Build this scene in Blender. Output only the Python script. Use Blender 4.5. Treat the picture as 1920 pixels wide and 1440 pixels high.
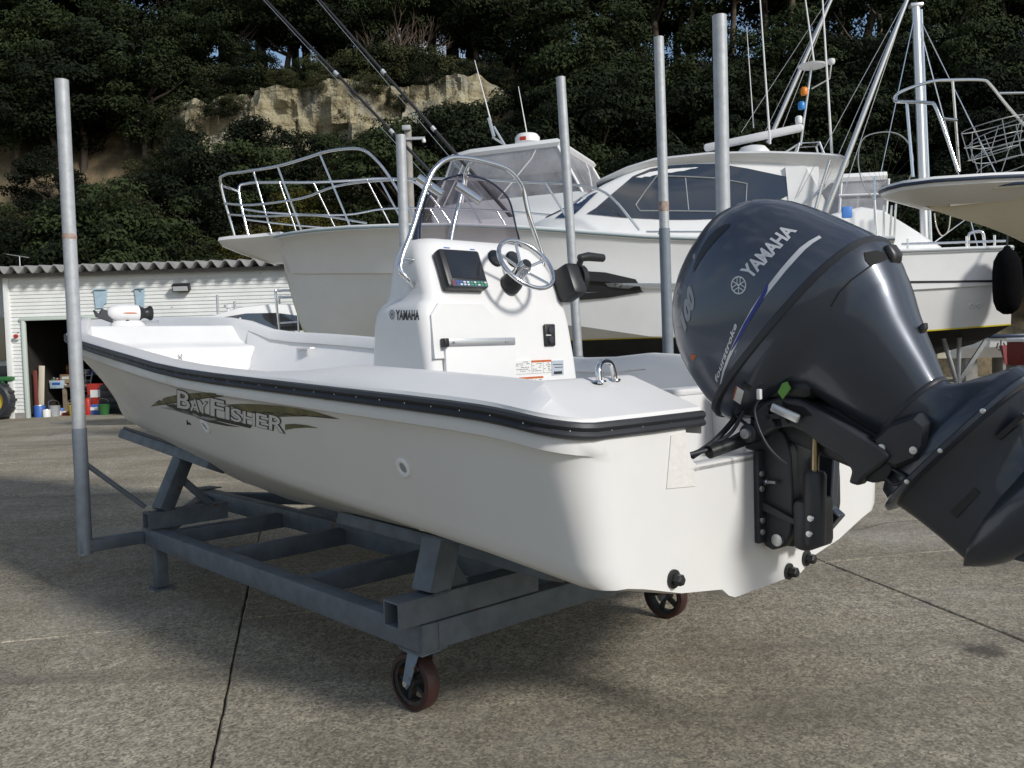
import bpy, bmesh, math, random
import numpy as np
from mathutils import Vector, Matrix
from mathutils.bvhtree import BVHTree

for _o in list(bpy.data.objects):
    bpy.data.objects.remove(_o)
SC = bpy.context.scene
COL = SC.collection
rad = math.radians

# ------------------------------------------------------------------ camera
CAM_H, FOC, PITCH, ROLL = 1.2, 1653.67, 0.0418, 0.0299
FW = Vector((0, math.cos(PITCH), -math.sin(PITCH)))
_r = Vector((1, 0, 0)); _u = _r.cross(FW)
RT = _r * math.cos(ROLL) - _u * math.sin(ROLL)
UP = _u * math.cos(ROLL) + _r * math.sin(ROLL)
camd = bpy.data.cameras.new('camera')
camd.sensor_width = 36.0; camd.sensor_fit = 'HORIZONTAL'
camd.lens = FOC / 1920 * 36.0
camd.clip_start = 0.05; camd.clip_end = 900
cam = bpy.data.objects.new('camera', camd); COL.objects.link(cam)
m = Matrix.Identity(4)
for i in range(3):
    m[i][0] = RT[i]; m[i][1] = UP[i]; m[i][2] = -FW[i]
m[2][3] = CAM_H
cam.matrix_world = m
SC.camera = cam

# ------------------------------------------------------------------ sky, sun, exposure
SUN_AZ = math.atan2(0.74, -0.67)      # direction to the sun, from +Y towards +X
SUN_EL = rad(30)
w = bpy.data.worlds.new('World'); SC.world = w; w.use_nodes = True
nt = w.node_tree; nt.nodes.clear()
sky = nt.nodes.new('ShaderNodeTexSky'); sky.sky_type = 'NISHITA'; sky.sun_disc = False
sky.sun_elevation = SUN_EL; sky.sun_rotation = SUN_AZ
sky.air_density = 1.0; sky.dust_density = 0.6; sky.ozone_density = 1.0
# scattered fair-weather clouds (seen only in window reflections and gaps between the trunks)
tc = nt.nodes.new('ShaderNodeTexCoord')
mp = nt.nodes.new('ShaderNodeMapping'); mp.inputs['Scale'].default_value = (1.0, 1.0, 2.2)
ns = nt.nodes.new('ShaderNodeTexNoise'); ns.inputs['Scale'].default_value = 4.2; ns.inputs['Detail'].default_value = 7
rp = nt.nodes.new('ShaderNodeValToRGB')
rp.color_ramp.elements[0].position = 0.47; rp.color_ramp.elements[1].position = 0.64
mx = nt.nodes.new('ShaderNodeMixRGB'); mx.inputs['Color2'].default_value = (6.0, 6.1, 6.3, 1)
bg = nt.nodes.new('ShaderNodeBackground'); bg.inputs['Strength'].default_value = 0.105
out = nt.nodes.new('ShaderNodeOutputWorld')
L = nt.links.new
L(tc.outputs['Generated'], mp.inputs['Vector']); L(mp.outputs['Vector'], ns.inputs['Vector'])
L(ns.outputs['Fac'], rp.inputs['Fac']); L(rp.outputs['Color'], mx.inputs['Fac'])
L(sky.outputs['Color'], mx.inputs['Color1']); L(mx.outputs['Color'], bg.inputs['Color'])
L(bg.outputs['Background'], out.inputs['Surface'])
sd = bpy.data.lights.new('sun', 'SUN'); sd.energy = 2.9; sd.angle = rad(8); sd.color = (1.0, 0.965, 0.91)
so = bpy.data.objects.new('sun', sd); COL.objects.link(so)
tosun = Vector((math.sin(SUN_AZ) * math.cos(SUN_EL), math.cos(SUN_AZ) * math.cos(SUN_EL), math.sin(SUN_EL)))
so.rotation_euler = tosun.to_track_quat('Z', 'Y').to_euler(); so.location = tosun * 40
SC.view_settings.view_transform = 'Standard'; SC.view_settings.look = 'None'
SC.view_settings.exposure = 0.14; SC.view_settings.gamma = 1.0; SC.view_settings.use_curve_mapping = False
SC.render.engine = 'CYCLES'
SC.cycles.max_bounces = 8; SC.cycles.transparent_max_bounces = 16
SC.cycles.caustics_reflective = False; SC.cycles.caustics_refractive = False


def at(px, py, depth):
    """world point on the sight line of a photo pixel, at that distance ahead"""
    d = FW + RT * ((px - 960) / FOC) - UP * ((py - 720) / FOC)
    t = depth / d.y
    return Vector((d.x * t, d.y * t, CAM_H + d.z * t))


# ------------------------------------------------------------------ materials
MATS = {}


def mat(name, col, rough=0.5, metal=0.0, var=0.0, vscale=6.0, bump=0.0, bscale=60.0, coat=0.0, spec=0.5,
        alpha=1.0, trans=0.0, col2=None, emit=None, ior=1.45, rustlike=None, detail=5.0, coords='Object'):
    if name in MATS:
        return MATS[name]
    mt = bpy.data.materials.new(name); mt.use_nodes = True
    n = mt.node_tree; b = n.nodes['Principled BSDF']
    b.inputs['Base Color'].default_value = (*col, 1)
    b.inputs['Roughness'].default_value = rough
    b.inputs['Metallic'].default_value = metal
    b.inputs['Coat Weight'].default_value = coat
    b.inputs['Coat Roughness'].default_value = 0.08
    b.inputs['Specular IOR Level'].default_value = spec
    b.inputs['Alpha'].default_value = alpha
    b.inputs['Transmission Weight'].default_value = trans
    b.inputs['IOR'].default_value = ior
    if emit:
        b.inputs['Emission Color'].default_value = (*emit, 1); b.inputs['Emission Strength'].default_value = 1.0
    if var > 0 or bump > 0 or rustlike:
        tcn = n.nodes.new('ShaderNodeTexCoord')
    if var > 0:
        no = n.nodes.new('ShaderNodeTexNoise'); no.inputs['Scale'].default_value = vscale
        no.inputs['Detail'].default_value = detail; no.inputs['Roughness'].default_value = 0.62
        n.links.new(tcn.outputs[coords], no.inputs['Vector'])
        cr = n.nodes.new('ShaderNodeValToRGB')
        cr.color_ramp.elements[0].position = 0.3; cr.color_ramp.elements[1].position = 0.72
        c2 = col2 or tuple(c * (1 - var) for c in col)
        cr.color_ramp.elements[0].color = (*c2, 1)
        cr.color_ramp.elements[1].color = (*[min(1, c * (1 + (var * 0.4 if not col2 else 0))) for c in col], 1)
        n.links.new(no.outputs['Fac'], cr.inputs['Fac'])
        last = cr.outputs['Color']
        if rustlike:
            no2 = n.nodes.new('ShaderNodeTexNoise'); no2.inputs['Scale'].default_value = rustlike[1]
            no2.inputs['Detail'].default_value = 8
            n.links.new(tcn.outputs[coords], no2.inputs['Vector'])
            c3 = n.nodes.new('ShaderNodeValToRGB')
            c3.color_ramp.elements[0].position = rustlike[2]; c3.color_ramp.elements[1].position = rustlike[2] + 0.07
            n.links.new(no2.outputs['Fac'], c3.inputs['Fac'])
            mxn = n.nodes.new('ShaderNodeMixRGB'); mxn.inputs['Color2'].default_value = (*rustlike[0], 1)
            n.links.new(c3.outputs['Color'], mxn.inputs['Fac']); n.links.new(last, mxn.inputs['Color1'])
            last = mxn.outputs['Color']
        n.links.new(last, b.inputs['Base Color'])
        mr = n.nodes.new('ShaderNodeMapRange')
        mr.inputs['To Min'].default_value = min(1, rough * 1.2); mr.inputs['To Max'].default_value = rough * 0.85
        n.links.new(no.outputs['Fac'], mr.inputs['Value']); n.links.new(mr.outputs['Result'], b.inputs['Roughness'])
    if bump > 0:
        nb = n.nodes.new('ShaderNodeTexNoise'); nb.inputs['Scale'].default_value = bscale; nb.inputs['Detail'].default_value = 4
        n.links.new(tcn.outputs[coords], nb.inputs['Vector'])
        bp = n.nodes.new('ShaderNodeBump'); bp.inputs['Strength'].default_value = bump; bp.inputs['Distance'].default_value = 0.01
        n.links.new(nb.outputs['Fac'], bp.inputs['Height']); n.links.new(bp.outputs['Normal'], b.inputs['Normal'])
    MATS[name] = mt
    return mt


GEL = mat('white gelcoat', (0.72, 0.714, 0.702), 0.34, var=0.05, vscale=2.2, coat=0.1, rustlike=((0.62, 0.595, 0.54), 2.6, 0.66))
DECKW = mat('white deck moulding', (0.74, 0.738, 0.735), 0.36, var=0.05, vscale=3.0, bump=0.02, bscale=90)
GELB = mat('older white gelcoat', (0.83, 0.832, 0.825), 0.3, var=0.08, vscale=1.4, coat=0.15)
CREAM = mat('cream gelcoat', (0.74, 0.69, 0.56), 0.38, var=0.12, vscale=1.6)
RUBBER = mat('black rubber', (0.028, 0.03, 0.036), 0.48, var=0.25, vscale=9, bump=0.04, bscale=140)
BLACKP = mat('black plastic', (0.02, 0.021, 0.023), 0.38, var=0.2, vscale=20)
DARKP = mat('dark grey engine casting', (0.035, 0.037, 0.043), 0.42, var=0.25, vscale=7, bump=0.03, bscale=160)
COWL = mat('blue grey metallic paint', (0.068, 0.08, 0.108), 0.34, metal=0.5, coat=0.5)
COWLB = mat('blue grey engine paint', (0.048, 0.057, 0.075), 0.34, metal=0.4, coat=0.4, var=0.12, vscale=5)
SILVER = mat('silver graphic', (0.62, 0.63, 0.65), 0.35, metal=0.2)
BLUEG = mat('blue graphic', (0.025, 0.04, 0.24), 0.35)
STEEL = mat('polished stainless', (0.72, 0.73, 0.74), 0.14, metal=1.0)
ALU = mat('brushed aluminium', (0.66, 0.67, 0.68), 0.34, metal=0.85)
GALV = mat('galvanised pipe', (0.43, 0.45, 0.47), 0.55, metal=0.25, var=0.16, vscale=26, rustlike=((0.24, 0.09, 0.03), 9, 0.71))
PAINTG = mat('grey painted steel', (0.125, 0.15, 0.178), 0.55, var=0.3, vscale=11, bump=0.06, bscale=60, rustlike=((0.14, 0.07, 0.04), 13, 0.66))
PAINTP = mat('grey painted pipe', (0.19, 0.22, 0.26), 0.55, var=0.2, vscale=14, rustlike=((0.2, 0.08, 0.03), 9, 0.71))
RUST = mat('rusty band', (0.26, 0.1, 0.04), 0.85, var=0.6, vscale=40, col2=(0.42, 0.4, 0.38))
BOTTOM = mat('black bottom paint', (0.02, 0.021, 0.024), 0.8, var=0.35, vscale=4)
YELLOWL = mat('yellow waterline tape', (0.75, 0.62, 0.04), 0.5)
GREYL = mat('grey stripe', (0.28, 0.30, 0.31), 0.4)
NAVYL = mat('navy stripe', (0.03, 0.045, 0.08), 0.4)
TEALL = mat('grey green rub line', (0.27, 0.34, 0.36), 0.4)
LOGOB = mat('black graphic', (0.022, 0.022, 0.024), 0.4)
GLASS = mat('dark tinted glass', (0.015, 0.018, 0.024), 0.03, spec=1.0, ior=1.6, coat=1.0)
GLASSB = mat('blue tinted glass', (0.012, 0.03, 0.075), 0.04, spec=0.9, ior=1.6, coat=0.6)
WOOD = mat('weathered timber', (0.27, 0.22, 0.16), 0.8, var=0.35, vscale=9, bump=0.15, bscale=40)
CONCR = mat('grey concrete block', (0.3, 0.29, 0.27), 0.9, var=0.2, vscale=8, bump=0.2, bscale=40)
LETTER = mat('dark lettering', (0.03, 0.032, 0.036), 0.45)
WHITEP = mat('white plastic', (0.7, 0.7, 0.7), 0.4)
STICK = mat('white sticker', (0.72, 0.72, 0.70), 0.5)
REDP = mat('red paint', (0.42, 0.03, 0.02), 0.45)
ORANGE = mat('orange print', (0.5, 0.12, 0.03), 0.5)
POLYU = mat('brown polyurethane tyre', (0.05, 0.021, 0.019), 0.5, var=0.3, vscale=20)
IRON = mat('dark cast wheel', (0.03, 0.03, 0.032), 0.6, var=0.4, vscale=20, rustlike=((0.13, 0.06, 0.03), 15, 0.6))
FORKB = mat('blue zinc caster fork', (0.22, 0.31, 0.42), 0.4, metal=0.5, var=0.2, vscale=14, rustlike=((0.22, 0.1, 0.04), 22, 0.55))


def clear_sheet(name, col, dens, rough=0.06):
    mt = bpy.data.materials.new(name); mt.use_nodes = True
    n = mt.node_tree; n.nodes.clear()
    o = n.nodes.new('ShaderNodeOutputMaterial'); mixs = n.nodes.new('ShaderNodeMixShader')
    tr = n.nodes.new('ShaderNodeBsdfTransparent'); b = n.nodes.new('ShaderNodeBsdfPrincipled')
    tr.inputs['Color'].default_value = (*col, 1)
    b.inputs['Base Color'].default_value = (0.5, 0.5, 0.53, 1); b.inputs['Roughness'].default_value = rough
    tcn = n.nodes.new('ShaderNodeTexCoord'); no = n.nodes.new('ShaderNodeTexNoise'); no.inputs['Scale'].default_value = 3.5
    no.inputs['Detail'].default_value = 5
    mr = n.nodes.new('ShaderNodeMapRange'); mr.inputs['From Min'].default_value = 0.3; mr.inputs['From Max'].default_value = 0.75
    mr.inputs['To Min'].default_value = dens * 0.6; mr.inputs['To Max'].default_value = dens * 1.5
    n.links.new(tcn.outputs['Object'], no.inputs['Vector']); n.links.new(no.outputs['Fac'], mr.inputs['Value'])
    n.links.new(mr.outputs['Result'], mixs.inputs['Fac'])
    n.links.new(tr.outputs[0], mixs.inputs[1]); n.links.new(b.outputs[0], mixs.inputs[2]); n.links.new(mixs.outputs[0], o.inputs['Surface'])
    return mt


SMOKED = clear_sheet('smoked acrylic', (0.63, 0.58, 0.63), 0.10, 0.05)
VINYL = clear_sheet('clear vinyl sheet', (0.8, 0.81, 0.85), 0.42, 0.3)


# ------------------------------------------------------------------ mesh helpers
def V(*a):
    return Vector(a)


def lerp(a, b, t):
    return a + (b - a) * t


def interp(x, xs, ys):
    if x <= xs[0]: return ys[0]
    for i in range(1, len(xs)):
        if x <= xs[i]:
            t = (x - xs[i - 1]) / (xs[i] - xs[i - 1])
            return ys[i - 1] + (ys[i] - ys[i - 1]) * t
    return ys[-1]


def smooth_curve(x, xs, ys):
    """monotone cubic (Fritsch-Carlson) through the knots"""
    n = len(xs)
    if x <= xs[0]: return ys[0]
    if x >= xs[-1]: return ys[-1]
    d = [(ys[i + 1] - ys[i]) / (xs[i + 1] - xs[i]) for i in range(n - 1)]
    mm = [d[0]] + [0 if d[i - 1] * d[i] <= 0 else 2 * d[i - 1] * d[i] / (d[i - 1] + d[i]) for i in range(1, n - 1)] + [d[-1]]
    for i in range(n - 1):
        if x <= xs[i + 1]:
            h = xs[i + 1] - xs[i]; t = (x - xs[i]) / h
            return ((2 * t**3 - 3 * t**2 + 1) * ys[i] + (t**3 - 2 * t**2 + t) * h * mm[i]
                    + (-2 * t**3 + 3 * t**2) * ys[i + 1] + (t**3 - t**2) * h * mm[i + 1])


def catmull(pts, n=6, closed=False):
    pts = [Vector(p) for p in pts]; res = []; N = len(pts)
    rng = range(N if closed else N - 1)
    for i in rng:
        if closed:
            p0, p1, p2, p3 = pts[(i - 1) % N], pts[i], pts[(i + 1) % N], pts[(i + 2) % N]
        else:
            p1, p2 = pts[i], pts[i + 1]
            p0 = pts[i - 1] if i > 0 else p1 * 2 - p2
            p3 = pts[i + 2] if i + 2 < N else p2 * 2 - p1
        for k in range(n):
            t = k / n
            res.append(0.5 * ((2 * p1) + (p2 - p0) * t + (2 * p0 - 5 * p1 + 4 * p2 - p3) * t * t + (-p0 + 3 * p1 - 3 * p2 + p3) * t**3))
    if not closed:
        res.append(pts[-1])
    return res


class MB:
    def __init__(s):
        s.v = []; s.f = []

    def add(s, vs, fs):
        o = len(s.v); s.v += [Vector(v) for v in vs]; s.f += [tuple(i + o for i in f) for f in fs]
        return s

    def box(s, c, size, rot=None, bevel=0.0):
        c = Vector(c); hx, hy, hz = size[0] / 2, size[1] / 2, size[2] / 2
        M = rot if rot is not None else Matrix.Identity(3)
        if bevel > 0:
            b = min(bevel, hx * .9, hy * .9, hz * .9); vs = []; 
            bm = bmesh.new(); bmesh.ops.create_cube(bm, size=1.0)
            for vv in bm.verts: vv.co = Vector((vv.co.x * 2 * hx, vv.co.y * 2 * hy, vv.co.z * 2 * hz))
            bmesh.ops.bevel(bm, geom=bm.edges[:] + bm.verts[:], offset=b, segments=2, affect='EDGES', profile=0.5)
            bm.verts.index_update()
            s.add([c + M @ vv.co for vv in bm.verts], [[q.index for q in f.verts] for f in bm.faces]); bm.free()
            return s
        vs = [c + M @ Vector((x * hx, y * hy, z * hz)) for x in (-1, 1) for y in (-1, 1) for z in (-1, 1)]
        return s.add(vs, [(0, 1, 3, 2), (4, 6, 7, 5), (0, 4, 5, 1), (2, 3, 7, 6), (0, 2, 6, 4), (1, 5, 7, 3)])

    def bar(s, a, b, wd, ht, up=(0, 0, 1), bevel=0.0, hollow=0.0):
        a, b = Vector(a), Vector(b); d = (b - a); Lg = d.length; d.normalize()
        sd = d.cross(Vector(up)); sd.normalize(); uu = sd.cross(d)
        M = Matrix((d, sd, uu)).transposed()
        if hollow > 0:
            t = hollow
            s.box((a + b) / 2 + uu * (ht / 2 - t / 2), (Lg, wd, t), M); s.box((a + b) / 2 - uu * (ht / 2 - t / 2), (Lg, wd, t), M)
            s.box((a + b) / 2 + sd * (wd / 2 - t / 2), (Lg, t, ht - 2 * t - .0004), M); s.box((a + b) / 2 - sd * (wd / 2 - t / 2), (Lg, t, ht - 2 * t - .0004), M)
            return s
        return s.box((a + b) / 2, (Lg, wd, ht), M, bevel)

    def tube(s, pts, r, seg=8, closed=False, cap=True):
        pts = [Vector(p) for p in pts]; n = len(pts)
        rs = r if isinstance(r, (list, tuple)) else [r] * n
        prev = None; rings = []
        for i in range(n):
            if closed: t = pts[(i + 1) % n] - pts[i - 1]
            else: t = pts[min(i + 1, n - 1)] - pts[max(i - 1, 0)]
            if t.length < 1e-9: t = Vector((0, 0, 1))
            t.normalize()
            if prev is None:
                a = Vector((0, 0, 1)) if abs(t.z) < .9 else Vector((1, 0, 0))
                x = t.cross(a).normalized()
            else:
                x = prev - t * prev.dot(t)
                x = x.normalized() if x.length > 1e-6 else t.cross(Vector((1, 0, 0))).normalized()
            prev = x; y = t.cross(x)
            rings.append([pts[i] + (x * math.cos(2 * math.pi * k / seg) + y * math.sin(2 * math.pi * k / seg)) * rs[i] for k in range(seg)])
        return s.loft(rings, closed_ring=True, cap=cap and not closed, wrap=closed)

    def loft(s, rings, closed_ring=True, cap=False, wrap=False):
        m_ = len(rings[0]); vs = [p for r in rings for p in r]; fs = []
        R = len(rings)
        for i in range(R if wrap else R - 1):
            j = (i + 1) % R
            for k in range(m_ if closed_ring else m_ - 1):
                l = (k + 1) % m_
                fs.append((i * m_ + k, i * m_ + l, j * m_ + l, j * m_ + k))
        if cap:
            fs.append(tuple(range(m_))[::-1]); fs.append(tuple((R - 1) * m_ + k for k in range(m_)))
        return s.add(vs, fs)

    def lathe(s, prof, c=(0, 0, 0), axis=(0, 0, 1), seg=20, cap=True):
        ax = Vector(axis).normalized(); a = Vector((0, 0, 1)) if abs(ax.z) < .9 else Vector((1, 0, 0))
        x = ax.cross(a).normalized(); y = ax.cross(x); c = Vector(c)
        rings = [[c + ax * h + (x * math.cos(2 * math.pi * k / seg) + y * math.sin(2 * math.pi * k / seg)) * max(r, 1e-4) for k in range(seg)] for r, h in prof]
        return s.loft(rings, True, cap)

    def prism(s, poly, fn, d0, d1):
        """poly: 2-D outline; fn(u, v, w) -> point; extruded from w=d0 to w=d1"""
        n = len(poly)
        vs = [fn(u, v_, d0) for u, v_ in poly] + [fn(u, v_, d1) for u, v_ in poly]
        fs = [tuple(range(n))[::-1], tuple(range(n, 2 * n))] + [(i, (i + 1) % n, n + (i + 1) % n, n + i) for i in range(n)]
        return s.add(vs, fs)

    def poly(s, pts):
        return s.add(pts, [tuple(range(len(pts)))])

    def ball(s, c, r, seg=12, ring=8, sc=(1, 1, 1)):
        c = Vector(c)
        rings = [[c + Vector((math.sin(math.pi * i / ring) * math.cos(2 * math.pi * k / seg) * sc[0], math.sin(math.pi * i / ring) * math.sin(2 * math.pi * k / seg) * sc[1], math.cos(math.pi * i / ring) * sc[2])) * r for k in range(seg)] for i in range(ring + 1)]
        return s.loft(rings, True)

    def xf(s, M):
        s.v = [M @ v for v in s.v]; return s

    def mirror_y(s):
        n = len(s.v); s.v += [Vector((v.x, -v.y, v.z)) for v in s.v]; s.f += [tuple(i + n for i in f[::-1]) for f in s.f]
        return s

    def mesh(s, name, ang=35, merge=True):
        me = bpy.data.meshes.new(name)
        bm = bmesh.new()
        vs = [bm.verts.new(v) for v in s.v]
        for f in s.f:
            g = []
            for i in f:
                if not g or vs[i] is not g[-1]: g.append(vs[i])
            if len(set(g)) < 3: continue
            try: bm.faces.new(g)
            except ValueError: pass
        if merge: bmesh.ops.remove_doubles(bm, verts=bm.verts, dist=2e-5)
        big = [f for f in bm.faces if len(f.verts) > 4]
        if big: bmesh.ops.triangulate(bm, faces=big)
        bmesh.ops.recalc_face_normals(bm, faces=bm.faces)
        bm.to_mesh(me); bm.free()
        if ang:
            me.polygons.foreach_set('use_smooth', [True] * len(me.polygons))
            me.set_sharp_from_angle(angle=rad(ang))
        return me

    def build(s, name, material, parent=None, ang=35, label=None, kind=None, merge=True):
        me = s.mesh(name, ang, merge); me.materials.append(material)
        return obj(name, me, parent, label, kind)

    def bvh(s):
        return BVHTree.FromPolygons([tuple(v) for v in s.v], s.f)


def obj(name, me, parent=None, label=None, kind=None):
    o = bpy.data.objects.new(name, me); COL.objects.link(o)
    if parent is not None: o.parent = parent
    if label: o['label'] = label
    if kind: o['kind'] = kind
    return o


def thing(name, label, cat, loc=(0, 0, 0), rz=0.0, group=None):
    o = bpy.data.objects.new(name, None); COL.objects.link(o)
    o.empty_display_size = 0.2
    o.location = loc; o.rotation_euler = (0, 0, rz)
    o['label'] = label; o['category'] = cat
    if group: o['group'] = group
    return o


def tag(o, label, cat, group=None):
    o['label'] = label; o['category'] = cat
    if group: o['group'] = group
    return o


def dup(root, loc, rz, label=None, scale=None):
    r = root.copy(); COL.objects.link(r); r.location = loc; r.rotation_euler = (root.rotation_euler[0], root.rotation_euler[1], rz)
    if scale: r.scale = scale if isinstance(scale, (tuple, list, Vector)) else (scale,) * 3
    if label: r['label'] = label
    for ch in list(root.children):
        c = ch.copy(); COL.objects.link(c); c.parent = r
        for g in list(ch.children):
            d = g.copy(); COL.objects.link(d); d.parent = c
    return r


def text2d(body, size=1.0, bold=0.0, shear=0.0, cx=1.0, spacing=1.0, cuts=0):
    """flat lettering as ([(u, v)], faces), left baseline at the origin"""
    cu = bpy.data.curves.new('lettering', 'FONT'); cu.body = body; cu.size = size; cu.offset = bold; cu.shear = shear
    cu.space_character = spacing; cu.resolution_u = 3
    o = bpy.data.objects.new('lettering', cu); COL.objects.link(o)
    bpy.context.view_layer.update()
    dg = bpy.context.evaluated_depsgraph_get()
    me = bpy.data.meshes.new_from_object(o.evaluated_get(dg))
    bm = bmesh.new(); bm.from_mesh(me)
    bmesh.ops.triangulate(bm, faces=bm.faces)
    if cuts: bmesh.ops.subdivide_edges(bm, edges=bm.edges[:], cuts=cuts, use_grid_fill=False); bmesh.ops.triangulate(bm, faces=bm.faces)
    bm.verts.index_update()
    vs = [(v.co.x * cx, v.co.y) for v in bm.verts]; fs = [tuple(q.index for q in f.verts) for f in bm.faces]
    bm.free(); bpy.data.objects.remove(o); bpy.data.meshes.remove(me)
    return vs, fs


def grid_poly(poly, step):
    """2-D polygon -> triangles fine enough to lie on a curved surface"""
    bm = bmesh.new(); vs = [bm.verts.new((u, v_, 0)) for u, v_ in poly]; f = bm.faces.new(vs)
    bmesh.ops.triangulate(bm, faces=[f])
    for _ in range(5):
        es = [e for e in bm.edges if e.calc_length() > step]
        if not es: break
        bmesh.ops.subdivide_edges(bm, edges=es, cuts=1); bmesh.ops.triangulate(bm, faces=bm.faces)
    bm.verts.index_update()
    r = ([(v.co.x, v.co.y) for v in bm.verts], [tuple(q.index for q in f.verts) for f in bm.faces]); bm.free()
    return r


def lay(flat, fn, mbx=None):
    mbx = mbx or MB(); vs, fs = flat
    return mbx.add([fn(u, v_) for u, v_ in vs], fs)
# ------------------------------------------------------------------ ground: cast concrete yard in big slabs
def concrete_mat():
    mt = bpy.data.materials.new('worn concrete'); mt.use_nodes = True
    n = mt.node_tree; b = n.nodes['Principled BSDF']; l = n.links.new
    geo = n.nodes.new('ShaderNodeNewGeometry')
    def noise(sc, det=4, ro=0.6):
        t = n.nodes.new('ShaderNodeTexNoise'); t.inputs['Scale'].default_value = sc; t.inputs['Detail'].default_value = det
        t.inputs['Roughness'].default_value = ro; l(geo.outputs['Position'], t.inputs['Vector']); return t.outputs['Fac']
    def ramp(f, p0, c0, p1, c1):
        r = n.nodes.new('ShaderNodeValToRGB'); r.color_ramp.elements[0].position = p0; r.color_ramp.elements[1].position = p1
        r.color_ramp.elements[0].color = (*c0, 1); r.color_ramp.elements[1].color = (*c1, 1); l(f, r.inputs['Fac']); return r.outputs['Color']
    def mix(f, a, c, mode='MIX', fac=None):
        x = n.nodes.new('ShaderNodeMixRGB'); x.blend_type = mode
        if fac is None: l(f, x.inputs['Fac'])
        else: x.inputs['Fac'].default_value = fac
        for s, v in (('Color1', a), ('Color2', c)):
            if isinstance(v, tuple): x.inputs[s].default_value = (*v, 1)
            else: l(v, x.inputs[s])
        return x.outputs['Color']
    base = ramp(noise(0.9, 6), 0.3, (0.25, 0.228, 0.188), 0.7, (0.41, 0.385, 0.33))
    oi = n.nodes.new('ShaderNodeObjectInfo')
    base = mix(None, base, ramp(oi.outputs['Random'], 0.0, (0.86, 0.86, 0.86), 1.0, (1.1, 1.09, 1.07)), 'MULTIPLY', 1.0)
    # exposed aggregate: small stones, light and dark
    vo = n.nodes.new('ShaderNodeTexVoronoi'); vo.inputs['Scale'].default_value = 120; l(geo.outputs['Position'], vo.inputs['Vector'])
    vr = n.nodes.new('ShaderNodeRGBToBW'); l(vo.outputs['Color'], vr.inputs['Color'])
    agg = ramp(vr.outputs['Val'], 0.1, (0.42, 0.41, 0.39), 0.95, (1.6, 1.56, 1.46))
    base = mix(None, base, agg, 'MULTIPLY', 0.9)
    vo2 = n.nodes.new('ShaderNodeTexVoronoi'); vo2.inputs['Scale'].default_value = 34; l(geo.outputs['Position'], vo2.inputs['Vector'])
    vr2 = n.nodes.new('ShaderNodeRGBToBW'); l(vo2.outputs['Color'], vr2.inputs['Color'])
    base = mix(None, base, ramp(vr2.outputs['Val'], 0.2, (0.8, 0.79, 0.78), 0.8, (1.14, 1.13, 1.1)), 'MULTIPLY', 0.8)
    base = mix(None, base, ramp(noise(210, 3, 0.7), 0.3, (0.6, 0.6, 0.6), 0.75, (1.3, 1.28, 1.24)), 'MULTIPLY', 0.75)
    dk = ramp(noise(26, 5, 0.7), 0.56, (0, 0, 0), 0.72, (1, 1, 1))
    base = mix(dk, base, (0.13, 0.115, 0.09))
    # damp brown streaks and rusty patches
    st = n.nodes.new('ShaderNodeMapping'); st.inputs['Scale'].default_value = (0.7, 2.6, 1); st.inputs['Rotation'].default_value = (0, 0, 0.5)
    l(geo.outputs['Position'], st.inputs['Vector'])
    sn = n.nodes.new('ShaderNodeTexNoise'); sn.inputs['Scale'].default_value = 0.55; sn.inputs['Detail'].default_value = 7; l(st.outputs['Vector'], sn.inputs['Vector'])
    base = mix(ramp(sn.outputs['Fac'], 0.46, (0, 0, 0), 0.74, (0.6, 0.6, 0.6)), base, (0.13, 0.115, 0.09))
    base = mix(ramp(noise(1.7, 8, 0.7), 0.60, (0, 0, 0), 0.74, (0.55, 0.55, 0.55)), base, (0.22, 0.13, 0.06))
    pale = ramp(noise(0.6, 5), 0.55, (0, 0, 0), 0.75, (0.5, 0.5, 0.5))
    base = mix(pale, base, (0.42, 0.41, 0.385))
    # hairline cracks
    dn = n.nodes.new('ShaderNodeTexNoise'); dn.inputs['Scale'].default_value = 2.2; dn.inputs['Detail'].default_value = 6; l(geo.outputs['Position'], dn.inputs['Vector'])
    va = n.nodes.new('ShaderNodeVectorMath'); va.operation = 'MULTIPLY_ADD'; l(dn.outputs['Color'], va.inputs[0]); va.inputs[1].default_value = (.5, .5, 0); l(geo.outputs['Position'], va.inputs[2])
    ve = n.nodes.new('ShaderNodeTexVoronoi'); ve.feature = 'DISTANCE_TO_EDGE'; ve.inputs['Scale'].default_value = 0.42; l(va.outputs['Vector'], ve.inputs['Vector'])
    ckm = ramp(ve.outputs['Distance'], 0.0008, (1, 1, 1), 0.0030, (0, 0, 0))
    ckf = mix(None, ckm, ramp(noise(0.5, 2), 0.5, (0, 0, 0), 0.56, (0.8, 0.8, 0.8)), 'MULTIPLY', 1.0)
    base = mix(ckf, base, (0.06, 0.052, 0.04))
    # dark tyre scuffs, long and faint
    tm_ = n.nodes.new('ShaderNodeMapping'); tm_.inputs['Rotation'].default_value = (0, 0, -0.62); tm_.inputs['Scale'].default_value = (0.16, 3.2, 1); l(geo.outputs['Position'], tm_.inputs['Vector'])
    tn = n.nodes.new('ShaderNodeTexNoise'); tn.inputs['Scale'].default_value = 1.1; tn.inputs['Detail'].default_value = 5; l(tm_.outputs['Vector'], tn.inputs['Vector'])
    base = mix(ramp(tn.outputs['Fac'], 0.56, (0, 0, 0), 0.70, (0.42, 0.42, 0.42)), base, (0.11, 0.10, 0.085))
    # one oil stain by the stern
    sp = n.nodes.new('ShaderNodeVectorMath'); sp.operation = 'DISTANCE'; l(geo.outputs['Position'], sp.inputs[0]); sp.inputs[1].default_value = (1.75, 3.29, 0)
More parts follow.
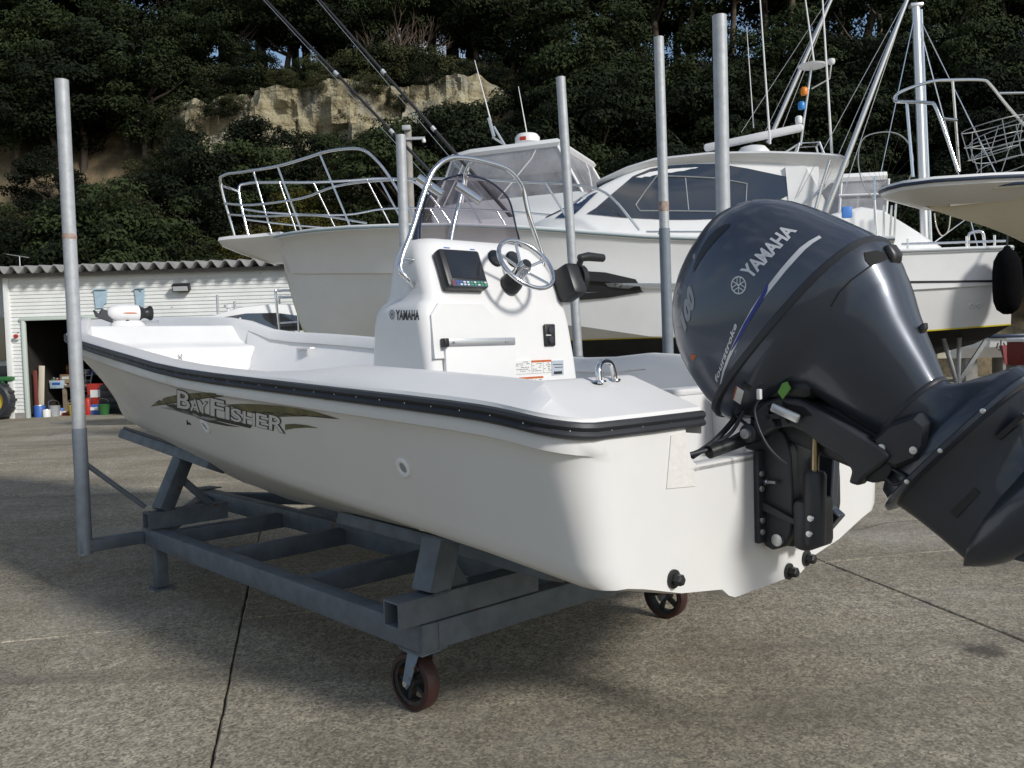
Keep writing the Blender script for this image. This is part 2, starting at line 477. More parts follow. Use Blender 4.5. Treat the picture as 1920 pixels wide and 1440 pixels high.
    ad = n.nodes.new('ShaderNodeMath'); ad.operation = 'MULTIPLY_ADD'; l(noise(14, 4), ad.inputs[0]); ad.inputs[1].default_value = 0.17; l(sp.outputs['Value'], ad.inputs[2])
    base = mix(ramp(ad.outputs[0], 0.13, (0.8, 0.8, 0.8), 0.19, (0, 0, 0)), base, (0.05, 0.045, 0.04))
    l(base, b.inputs['Base Color']); b.inputs['Roughness'].default_value = 0.88; b.inputs['Specular IOR Level'].default_value = 0.3
    bp = n.nodes.new('ShaderNodeBump'); bp.inputs['Strength'].default_value = 0.55; bp.inputs['Distance'].default_value = 0.006
    hs = n.nodes.new('ShaderNodeMath'); hs.operation = 'ADD'; l(noise(90, 6, 0.75), hs.inputs[0]); l(vr.outputs['Val'], hs.inputs[1])
    l(hs.outputs[0], bp.inputs['Height']); l(bp.outputs['Normal'], b.inputs['Normal'])
    return mt


SLABM = concrete_mat()
DIRT = mat('joint dirt', (0.09, 0.08, 0.065), 0.95, var=0.4, vscale=30)
g = MB(); g.poly([(-400, -60, -0.02), (400, -60, -0.02), (400, 600, -0.02), (-400, 600, -0.02)])
ground = g.build('ground', DIRT, None, 0); ground['kind'] = 'structure'; ground['label'] = 'concrete boat yard ground laid in large worn slabs'
random.seed(3)
E1 = Vector((0.972, 0.235, 0)); E2 = Vector((-0.235, 0.972, 0))
cols = [-21.3, -18.3, -15.3, -12.3, -9.3, -6.3, -3.3, -0.295, 2.7, 5.7, 8.7, 11.7, 14.7, 17.7, 20.7]
rows = [-4.6, -1.6, 1.3, 4.16, 7.1, 8.75, 11.6, 14.5, 17.4, 20.3, 24.0, 28.0, 34.0]


def slab(u0, u1, v0, v1):
    gap = 0.0025; out_ = []
    def edge(a, b, fixed, horiz, sgn):
        n = max(2, int(abs(b - a) / 0.07))
        for k in range(n):
            t = a + (b - a) * k / n; j = (random.random() ** 2) * 0.0045 * sgn if 0 < k else 0
            out_.append((t, fixed + j) if horiz else (fixed + j, t))
    edge(u0 + gap, u1 - gap, v0 + gap, True, 1); edge(v0 + gap, v1 - gap, u1 - gap, False, -1)
    edge(u1 - gap, u0 + gap, v1 - gap, True, -1); edge(v1 - gap, v0 + gap, u0 + gap, False, 1)
    cu, cv = (u0 + u1) / 2, (v0 + v1) / 2; hz = random.uniform(-0.002, 0.002)
    mb = MB(); n = len(out_)
    P = lambda q, sc, z: E1 * (cu + (q[0] - cu) * sc) + E2 * (cv + (q[1] - cv) * sc) + Vector((0, 0, z + hz))
    mb.loft([[P(q, 1, -0.05) for q in out_], [P(q, 1, -0.005) for q in out_], [P(q, 0.9965, 0) for q in out_]], True)
    mb.f.append(tuple(range(2 * n, 3 * n)))
    return mb.build('concrete_slab', SLABM, ground, 30)


for j in range(len(rows) - 1):
    for i in range(len(cols) - 1):
        if rows[j + 1] < 2 and abs(i - 7) > 3: continue
        if rows[j] > 1 and rows[j] < 2 and i == 6:
            slab(cols[i], -1.02, rows[j], rows[j + 1]); slab(-1.02, cols[i + 1], rows[j], rows[j + 1])
        else:
            slab(cols[i], cols[i + 1], rows[j], rows[j + 1])
# ------------------------------------------------------------------ the skiff
BX, BY, BYAW = 0.7721, 2.6802, 0.7395
BROT = math.pi / 2 + BYAW
SX = V(-math.sin(BYAW), math.cos(BYAW), 0); PY = V(-math.cos(BYAW), -math.sin(BYAW), 0)
B2W = lambda X, Y, Z: Vector((BX, BY, 0)) + SX * X + PY * Y + Vector((0, 0, Z))
skiff = thing('fishing_boat', 'white open centre console fishing boat with black rubbing strip on a steel cradle', 'boat', (BX, BY, 0), BROT)

LB = 6.62; RC = 0.13
kx = [0, 1, 2, 2.6, 3.0, 3.42, 4.0, 4.5, 5.1, 5.46, 5.73, 6.11, 6.45, 6.587, LB]
kz = [.448, .446, .446, .45, .47, .5, .55, .605, .672, .745, .848, 1.056, 1.22, 1.291, 1.37]
keel = lambda X: interp(X, kx, kz)
gx = [0, .5, 1, 2, 2.5, 3, 3.5, 4, 4.5, 5, 5.5, 6.0, 6.35, 6.55, LB]
gy = [.872, .893, .916, .945, .94, .918, .872, .80, .695, .56, .415, .265, .14, .05, 0.0]
zgx = [0, .1, .3, .75, 1.3, 2.2, 2.8, 3.6, 4.4, 5.5, LB]
zgy = [.985, 1.005, 1.03, 1.057, 1.086, 1.138, 1.2, 1.272, 1.325, 1.375, 1.40]
cxs = [0, .45, 1, 1.55, 2.27, 2.65, 3.3, 4.0, 4.6, 5.1, 5.5, 5.75]
cys = [.768, .768, .765, .765, .75, .72, .645, .50, .32, .17, .06, 0.0]
czs = [.578, .618, .655, .69, .748, .775, .812, .83, .805, .775, .79, .87]


def round_corner(X, full, R=RC):
    if X >= R: return full
    return full - R + math.sqrt(max(0, R * R - (R - X) ** 2))


Yg = lambda X: round_corner(X, smooth_curve(X, gx, gy))
Zg = lambda X: smooth_curve(X, zgx, zgy)
Yc = lambda X: round_corner(X, smooth_curve(X, cxs, cys), .085) if X < 5.75 else 0.0
Zc = lambda X: max(interp(X, cxs, czs), keel(X) + 0.002) if X < 5.75 else keel(X) + 0.002


def section(X, top):
    zk = keel(X); yc, zc = Yc(X), Zc(X); yg = Yg(X) - 0.028
    yg = max(yg, 0.0); s = min(1, max(0, (5.2 - X) / 2.6)); s = min(s, yc / .74)
    pts = [(0, zk), (.2 * s, zk), (.235 * s, zk + .012), (.27 * s, zk + .04 * s), (.45 * s + (yc - .45 * s) * .1, lerp(zk + .04 * s, zc, .32)),
           (yc * .88, lerp(zk + .04 * s, zc, .80)), (yc * .975, zc - .004), (yc + (yg - yc) * .035, zc + .02)]
    fl = min(1, max(0, (X - 2.5) / 3))
    for t in (.14, .28, .42, .56, .7, .84, .95):
        tt = t + fl * 0.42 * (t * t - t)
        pts.append((lerp(yc, yg, max(tt, .05) if X < 6.5 else t), lerp(zc + .012, top - .05, t)))
    pts += [(yg + .004, top - .05), (yg + .022, top - .044), (yg + .024, top - .012), (yg + .016, top)]
    return [(max(0, y), z) for y, z in pts]


xs = [0, .008, .025, .05, .085, .13, .18, .24, .3, .45, .7, 1, 1.4, 1.8, 2.2, 2.6, 3, 3.3, 3.6, 3.9, 4.2, 4.5, 4.8, 5.1, 5.35, 5.55, 5.75, 5.95, 6.15, 6.32, 6.46, 6.55, 6.6, LB]
hull = MB()
ringsP = []
for X in xs:
    ringsP.append([V(X, y, z) for y, z in section(X, Zg(X) - .016)])
hull.loft(ringsP, False)
for X, r in ((0, ringsP[0]),):
    # transom with the motor well cut out of its top edge
    prof = [V(0, p.y, p.z) for p in r]
    tz = prof[-1].z
    wall = prof + [V(0, .41, tz), V(0, .40, .93), V(0, .385, .875), V(0, .36, .858), V(0, 0, .858)]
    hull.poly(wall)
hull.mirror_y()
hull_o = hull.build('hull', GEL, skiff, 38)
HB = hull.bvh()

# the strip line around the boat: port end of the transom, round the corner, along the side to the bow
line = [(0.0, .335), (0.0, .42), (0.0, .5), (0.0, .56)]
for X in (.004, .016, .035, .062, .098, .142, .19, .24, .3, .42, .6, .8, 1.05, 1.3, 1.55, 1.8, 2.1, 2.4, 2.7, 3.0, 3.3, 3.6, 3.9, 4.2, 4.4, 4.6, 4.8, 5.0, 5.25, 5.5, 5.75, 6.0, 6.2, 6.36, 6.48, 6.56, 6.6, LB):
    line.append((X, Yg(X)))


def normals2(ln):
    res = []
    for i in range(len(ln)):
        a = Vector(ln[max(i - 1, 0)]); b = Vector(ln[min(i + 1, len(ln) - 1)]); t = (b - a).normalized()
        res.append(Vector((-t.y, t.x)))       # outward when walking from stern to bow on port
    return res


NRM = normals2(line)
NRM[-1] = Vector((1, 0.0)); NRM[0] = Vector((-1, 0)); NRM[1] = Vector((-1, 0)); NRM[2] = Vector((-1, 0))


def sweep(profile, zf, l0=0, l1=None):
    rg = []
    for (X, Y), nn in list(zip(line, NRM))[l0:l1]:
        rg.append([V(X + nn.x * o, max(0, Y + nn.y * o) if X > 6.3 else Y + nn.y * o, zf(X) + h) for o, h in profile])
    return rg


sp = MB()
prof = [(-.014, .0225), (.005, .0235), (.014, .0195), (.017, .010), (.0135, .0045), (.010, .0), (.0135, -.0045), (.017, -.010), (.0155, -.0165), (.007, -.0205), (-.014, -.0205)]
sp.loft(sweep(prof, Zg), True, True); sp.mirror_y()
strip_o = sp.build('rubbing_strip', RUBBER, skiff, 40)
# screws in the strip groove
acc = 0.0; nxt = 0.03; prev = None; scr = MB(); scr.lathe([(.0026, 0), (.0022, .0014), (0, .002)], axis=(0, 1, 0), seg=6); scm = scr.mesh('screw'); scm.materials.append(STEEL)
for (X, Y), nn in zip(line, NRM):
    p = Vector((X, Y))
    if prev is not None:
        seg = (p - prev[0]).length
        while nxt <= acc + seg and X < 6.2:
            t = (nxt - acc) / seg; q = prev[0].lerp(p, t); nq = prev[1].lerp(nn, t).normalized()
            s_ = obj('screw', scm, strip_o); s_.location = (q.x + nq.x * .0098, q.y + nq.y * .0098, Zg(q.x)); s_.rotation_euler = (0, 0, math.atan2(nq.y, nq.x) - math.pi / 2)
            nxt += .118
        acc += seg
    prev = (p, nn)

# ---- deck moulding: coaming rising from the strip, inside wall, cockpit sole, bow platform
ctx = [0, .1, .3, .62, 1.02, 1.18, 1.32, 1.5, 1.65, 4.28, 4.45, 4.62, 4.8, LB]
cth = [.09, .07, .05, .05, .052, .04, .02, .008, .006, .010, .035, .085, .105, .115]
Ct = lambda X: smooth_curve(X, ctx, cth)
SOLE = .60
FL = lambda X: max(interp(X, [4.3, 4.5, LB], [.6, 1.2, 1.34]), Zc(X) + .05 if X < 5.7 else 0)
def lim(p):
    if p.x > 5.7: return p
    zc, zg_ = Zc(p.x), Zg(p.x); m_ = lerp(Yc(p.x), Yg(p.x) - .03, max(0, (p.z - zc) / (zg_ - zc)) ** 1.6) - .05
    return V(p.x, min(p.y, max(0, m_)), p.z)
rings = []
for (X, Y), nn in zip(line, NRM):
    base = Zg(X) + .025; h = Ct(X) + .006
    wdt = interp(X, [0, 1, 1.5, 4.3, 4.8, 5.4, 6.2, LB], [.13, .12, .05, .05, .10, .08, .05, .02])
    flat = interp(X, [0, .3, 1, 1.5, 4.2, 4.8, 5.4, 6.2, LB], [.04, .06, .07, .045, .05, .05, .04, .02, .005])
    if X == 0.0: wdt = .25; flat = .03
    elif X < .3: wdt = lerp(.25, .13, min(1, X / .12))
    deep = wdt + flat
    if X < .5:
        sdw = .185
        def pt(o, z):
            q = max(0, o) / deep
            return V(max(X, q * .28) - (0 if o >= 0 else nn.x * o), min(Y, Yg(max(X, .3)) - q * sdw) - (0 if o >= 0 else nn.y * o), z)
    else:
        pt = lambda o, z: V(X - nn.x * o, max(0.0, Y - nn.y * o), z)
    rings.append([pt(-.003, Zg(X) + .0205), pt(.0, base), pt(.004, base + .008 * min(1, h / .03)), pt(wdt * .5, base + h * .53), pt(wdt * .95, base + h * .955), pt(wdt + .006, base + h), pt(deep - .012, base + h),
                  pt(deep, base + h - .012), pt(deep + .004, base + h - .07), pt(deep - .02 if X < 4.5 and X > 1.2 else deep + .006, base + h - .075), lim(pt(deep + .02, lerp(max(SOLE, FL(X)), base, .45))), lim(pt(deep + .05, max(SOLE, FL(X))))])
dk = MB(); dk.loft(rings, False)
e0 = rings[0]; zlow = Zg(0) - .04
for i in range(len(e0)): e0[i].z = max(e0[i].z, zlow)
dk = MB(); dk.loft(rings, False)
dk.poly(e0 + [V(e0[-1].x, e0[-1].y, zlow - .002), V(0, e0[0].y, zlow - .002)])
dk.mirror_y()
DKB = dk.bvh()
dk.build('deck_moulding', DECKW, skiff, 42)
sole = MB()
inner = [r[-1] for r in rings if r[-1].x < 4.75]
inner = [p for p in inner if p.x > .45 and p.x < 4.4]
sole.loft([[V(p.x, p.y * q, p.z) for p in inner] for q in (1, .5, 0, -.5, -1)], False)
sole.build('cockpit_sole', DECKW, skiff, 0)
# motor well
mw = MB()
mw.box((.025, 0, .846), (.05, .80, .026), bevel=.008)
mw.poly([V(.05, .37, .80), V(.05, -.37, .80), V(.46, -.37, .78), V(.46, .37, .78)])
for s in (1, -1): mw.poly([V(.05, s * .385, .80), V(.46, s * .385, .78), V(.46, s * .36, 1.06), V(.05, s * .36, .99)])
mw.box((.47, 0, .86), (.03, .76, .30), bevel=.008); mw.box((.50, 0, 1.02), (.1, .80, .025), bevel=.008)
mw.build('motor_well', DECKW, skiff, 30)
fil = MB(); fil.box((.56, .55, .98), (.16, .3, .012), bevel=.004); 
# non-skid patch worn on the transom beside the cut-out
pt_ = MB(); pt_.prism([(.5, .81), (.37, .80), (.372, .84), (.40, .858), (.415, .955), (.475, .95)], lambda u, v_, d: V(-d, u, v_), -.002, .003)
pt_.build('transom_patch', mat('rough repaired gelcoat', (.7, .688, .66), .7, var=.08, vscale=40, bump=.25, bscale=70), skiff, 20)

# bow platform, its sloping face and the seat front below with a hatch
bw = MB()
def in_y(X): 
    return max(.02, Yg(X) - interp(X, [4, 5, 6, 6.6], [.16, .16, .12, .04]))
pf = [(4.72, .53), (4.9, in_y(4.9)), (5.3, in_y(5.3)), (5.7, in_y(5.7)), (6.1, in_y(6.1)), (6.4, in_y(6.4))]
bw.poly([V(x, y, 1.42) for x, y in pf] + [V(x, -y, 1.42) for x, y in reversed(pf)])
bw.loft([[V(4.72, y, 1.42) for y in (.56, .3, 0, -.3, -.56)], [V(4.70, y, 1.41) for y in (.565, .3, 0, -.3, -.565)], [V(4.62, y, 1.31) for y in (.58, .3, 0, -.3, -.58)], [V(4.57, y, 1.285) for y in (.58, .3, 0, -.3, -.58)], [V(4.47, y, 1.268) for y in (.6, .3, 0, -.3, -.6)]], False)
for_ = []
for x_, z_, w_ in ((4.47, 1.268, 1), (4.45, 1.255, 1), (4.40, 1.1, 1), (4.38, .95, 1)):
    e_ = lim(V(x_, .74, z_)).y; for_.append([V(x_, e_ * q, z_) for q in (1, .5, 0, -.5, -1)])
bw.loft(for_, False)
bw.build('bow_platform', DECKW, skiff, 30)
ht = MB(); ht.box((4.44, .06, 1.222), (.02, .56, .045), bevel=.006); hatch = ht.build('locker_hatch', DECKW, skiff)
lt = MB(); lt.box((4.425, .02, 1.2), (.016, .022, .042), bevel=.004); lt.build('latch', STEEL, hatch)
# inner side ledge forward of the console, starboard
lg = MB(); lg.box((4.05, -.68, 1.235), (.42, .035, .012), Matrix.Rotation(rad(-9), 3, 'Z')); lg.build('side_shelf', DECKW, skiff)
rh = MB(); rh.box((3.35, -.845, 1.19), (.035, .012, .03), bevel=.004); rh.build('pad_eye', STEEL, skiff)

# bow roller
br = MB(); br.box((6.66, .035, 1.41), (.24, .006, .06), bevel=.002); br.box((6.66, -.035, 1.41), (.24, .006, .06), bevel=.002); br.box((6.6, 0, 1.38), (.2, .07, .006))
bro = br.build('bow_roller', STEEL, skiff)
rl = MB(); rl.lathe([(.03, -.03), (.018, 0), (.03, .03)], (6.76, 0, 1.4), (0, 1, 0), 16); rl.build('roller', BLACKP, bro)

# anchor windlass on the bow platform
wl = thing('anchor_windlass', 'white electric anchor windlass with black drum on the bow platform', 'windlass', B2W(4.86, .2, 1.42), BROT)
wl.scale = (.76, .76, .76)
wb = MB()
wb.loft([[V(.10 * math.cos(a) * s, .13 * math.sin(a) * s2 , z) for a in [2 * math.pi * k / 20 for k in range(20)]] for s, s2, z in ((1.05, 1.2, 0), (1.02, 1.18, .03), (.9, 1.02, .05), (.85, .98, .055))], True, True)
wb.build('base', WHITEP, wl, 40)
bd = MB()
prof = [(.0, .17), (.035, .16), (.062, .125), (.078, .06), (.082, 0), (.08, -.06), (.075, -.11), (.0, -.112)]
bd.lathe([(r, h) for r, h in prof], (0, 0.02, .125), (0, 1, 0), 24); bd.build('body', WHITEP, wl, 40)
dr = MB(); dr.lathe([(.072, -.112), (.07, -.125), (.05, -.15), (.047, -.175), (.055, -.2), (.068, -.22), (.066, -.232), (.0, -.236)], (0, .02, .125), (0, 1, 0), 24); dr.build('drum', BLACKP, wl, 40)
mk = MB(); mk.prism([(.07, .122), (.04, .127), (-.0, .128), (-.04, .126), (-.06, .12), (-.03, .117), (.03, .117)], lambda u, v_, d: V(-.0835 + abs(v_ - .123) * .02 - d, u, v_), -.002, .001); mk.build('emblem', ORANGE, wl, 0)
pg = MB(); pg.lathe([(.018, 0), (.018, .008), (.0, .009)], (-.078, .03, .045), (-1, 0, 0), 14); pg.build('button', BLACKP, wl, 40)
hd = MB(); hd.tube([(-.06, -.1, .042), (-.06, -.245, .042)], .009, 10); hd.lathe([(.014, 0), (.014, .012)], (-.06, -.245, .042), (0, -1, 0), 10); hd.build('crank_handle', STEEL, wl, 40)
bk = MB(); bk.prism([(.14, .02), (.27, .07), (.29, .13), (.25, .09), (.22, .14), (.15, .11)], lambda u, v_, d: V(d, u, v_ + .02), -.03, .03); bk.build('bracket', DARKP, wl, 20)

# ---- console
con = MB()
cs = []     # horizontal outline rings from sole to dash: (z, x_aft, x_fwd, y_port, y_stbd, corner)
def rr(z, xa, xf, yp, ys, c, dz=0.0):
    pts = []
    for cx, cy, a0 in ((xa + c, yp - c, 90), (xa + c, ys + c, 180), (xf - c, ys + c, 270), (xf - c, yp - c, 360)):
        for k in range(6):
            a = rad(a0 + 90 * k / 5); pts.append(V(cx + c * math.cos(a), cy + c * math.sin(a), z + dz * ((cx + c * math.cos(a)) - xa)))
    return pts
for z, xa, xf, yp, ys, c in ((SOLE, 1.16, 1.72, .385, -.47, .04), (.95, 1.185, 1.66, .375, -.455, .04), (1.15, 1.20, 1.60, .37, -.44, .04), (1.30, 1.208, 1.56, .385, -.42, .045),
                             (1.345, 1.212, 1.55, .385, -.412, .05), (1.375, 1.218, 1.54, .37, -.406, .05), (1.395, 1.225, 1.53, .345, -.402, .045),
                             (1.42, 1.232, 1.52, .338, -.40, .045), (1.5, 1.262, 1.51, .332, -.385, .05), (1.57, 1.292, 1.51, .322, -.36, .06), (1.615, 1.318, 1.51, .30, -.325, .07),
                             (1.638, 1.345, 1.505, .27, -.28, .07), (1.645, 1.37, 1.49, .24, -.25, .05)):
    cs.append(rr(z, xa, xf, yp, ys, c))
con.loft(cs, True, True)
# raised centre panel carrying the display, and the step beside the wheel
con.prism([(.35, 1.165), (.35, 1.33), (.31, 1.375), (.09, 1.375), (.04, 1.33), (.005, 1.25), (.0, 1.165)], lambda u, v_, d: V(1.20 + (v_ - 1.165) * .09 - d, u, v_), -.02, .012)
CB = con.bvh()
con_o = con.build('console', DECKW, skiff, 40)
DASH = lambda y, z, d=0.0: V(1.232 + (z - 1.42) * .4 - .93 * d, y, z + .37 * d)
# locker door with alloy top rail
dr = MB(); dr.box((1.187, .125, 1.02), (.02, .36, .40), bevel=.005); cdoor = dr.build('locker_door', DECKW, con_o)
tr = MB(); tr.box((1.182, .127, 1.224), (.02, .355, .03), bevel=.003); tr.build('door_rail', ALU, con_o)
tc_ = MB(); tc_.box((1.178, .308, 1.224), (.03, .022, .034), bevel=.004); tc_.build('rail_end_cap', BLACKP, con_o)
for yy in (.27, .0): s_ = MB().lathe([(.006, 0), (.005, .003), (0, .004)], (1.171, yy, 1.224), (-1, 0, 0), 10).build('screw', STEEL, con_o)
# switch panel
sw = MB(); sw.box((1.198, -.272, 1.246), (.012, .062, .094), bevel=.006); swo = sw.build('switch_panel', BLACKP, con_o)
for zz in (1.266, 1.226):
    MB().lathe([(.017, 0), (.015, .008), (0, .009)], (1.192, -.272, zz), (-1, 0, 0), 16).build('knob', DARKP, con_o)
MB().box((1.1915, -.26, 1.246), (.001, .03, .004)).build('switch_legend', STICK, con_o)
# caution stickers
def sticker(y0, y1, z0, z1, m_, nm, x=1.186):
    return MB().box((x + (z0 - 1.1) * .06, (y0 + y1) / 2, (z0 + z1) / 2), (.0016, abs(y1 - y0), z1 - z0)).build(nm, m_, con_o)
XS = 1.1975
for y0, y1, z0, z1, m_ in ((-.04, -.155, 1.088, 1.142, STICK), (-.158, -.222, 1.088, 1.133, STICK), (-.224, -.272, 1.088, 1.133, STICK), (-.274, -.345, 1.075, 1.137, mat('grey blue sticker', (.42, .47, .53), .4)), (-.158, -.222, 1.133, 1.142, ORANGE), (-.224, -.272, 1.133, 1.142, ORANGE), (-.085, -.155, 1.066, 1.0745, ORANGE), (-.157, -.222, 1.066, 1.0745, ORANGE), (-.085, -.155, 1.03, 1.066, STICK), (-.157, -.222, 1.03, 1.066, STICK)):
    MB().box((1.195, (y0 + y1) / 2, (z0 + z1) / 2), (.006, abs(y1 - y0), z1 - z0)).build('caution_label', m_, con_o)
tx = MB(); random.seed(5)
for y0, y1, z0, z1 in ((-.045, -.15, 1.093, 1.137), (-.162, -.218, 1.092, 1.128), (-.228, -.268, 1.092, 1.128), (-.09, -.15, 1.034, 1.06), (-.162, -.217, 1.034, 1.06)):
    z = z1
    while z > z0:
        y = y0
        while y > y1 + .012:
            wv = random.uniform(.006, .02)
            if random.random() < .8: tx.box((1.1917, y - wv / 2, z), (.0006, wv, .0022))
            y -= wv + .004
        z -= .0075
tx.box((1.1917, -.31, 1.085), (.0008, .05, .012)); tx.box((1.1917, -.31, 1.12), (.0006, .06, .003)); tx.box((1.1917, -.315, 1.108), (.0006, .05, .003))
tx.build('label_print', LETTER, con_o, 0, kind='stuff')
def fork_emblem(mbx, fn, c, R):
    """ring with three crossed tuning forks"""
    N = 30
    for r0, r1 in ((R * .86, R),):
        vs = []; fs = []
        for k in range(N):
            a = 2 * math.pi * k / N; vs += [(c[0] + r0 * math.cos(a), c[1] + r0 * math.sin(a)), (c[0] + r1 * math.cos(a), c[1] + r1 * math.sin(a))]
        fs = [(2 * k, 2 * k + 1, 2 * ((k + 1) % N) + 1, 2 * ((k + 1) % N)) for k in range(N)]
        lay((vs, fs), fn, mbx)
    def st(a, p0, p1, wd):
        ca, sa = math.cos(a), math.sin(a)
        q = []
        d = Vector(p1) - Vector(p0); n_ = Vector((-d.y, d.x)).normalized() * wd / 2
        for p in (Vector(p0) - n_, Vector(p1) - n_, Vector(p1) + n_, Vector(p0) + n_):
            q.append((c[0] + R * (p.x * ca - p.y * sa), c[1] + R * (p.x * sa + p.y * ca)))
        lay((q, [(0, 1, 2, 3)]), fn, mbx)
    for a in (90, 210, 330):
        a = rad(a)
        st(a, (-.84, 0), (.08, 0), .1); st(a, (.08, -.2), (.08, .2), .1)
        st(a, (.08, -.2), (.84, -.2), .1); st(a, (.08, .2), (.84, .2), .1)



# fish finder on the dash
ff = MB()
FR = Matrix(((0, -1, 0), (.37, 0, 0), (0, 0, 1)))
def dashbox(mbx, y, z, wy, hz, t, off, bevel=.006):
    n_ = V(-.928, 0, .371); u_ = V(0, 1, 0); w_ = V(.371, 0, .928)
    M = Matrix((n_, u_, w_)).transposed()
    mbx.box(DASH(y, z) + n_ * (off + t / 2), (t, wy, hz), M, bevel); return mbx
dashbox(ff, .168, 1.497, .205, .165, .05, .0, .012); ffo = ff.build('fish_finder', BLACKP, con_o)
SCR = mat('dark display', (.02, .022, .026), .08, spec=.8, var=.3, vscale=5)
dashbox(MB(), .163, 1.508, .165, .118, .002, .0495, 0).build('screen', SCR, con_o)
kb = MB(); dashbox(kb, .165, 1.4335, .18, .026, .002, .0498, 0); kb.build('keypad', mat('keypad', (.05, .08, .12), .4), con_o)
random.seed(9)
keyc = [mat('key red', (.35, .03, .03), .4), mat('key blue', (.05, .12, .4), .4), mat('key white', (.6, .65, .7), .4), mat('key green', (.05, .35, .12), .4)]
for i in range(10):
    for zz in (1.4385, 1.4285):
        dashbox(MB(), .245 - i * .0178, zz, .011, .0065, .0012, .0518, 0).build('key', keyc[0 if i == 0 else 1 if i < 3 and random.random() < .6 else 3 if i > 4 and random.random() < .6 else 2], con_o)
for y_, w_ in ((.23, .03), (.1, .025)): dashbox(MB(), y_, 1.574, w_, .005, .001, .0502, 0).build('maker_mark', keyc[1], con_o, 0)
# gauges
for y in (-.058, -.158):
    n_ = V(-.928, 0, .371)
    g1 = MB().lathe([(.036, 0), (.038, .005), (.034, .012), (.031, .010)], DASH(y, 1.568), n_, 24).build('gauge', BLACKP, con_o, 30)
    MB().lathe([(.031, .0105), (0, .0106)], DASH(y, 1.568), n_, 24).build('gauge_face', SCR, con_o, 30)
# shift and throttle lever
th = MB(); th.box((1.20, -.40, 1.47), (.12, .09, .15), Matrix.Rotation(rad(22), 3, 'Y'), .025)
th.loft([[V(1.19 + .05 * math.cos(a) * s, -.44 - d, 1.49 + .06 * math.sin(a) * s) for a in [2 * math.pi * k / 16 for k in range(16)]] for s, d in ((1, 0), (1, .03), (.8, .04))], True, True)
tho = th.build('throttle_box', BLACKP, con_o, 40)
lv = MB(); lv.tube([(1.19, -.455, 1.50), (1.185, -.45, 1.545), (1.17, -.452, 1.575)], [.018, .014, .014], 10)
lv.tube([(1.17, -.44, 1.577), (1.165, -.49, 1.585), (1.165, -.585, 1.583)], [.016, .02, .018], 12); lv.build('throttle_lever', BLACKP, con_o, 40)

# steering wheel
swh = bpy.data.objects.new('steering_wheel', None); COL.objects.link(swh); swh.parent = skiff
n_ = V(-.80, .02, .60).normalized(); uy = V(0, 1, 0); uy = (uy - n_ * uy.dot(n_)).normalized(); wz = n_.cross(uy) * -1
WC = V(1.135, -.088, 1.533); RW = .128
rim = MB(); rim.tube([WC + (uy * math.cos(a) + wz * math.sin(a)) * RW for a in [2 * math.pi * k / 48 for k in range(48)]], .0095, 10, closed=True); rim.build('wheel_rim', STEEL, swh, 60)
for k in range(5):
    a = rad(95 + 72 * k); d = uy * math.cos(a) + wz * math.sin(a)
    MB().tube([WC - n_ * .03 + d * .02, WC - n_ * .018 + d * .06, WC + d * RW], .006, 8).build('wheel_spoke', STEEL, swh, 60)
MB().lathe([(.03, -.06), (.028, 0), (.022, .012), (.02, .016)], WC - n_ * .01, n_, 20).build('wheel_hub', STEEL, swh, 50)
MB().lathe([(.021, .016), (.018, .02), (0, .021)], WC - n_ * .01, n_, 20).build('hub_cap', BLACKP, swh, 50)
MB().lathe([(.045, -.13), (.045, -.1), (.038, -.085), (.028, -.06)], WC - n_ * .005, n_, 24).build('helm_boss', BLACKP, swh, 40)

# console grab rail with rod holders, smoked windscreen
rail_pts = [(1.33, .325, 1.44), (1.32, .37, 1.475), (1.335, .388, 1.51), (1.345, .37, 1.565), (1.35, .318, 1.664), (1.36, .22, 1.873), (1.36, .165, 1.94), (1.36, .12, 1.967), (1.36, .07, 1.98), (1.36, -.024, 1.983), (1.36, -.172, 1.97), (1.36, -.23, 1.95), (1.36, -.27, 1.92), (1.36, -.30, 1.874), (1.35, -.322, 1.76), (1.345, -.37, 1.64), (1.34, -.385, 1.58), (1.34, -.365, 1.52)]
gr = MB(); gr.tube(catmull(rail_pts, 5), .0108, 12); gr.tube([(1.34, .37, 1.555), (1.34, .315, 1.55)], .007, 8); gr.build('grab_rail', STEEL, skiff, 60)
fr = MB(); fr.tube(catmull([(1.36, -.03, 1.983), (1.42, -.045, 1.975), (1.46, -.05, 1.93), (1.465, -.03, 1.85), (1.46, .02, 1.72), (1.455, .05, 1.62)], 5), .0095, 10); fr.build('rail_stay', STEEL, skiff, 60)
for (y, z) in ((.195, 1.87), (-.005, 1.86)):
    rdh = MB(); rdh.tube([(1.37 + .05, y + .03, z + .02), (1.35, y - .035, z - .05)], .019, 12); rdh.build('rod_holder', STEEL, skiff, 60)
ws = MB()
top = catmull([(1.41, .235, 1.60), (1.44, .21, 1.70), (1.46, .165, 1.80), (1.475, .09, 1.885), (1.48, .0, 1.93), (1.48, -.09, 1.945), (1.475, -.18, 1.935), (1.47, -.25, 1.905), (1.455, -.30, 1.85), (1.44, -.32, 1.74), (1.41, -.325, 1.62)], 4)
bot = [V(1.41 + .075 * (1 - ((2 * k / (len(top) - 1)) - 1) ** 2), lerp(.25, -.335, k / (len(top) - 1)), 1.60 + .03 * (1 - ((2 * k / (len(top) - 1)) - 1) ** 2)) for k in range(len(top))]
mid = [[b_.lerp(t_, q) + V(.03 * math.sin(math.pi * q), 0, 0) for b_, t_ in zip(bot, top)] for q in (0, .25, .5, .75, 1)]
ws.loft(mid, False); wso = ws.build('windscreen', SMOKED, skiff, 60)
wed = MB(); wed.tube(top, .0045, 6); wed.build('windscreen_edge', mat('dark edge', (.02, .03, .06), .2), skiff, 60)
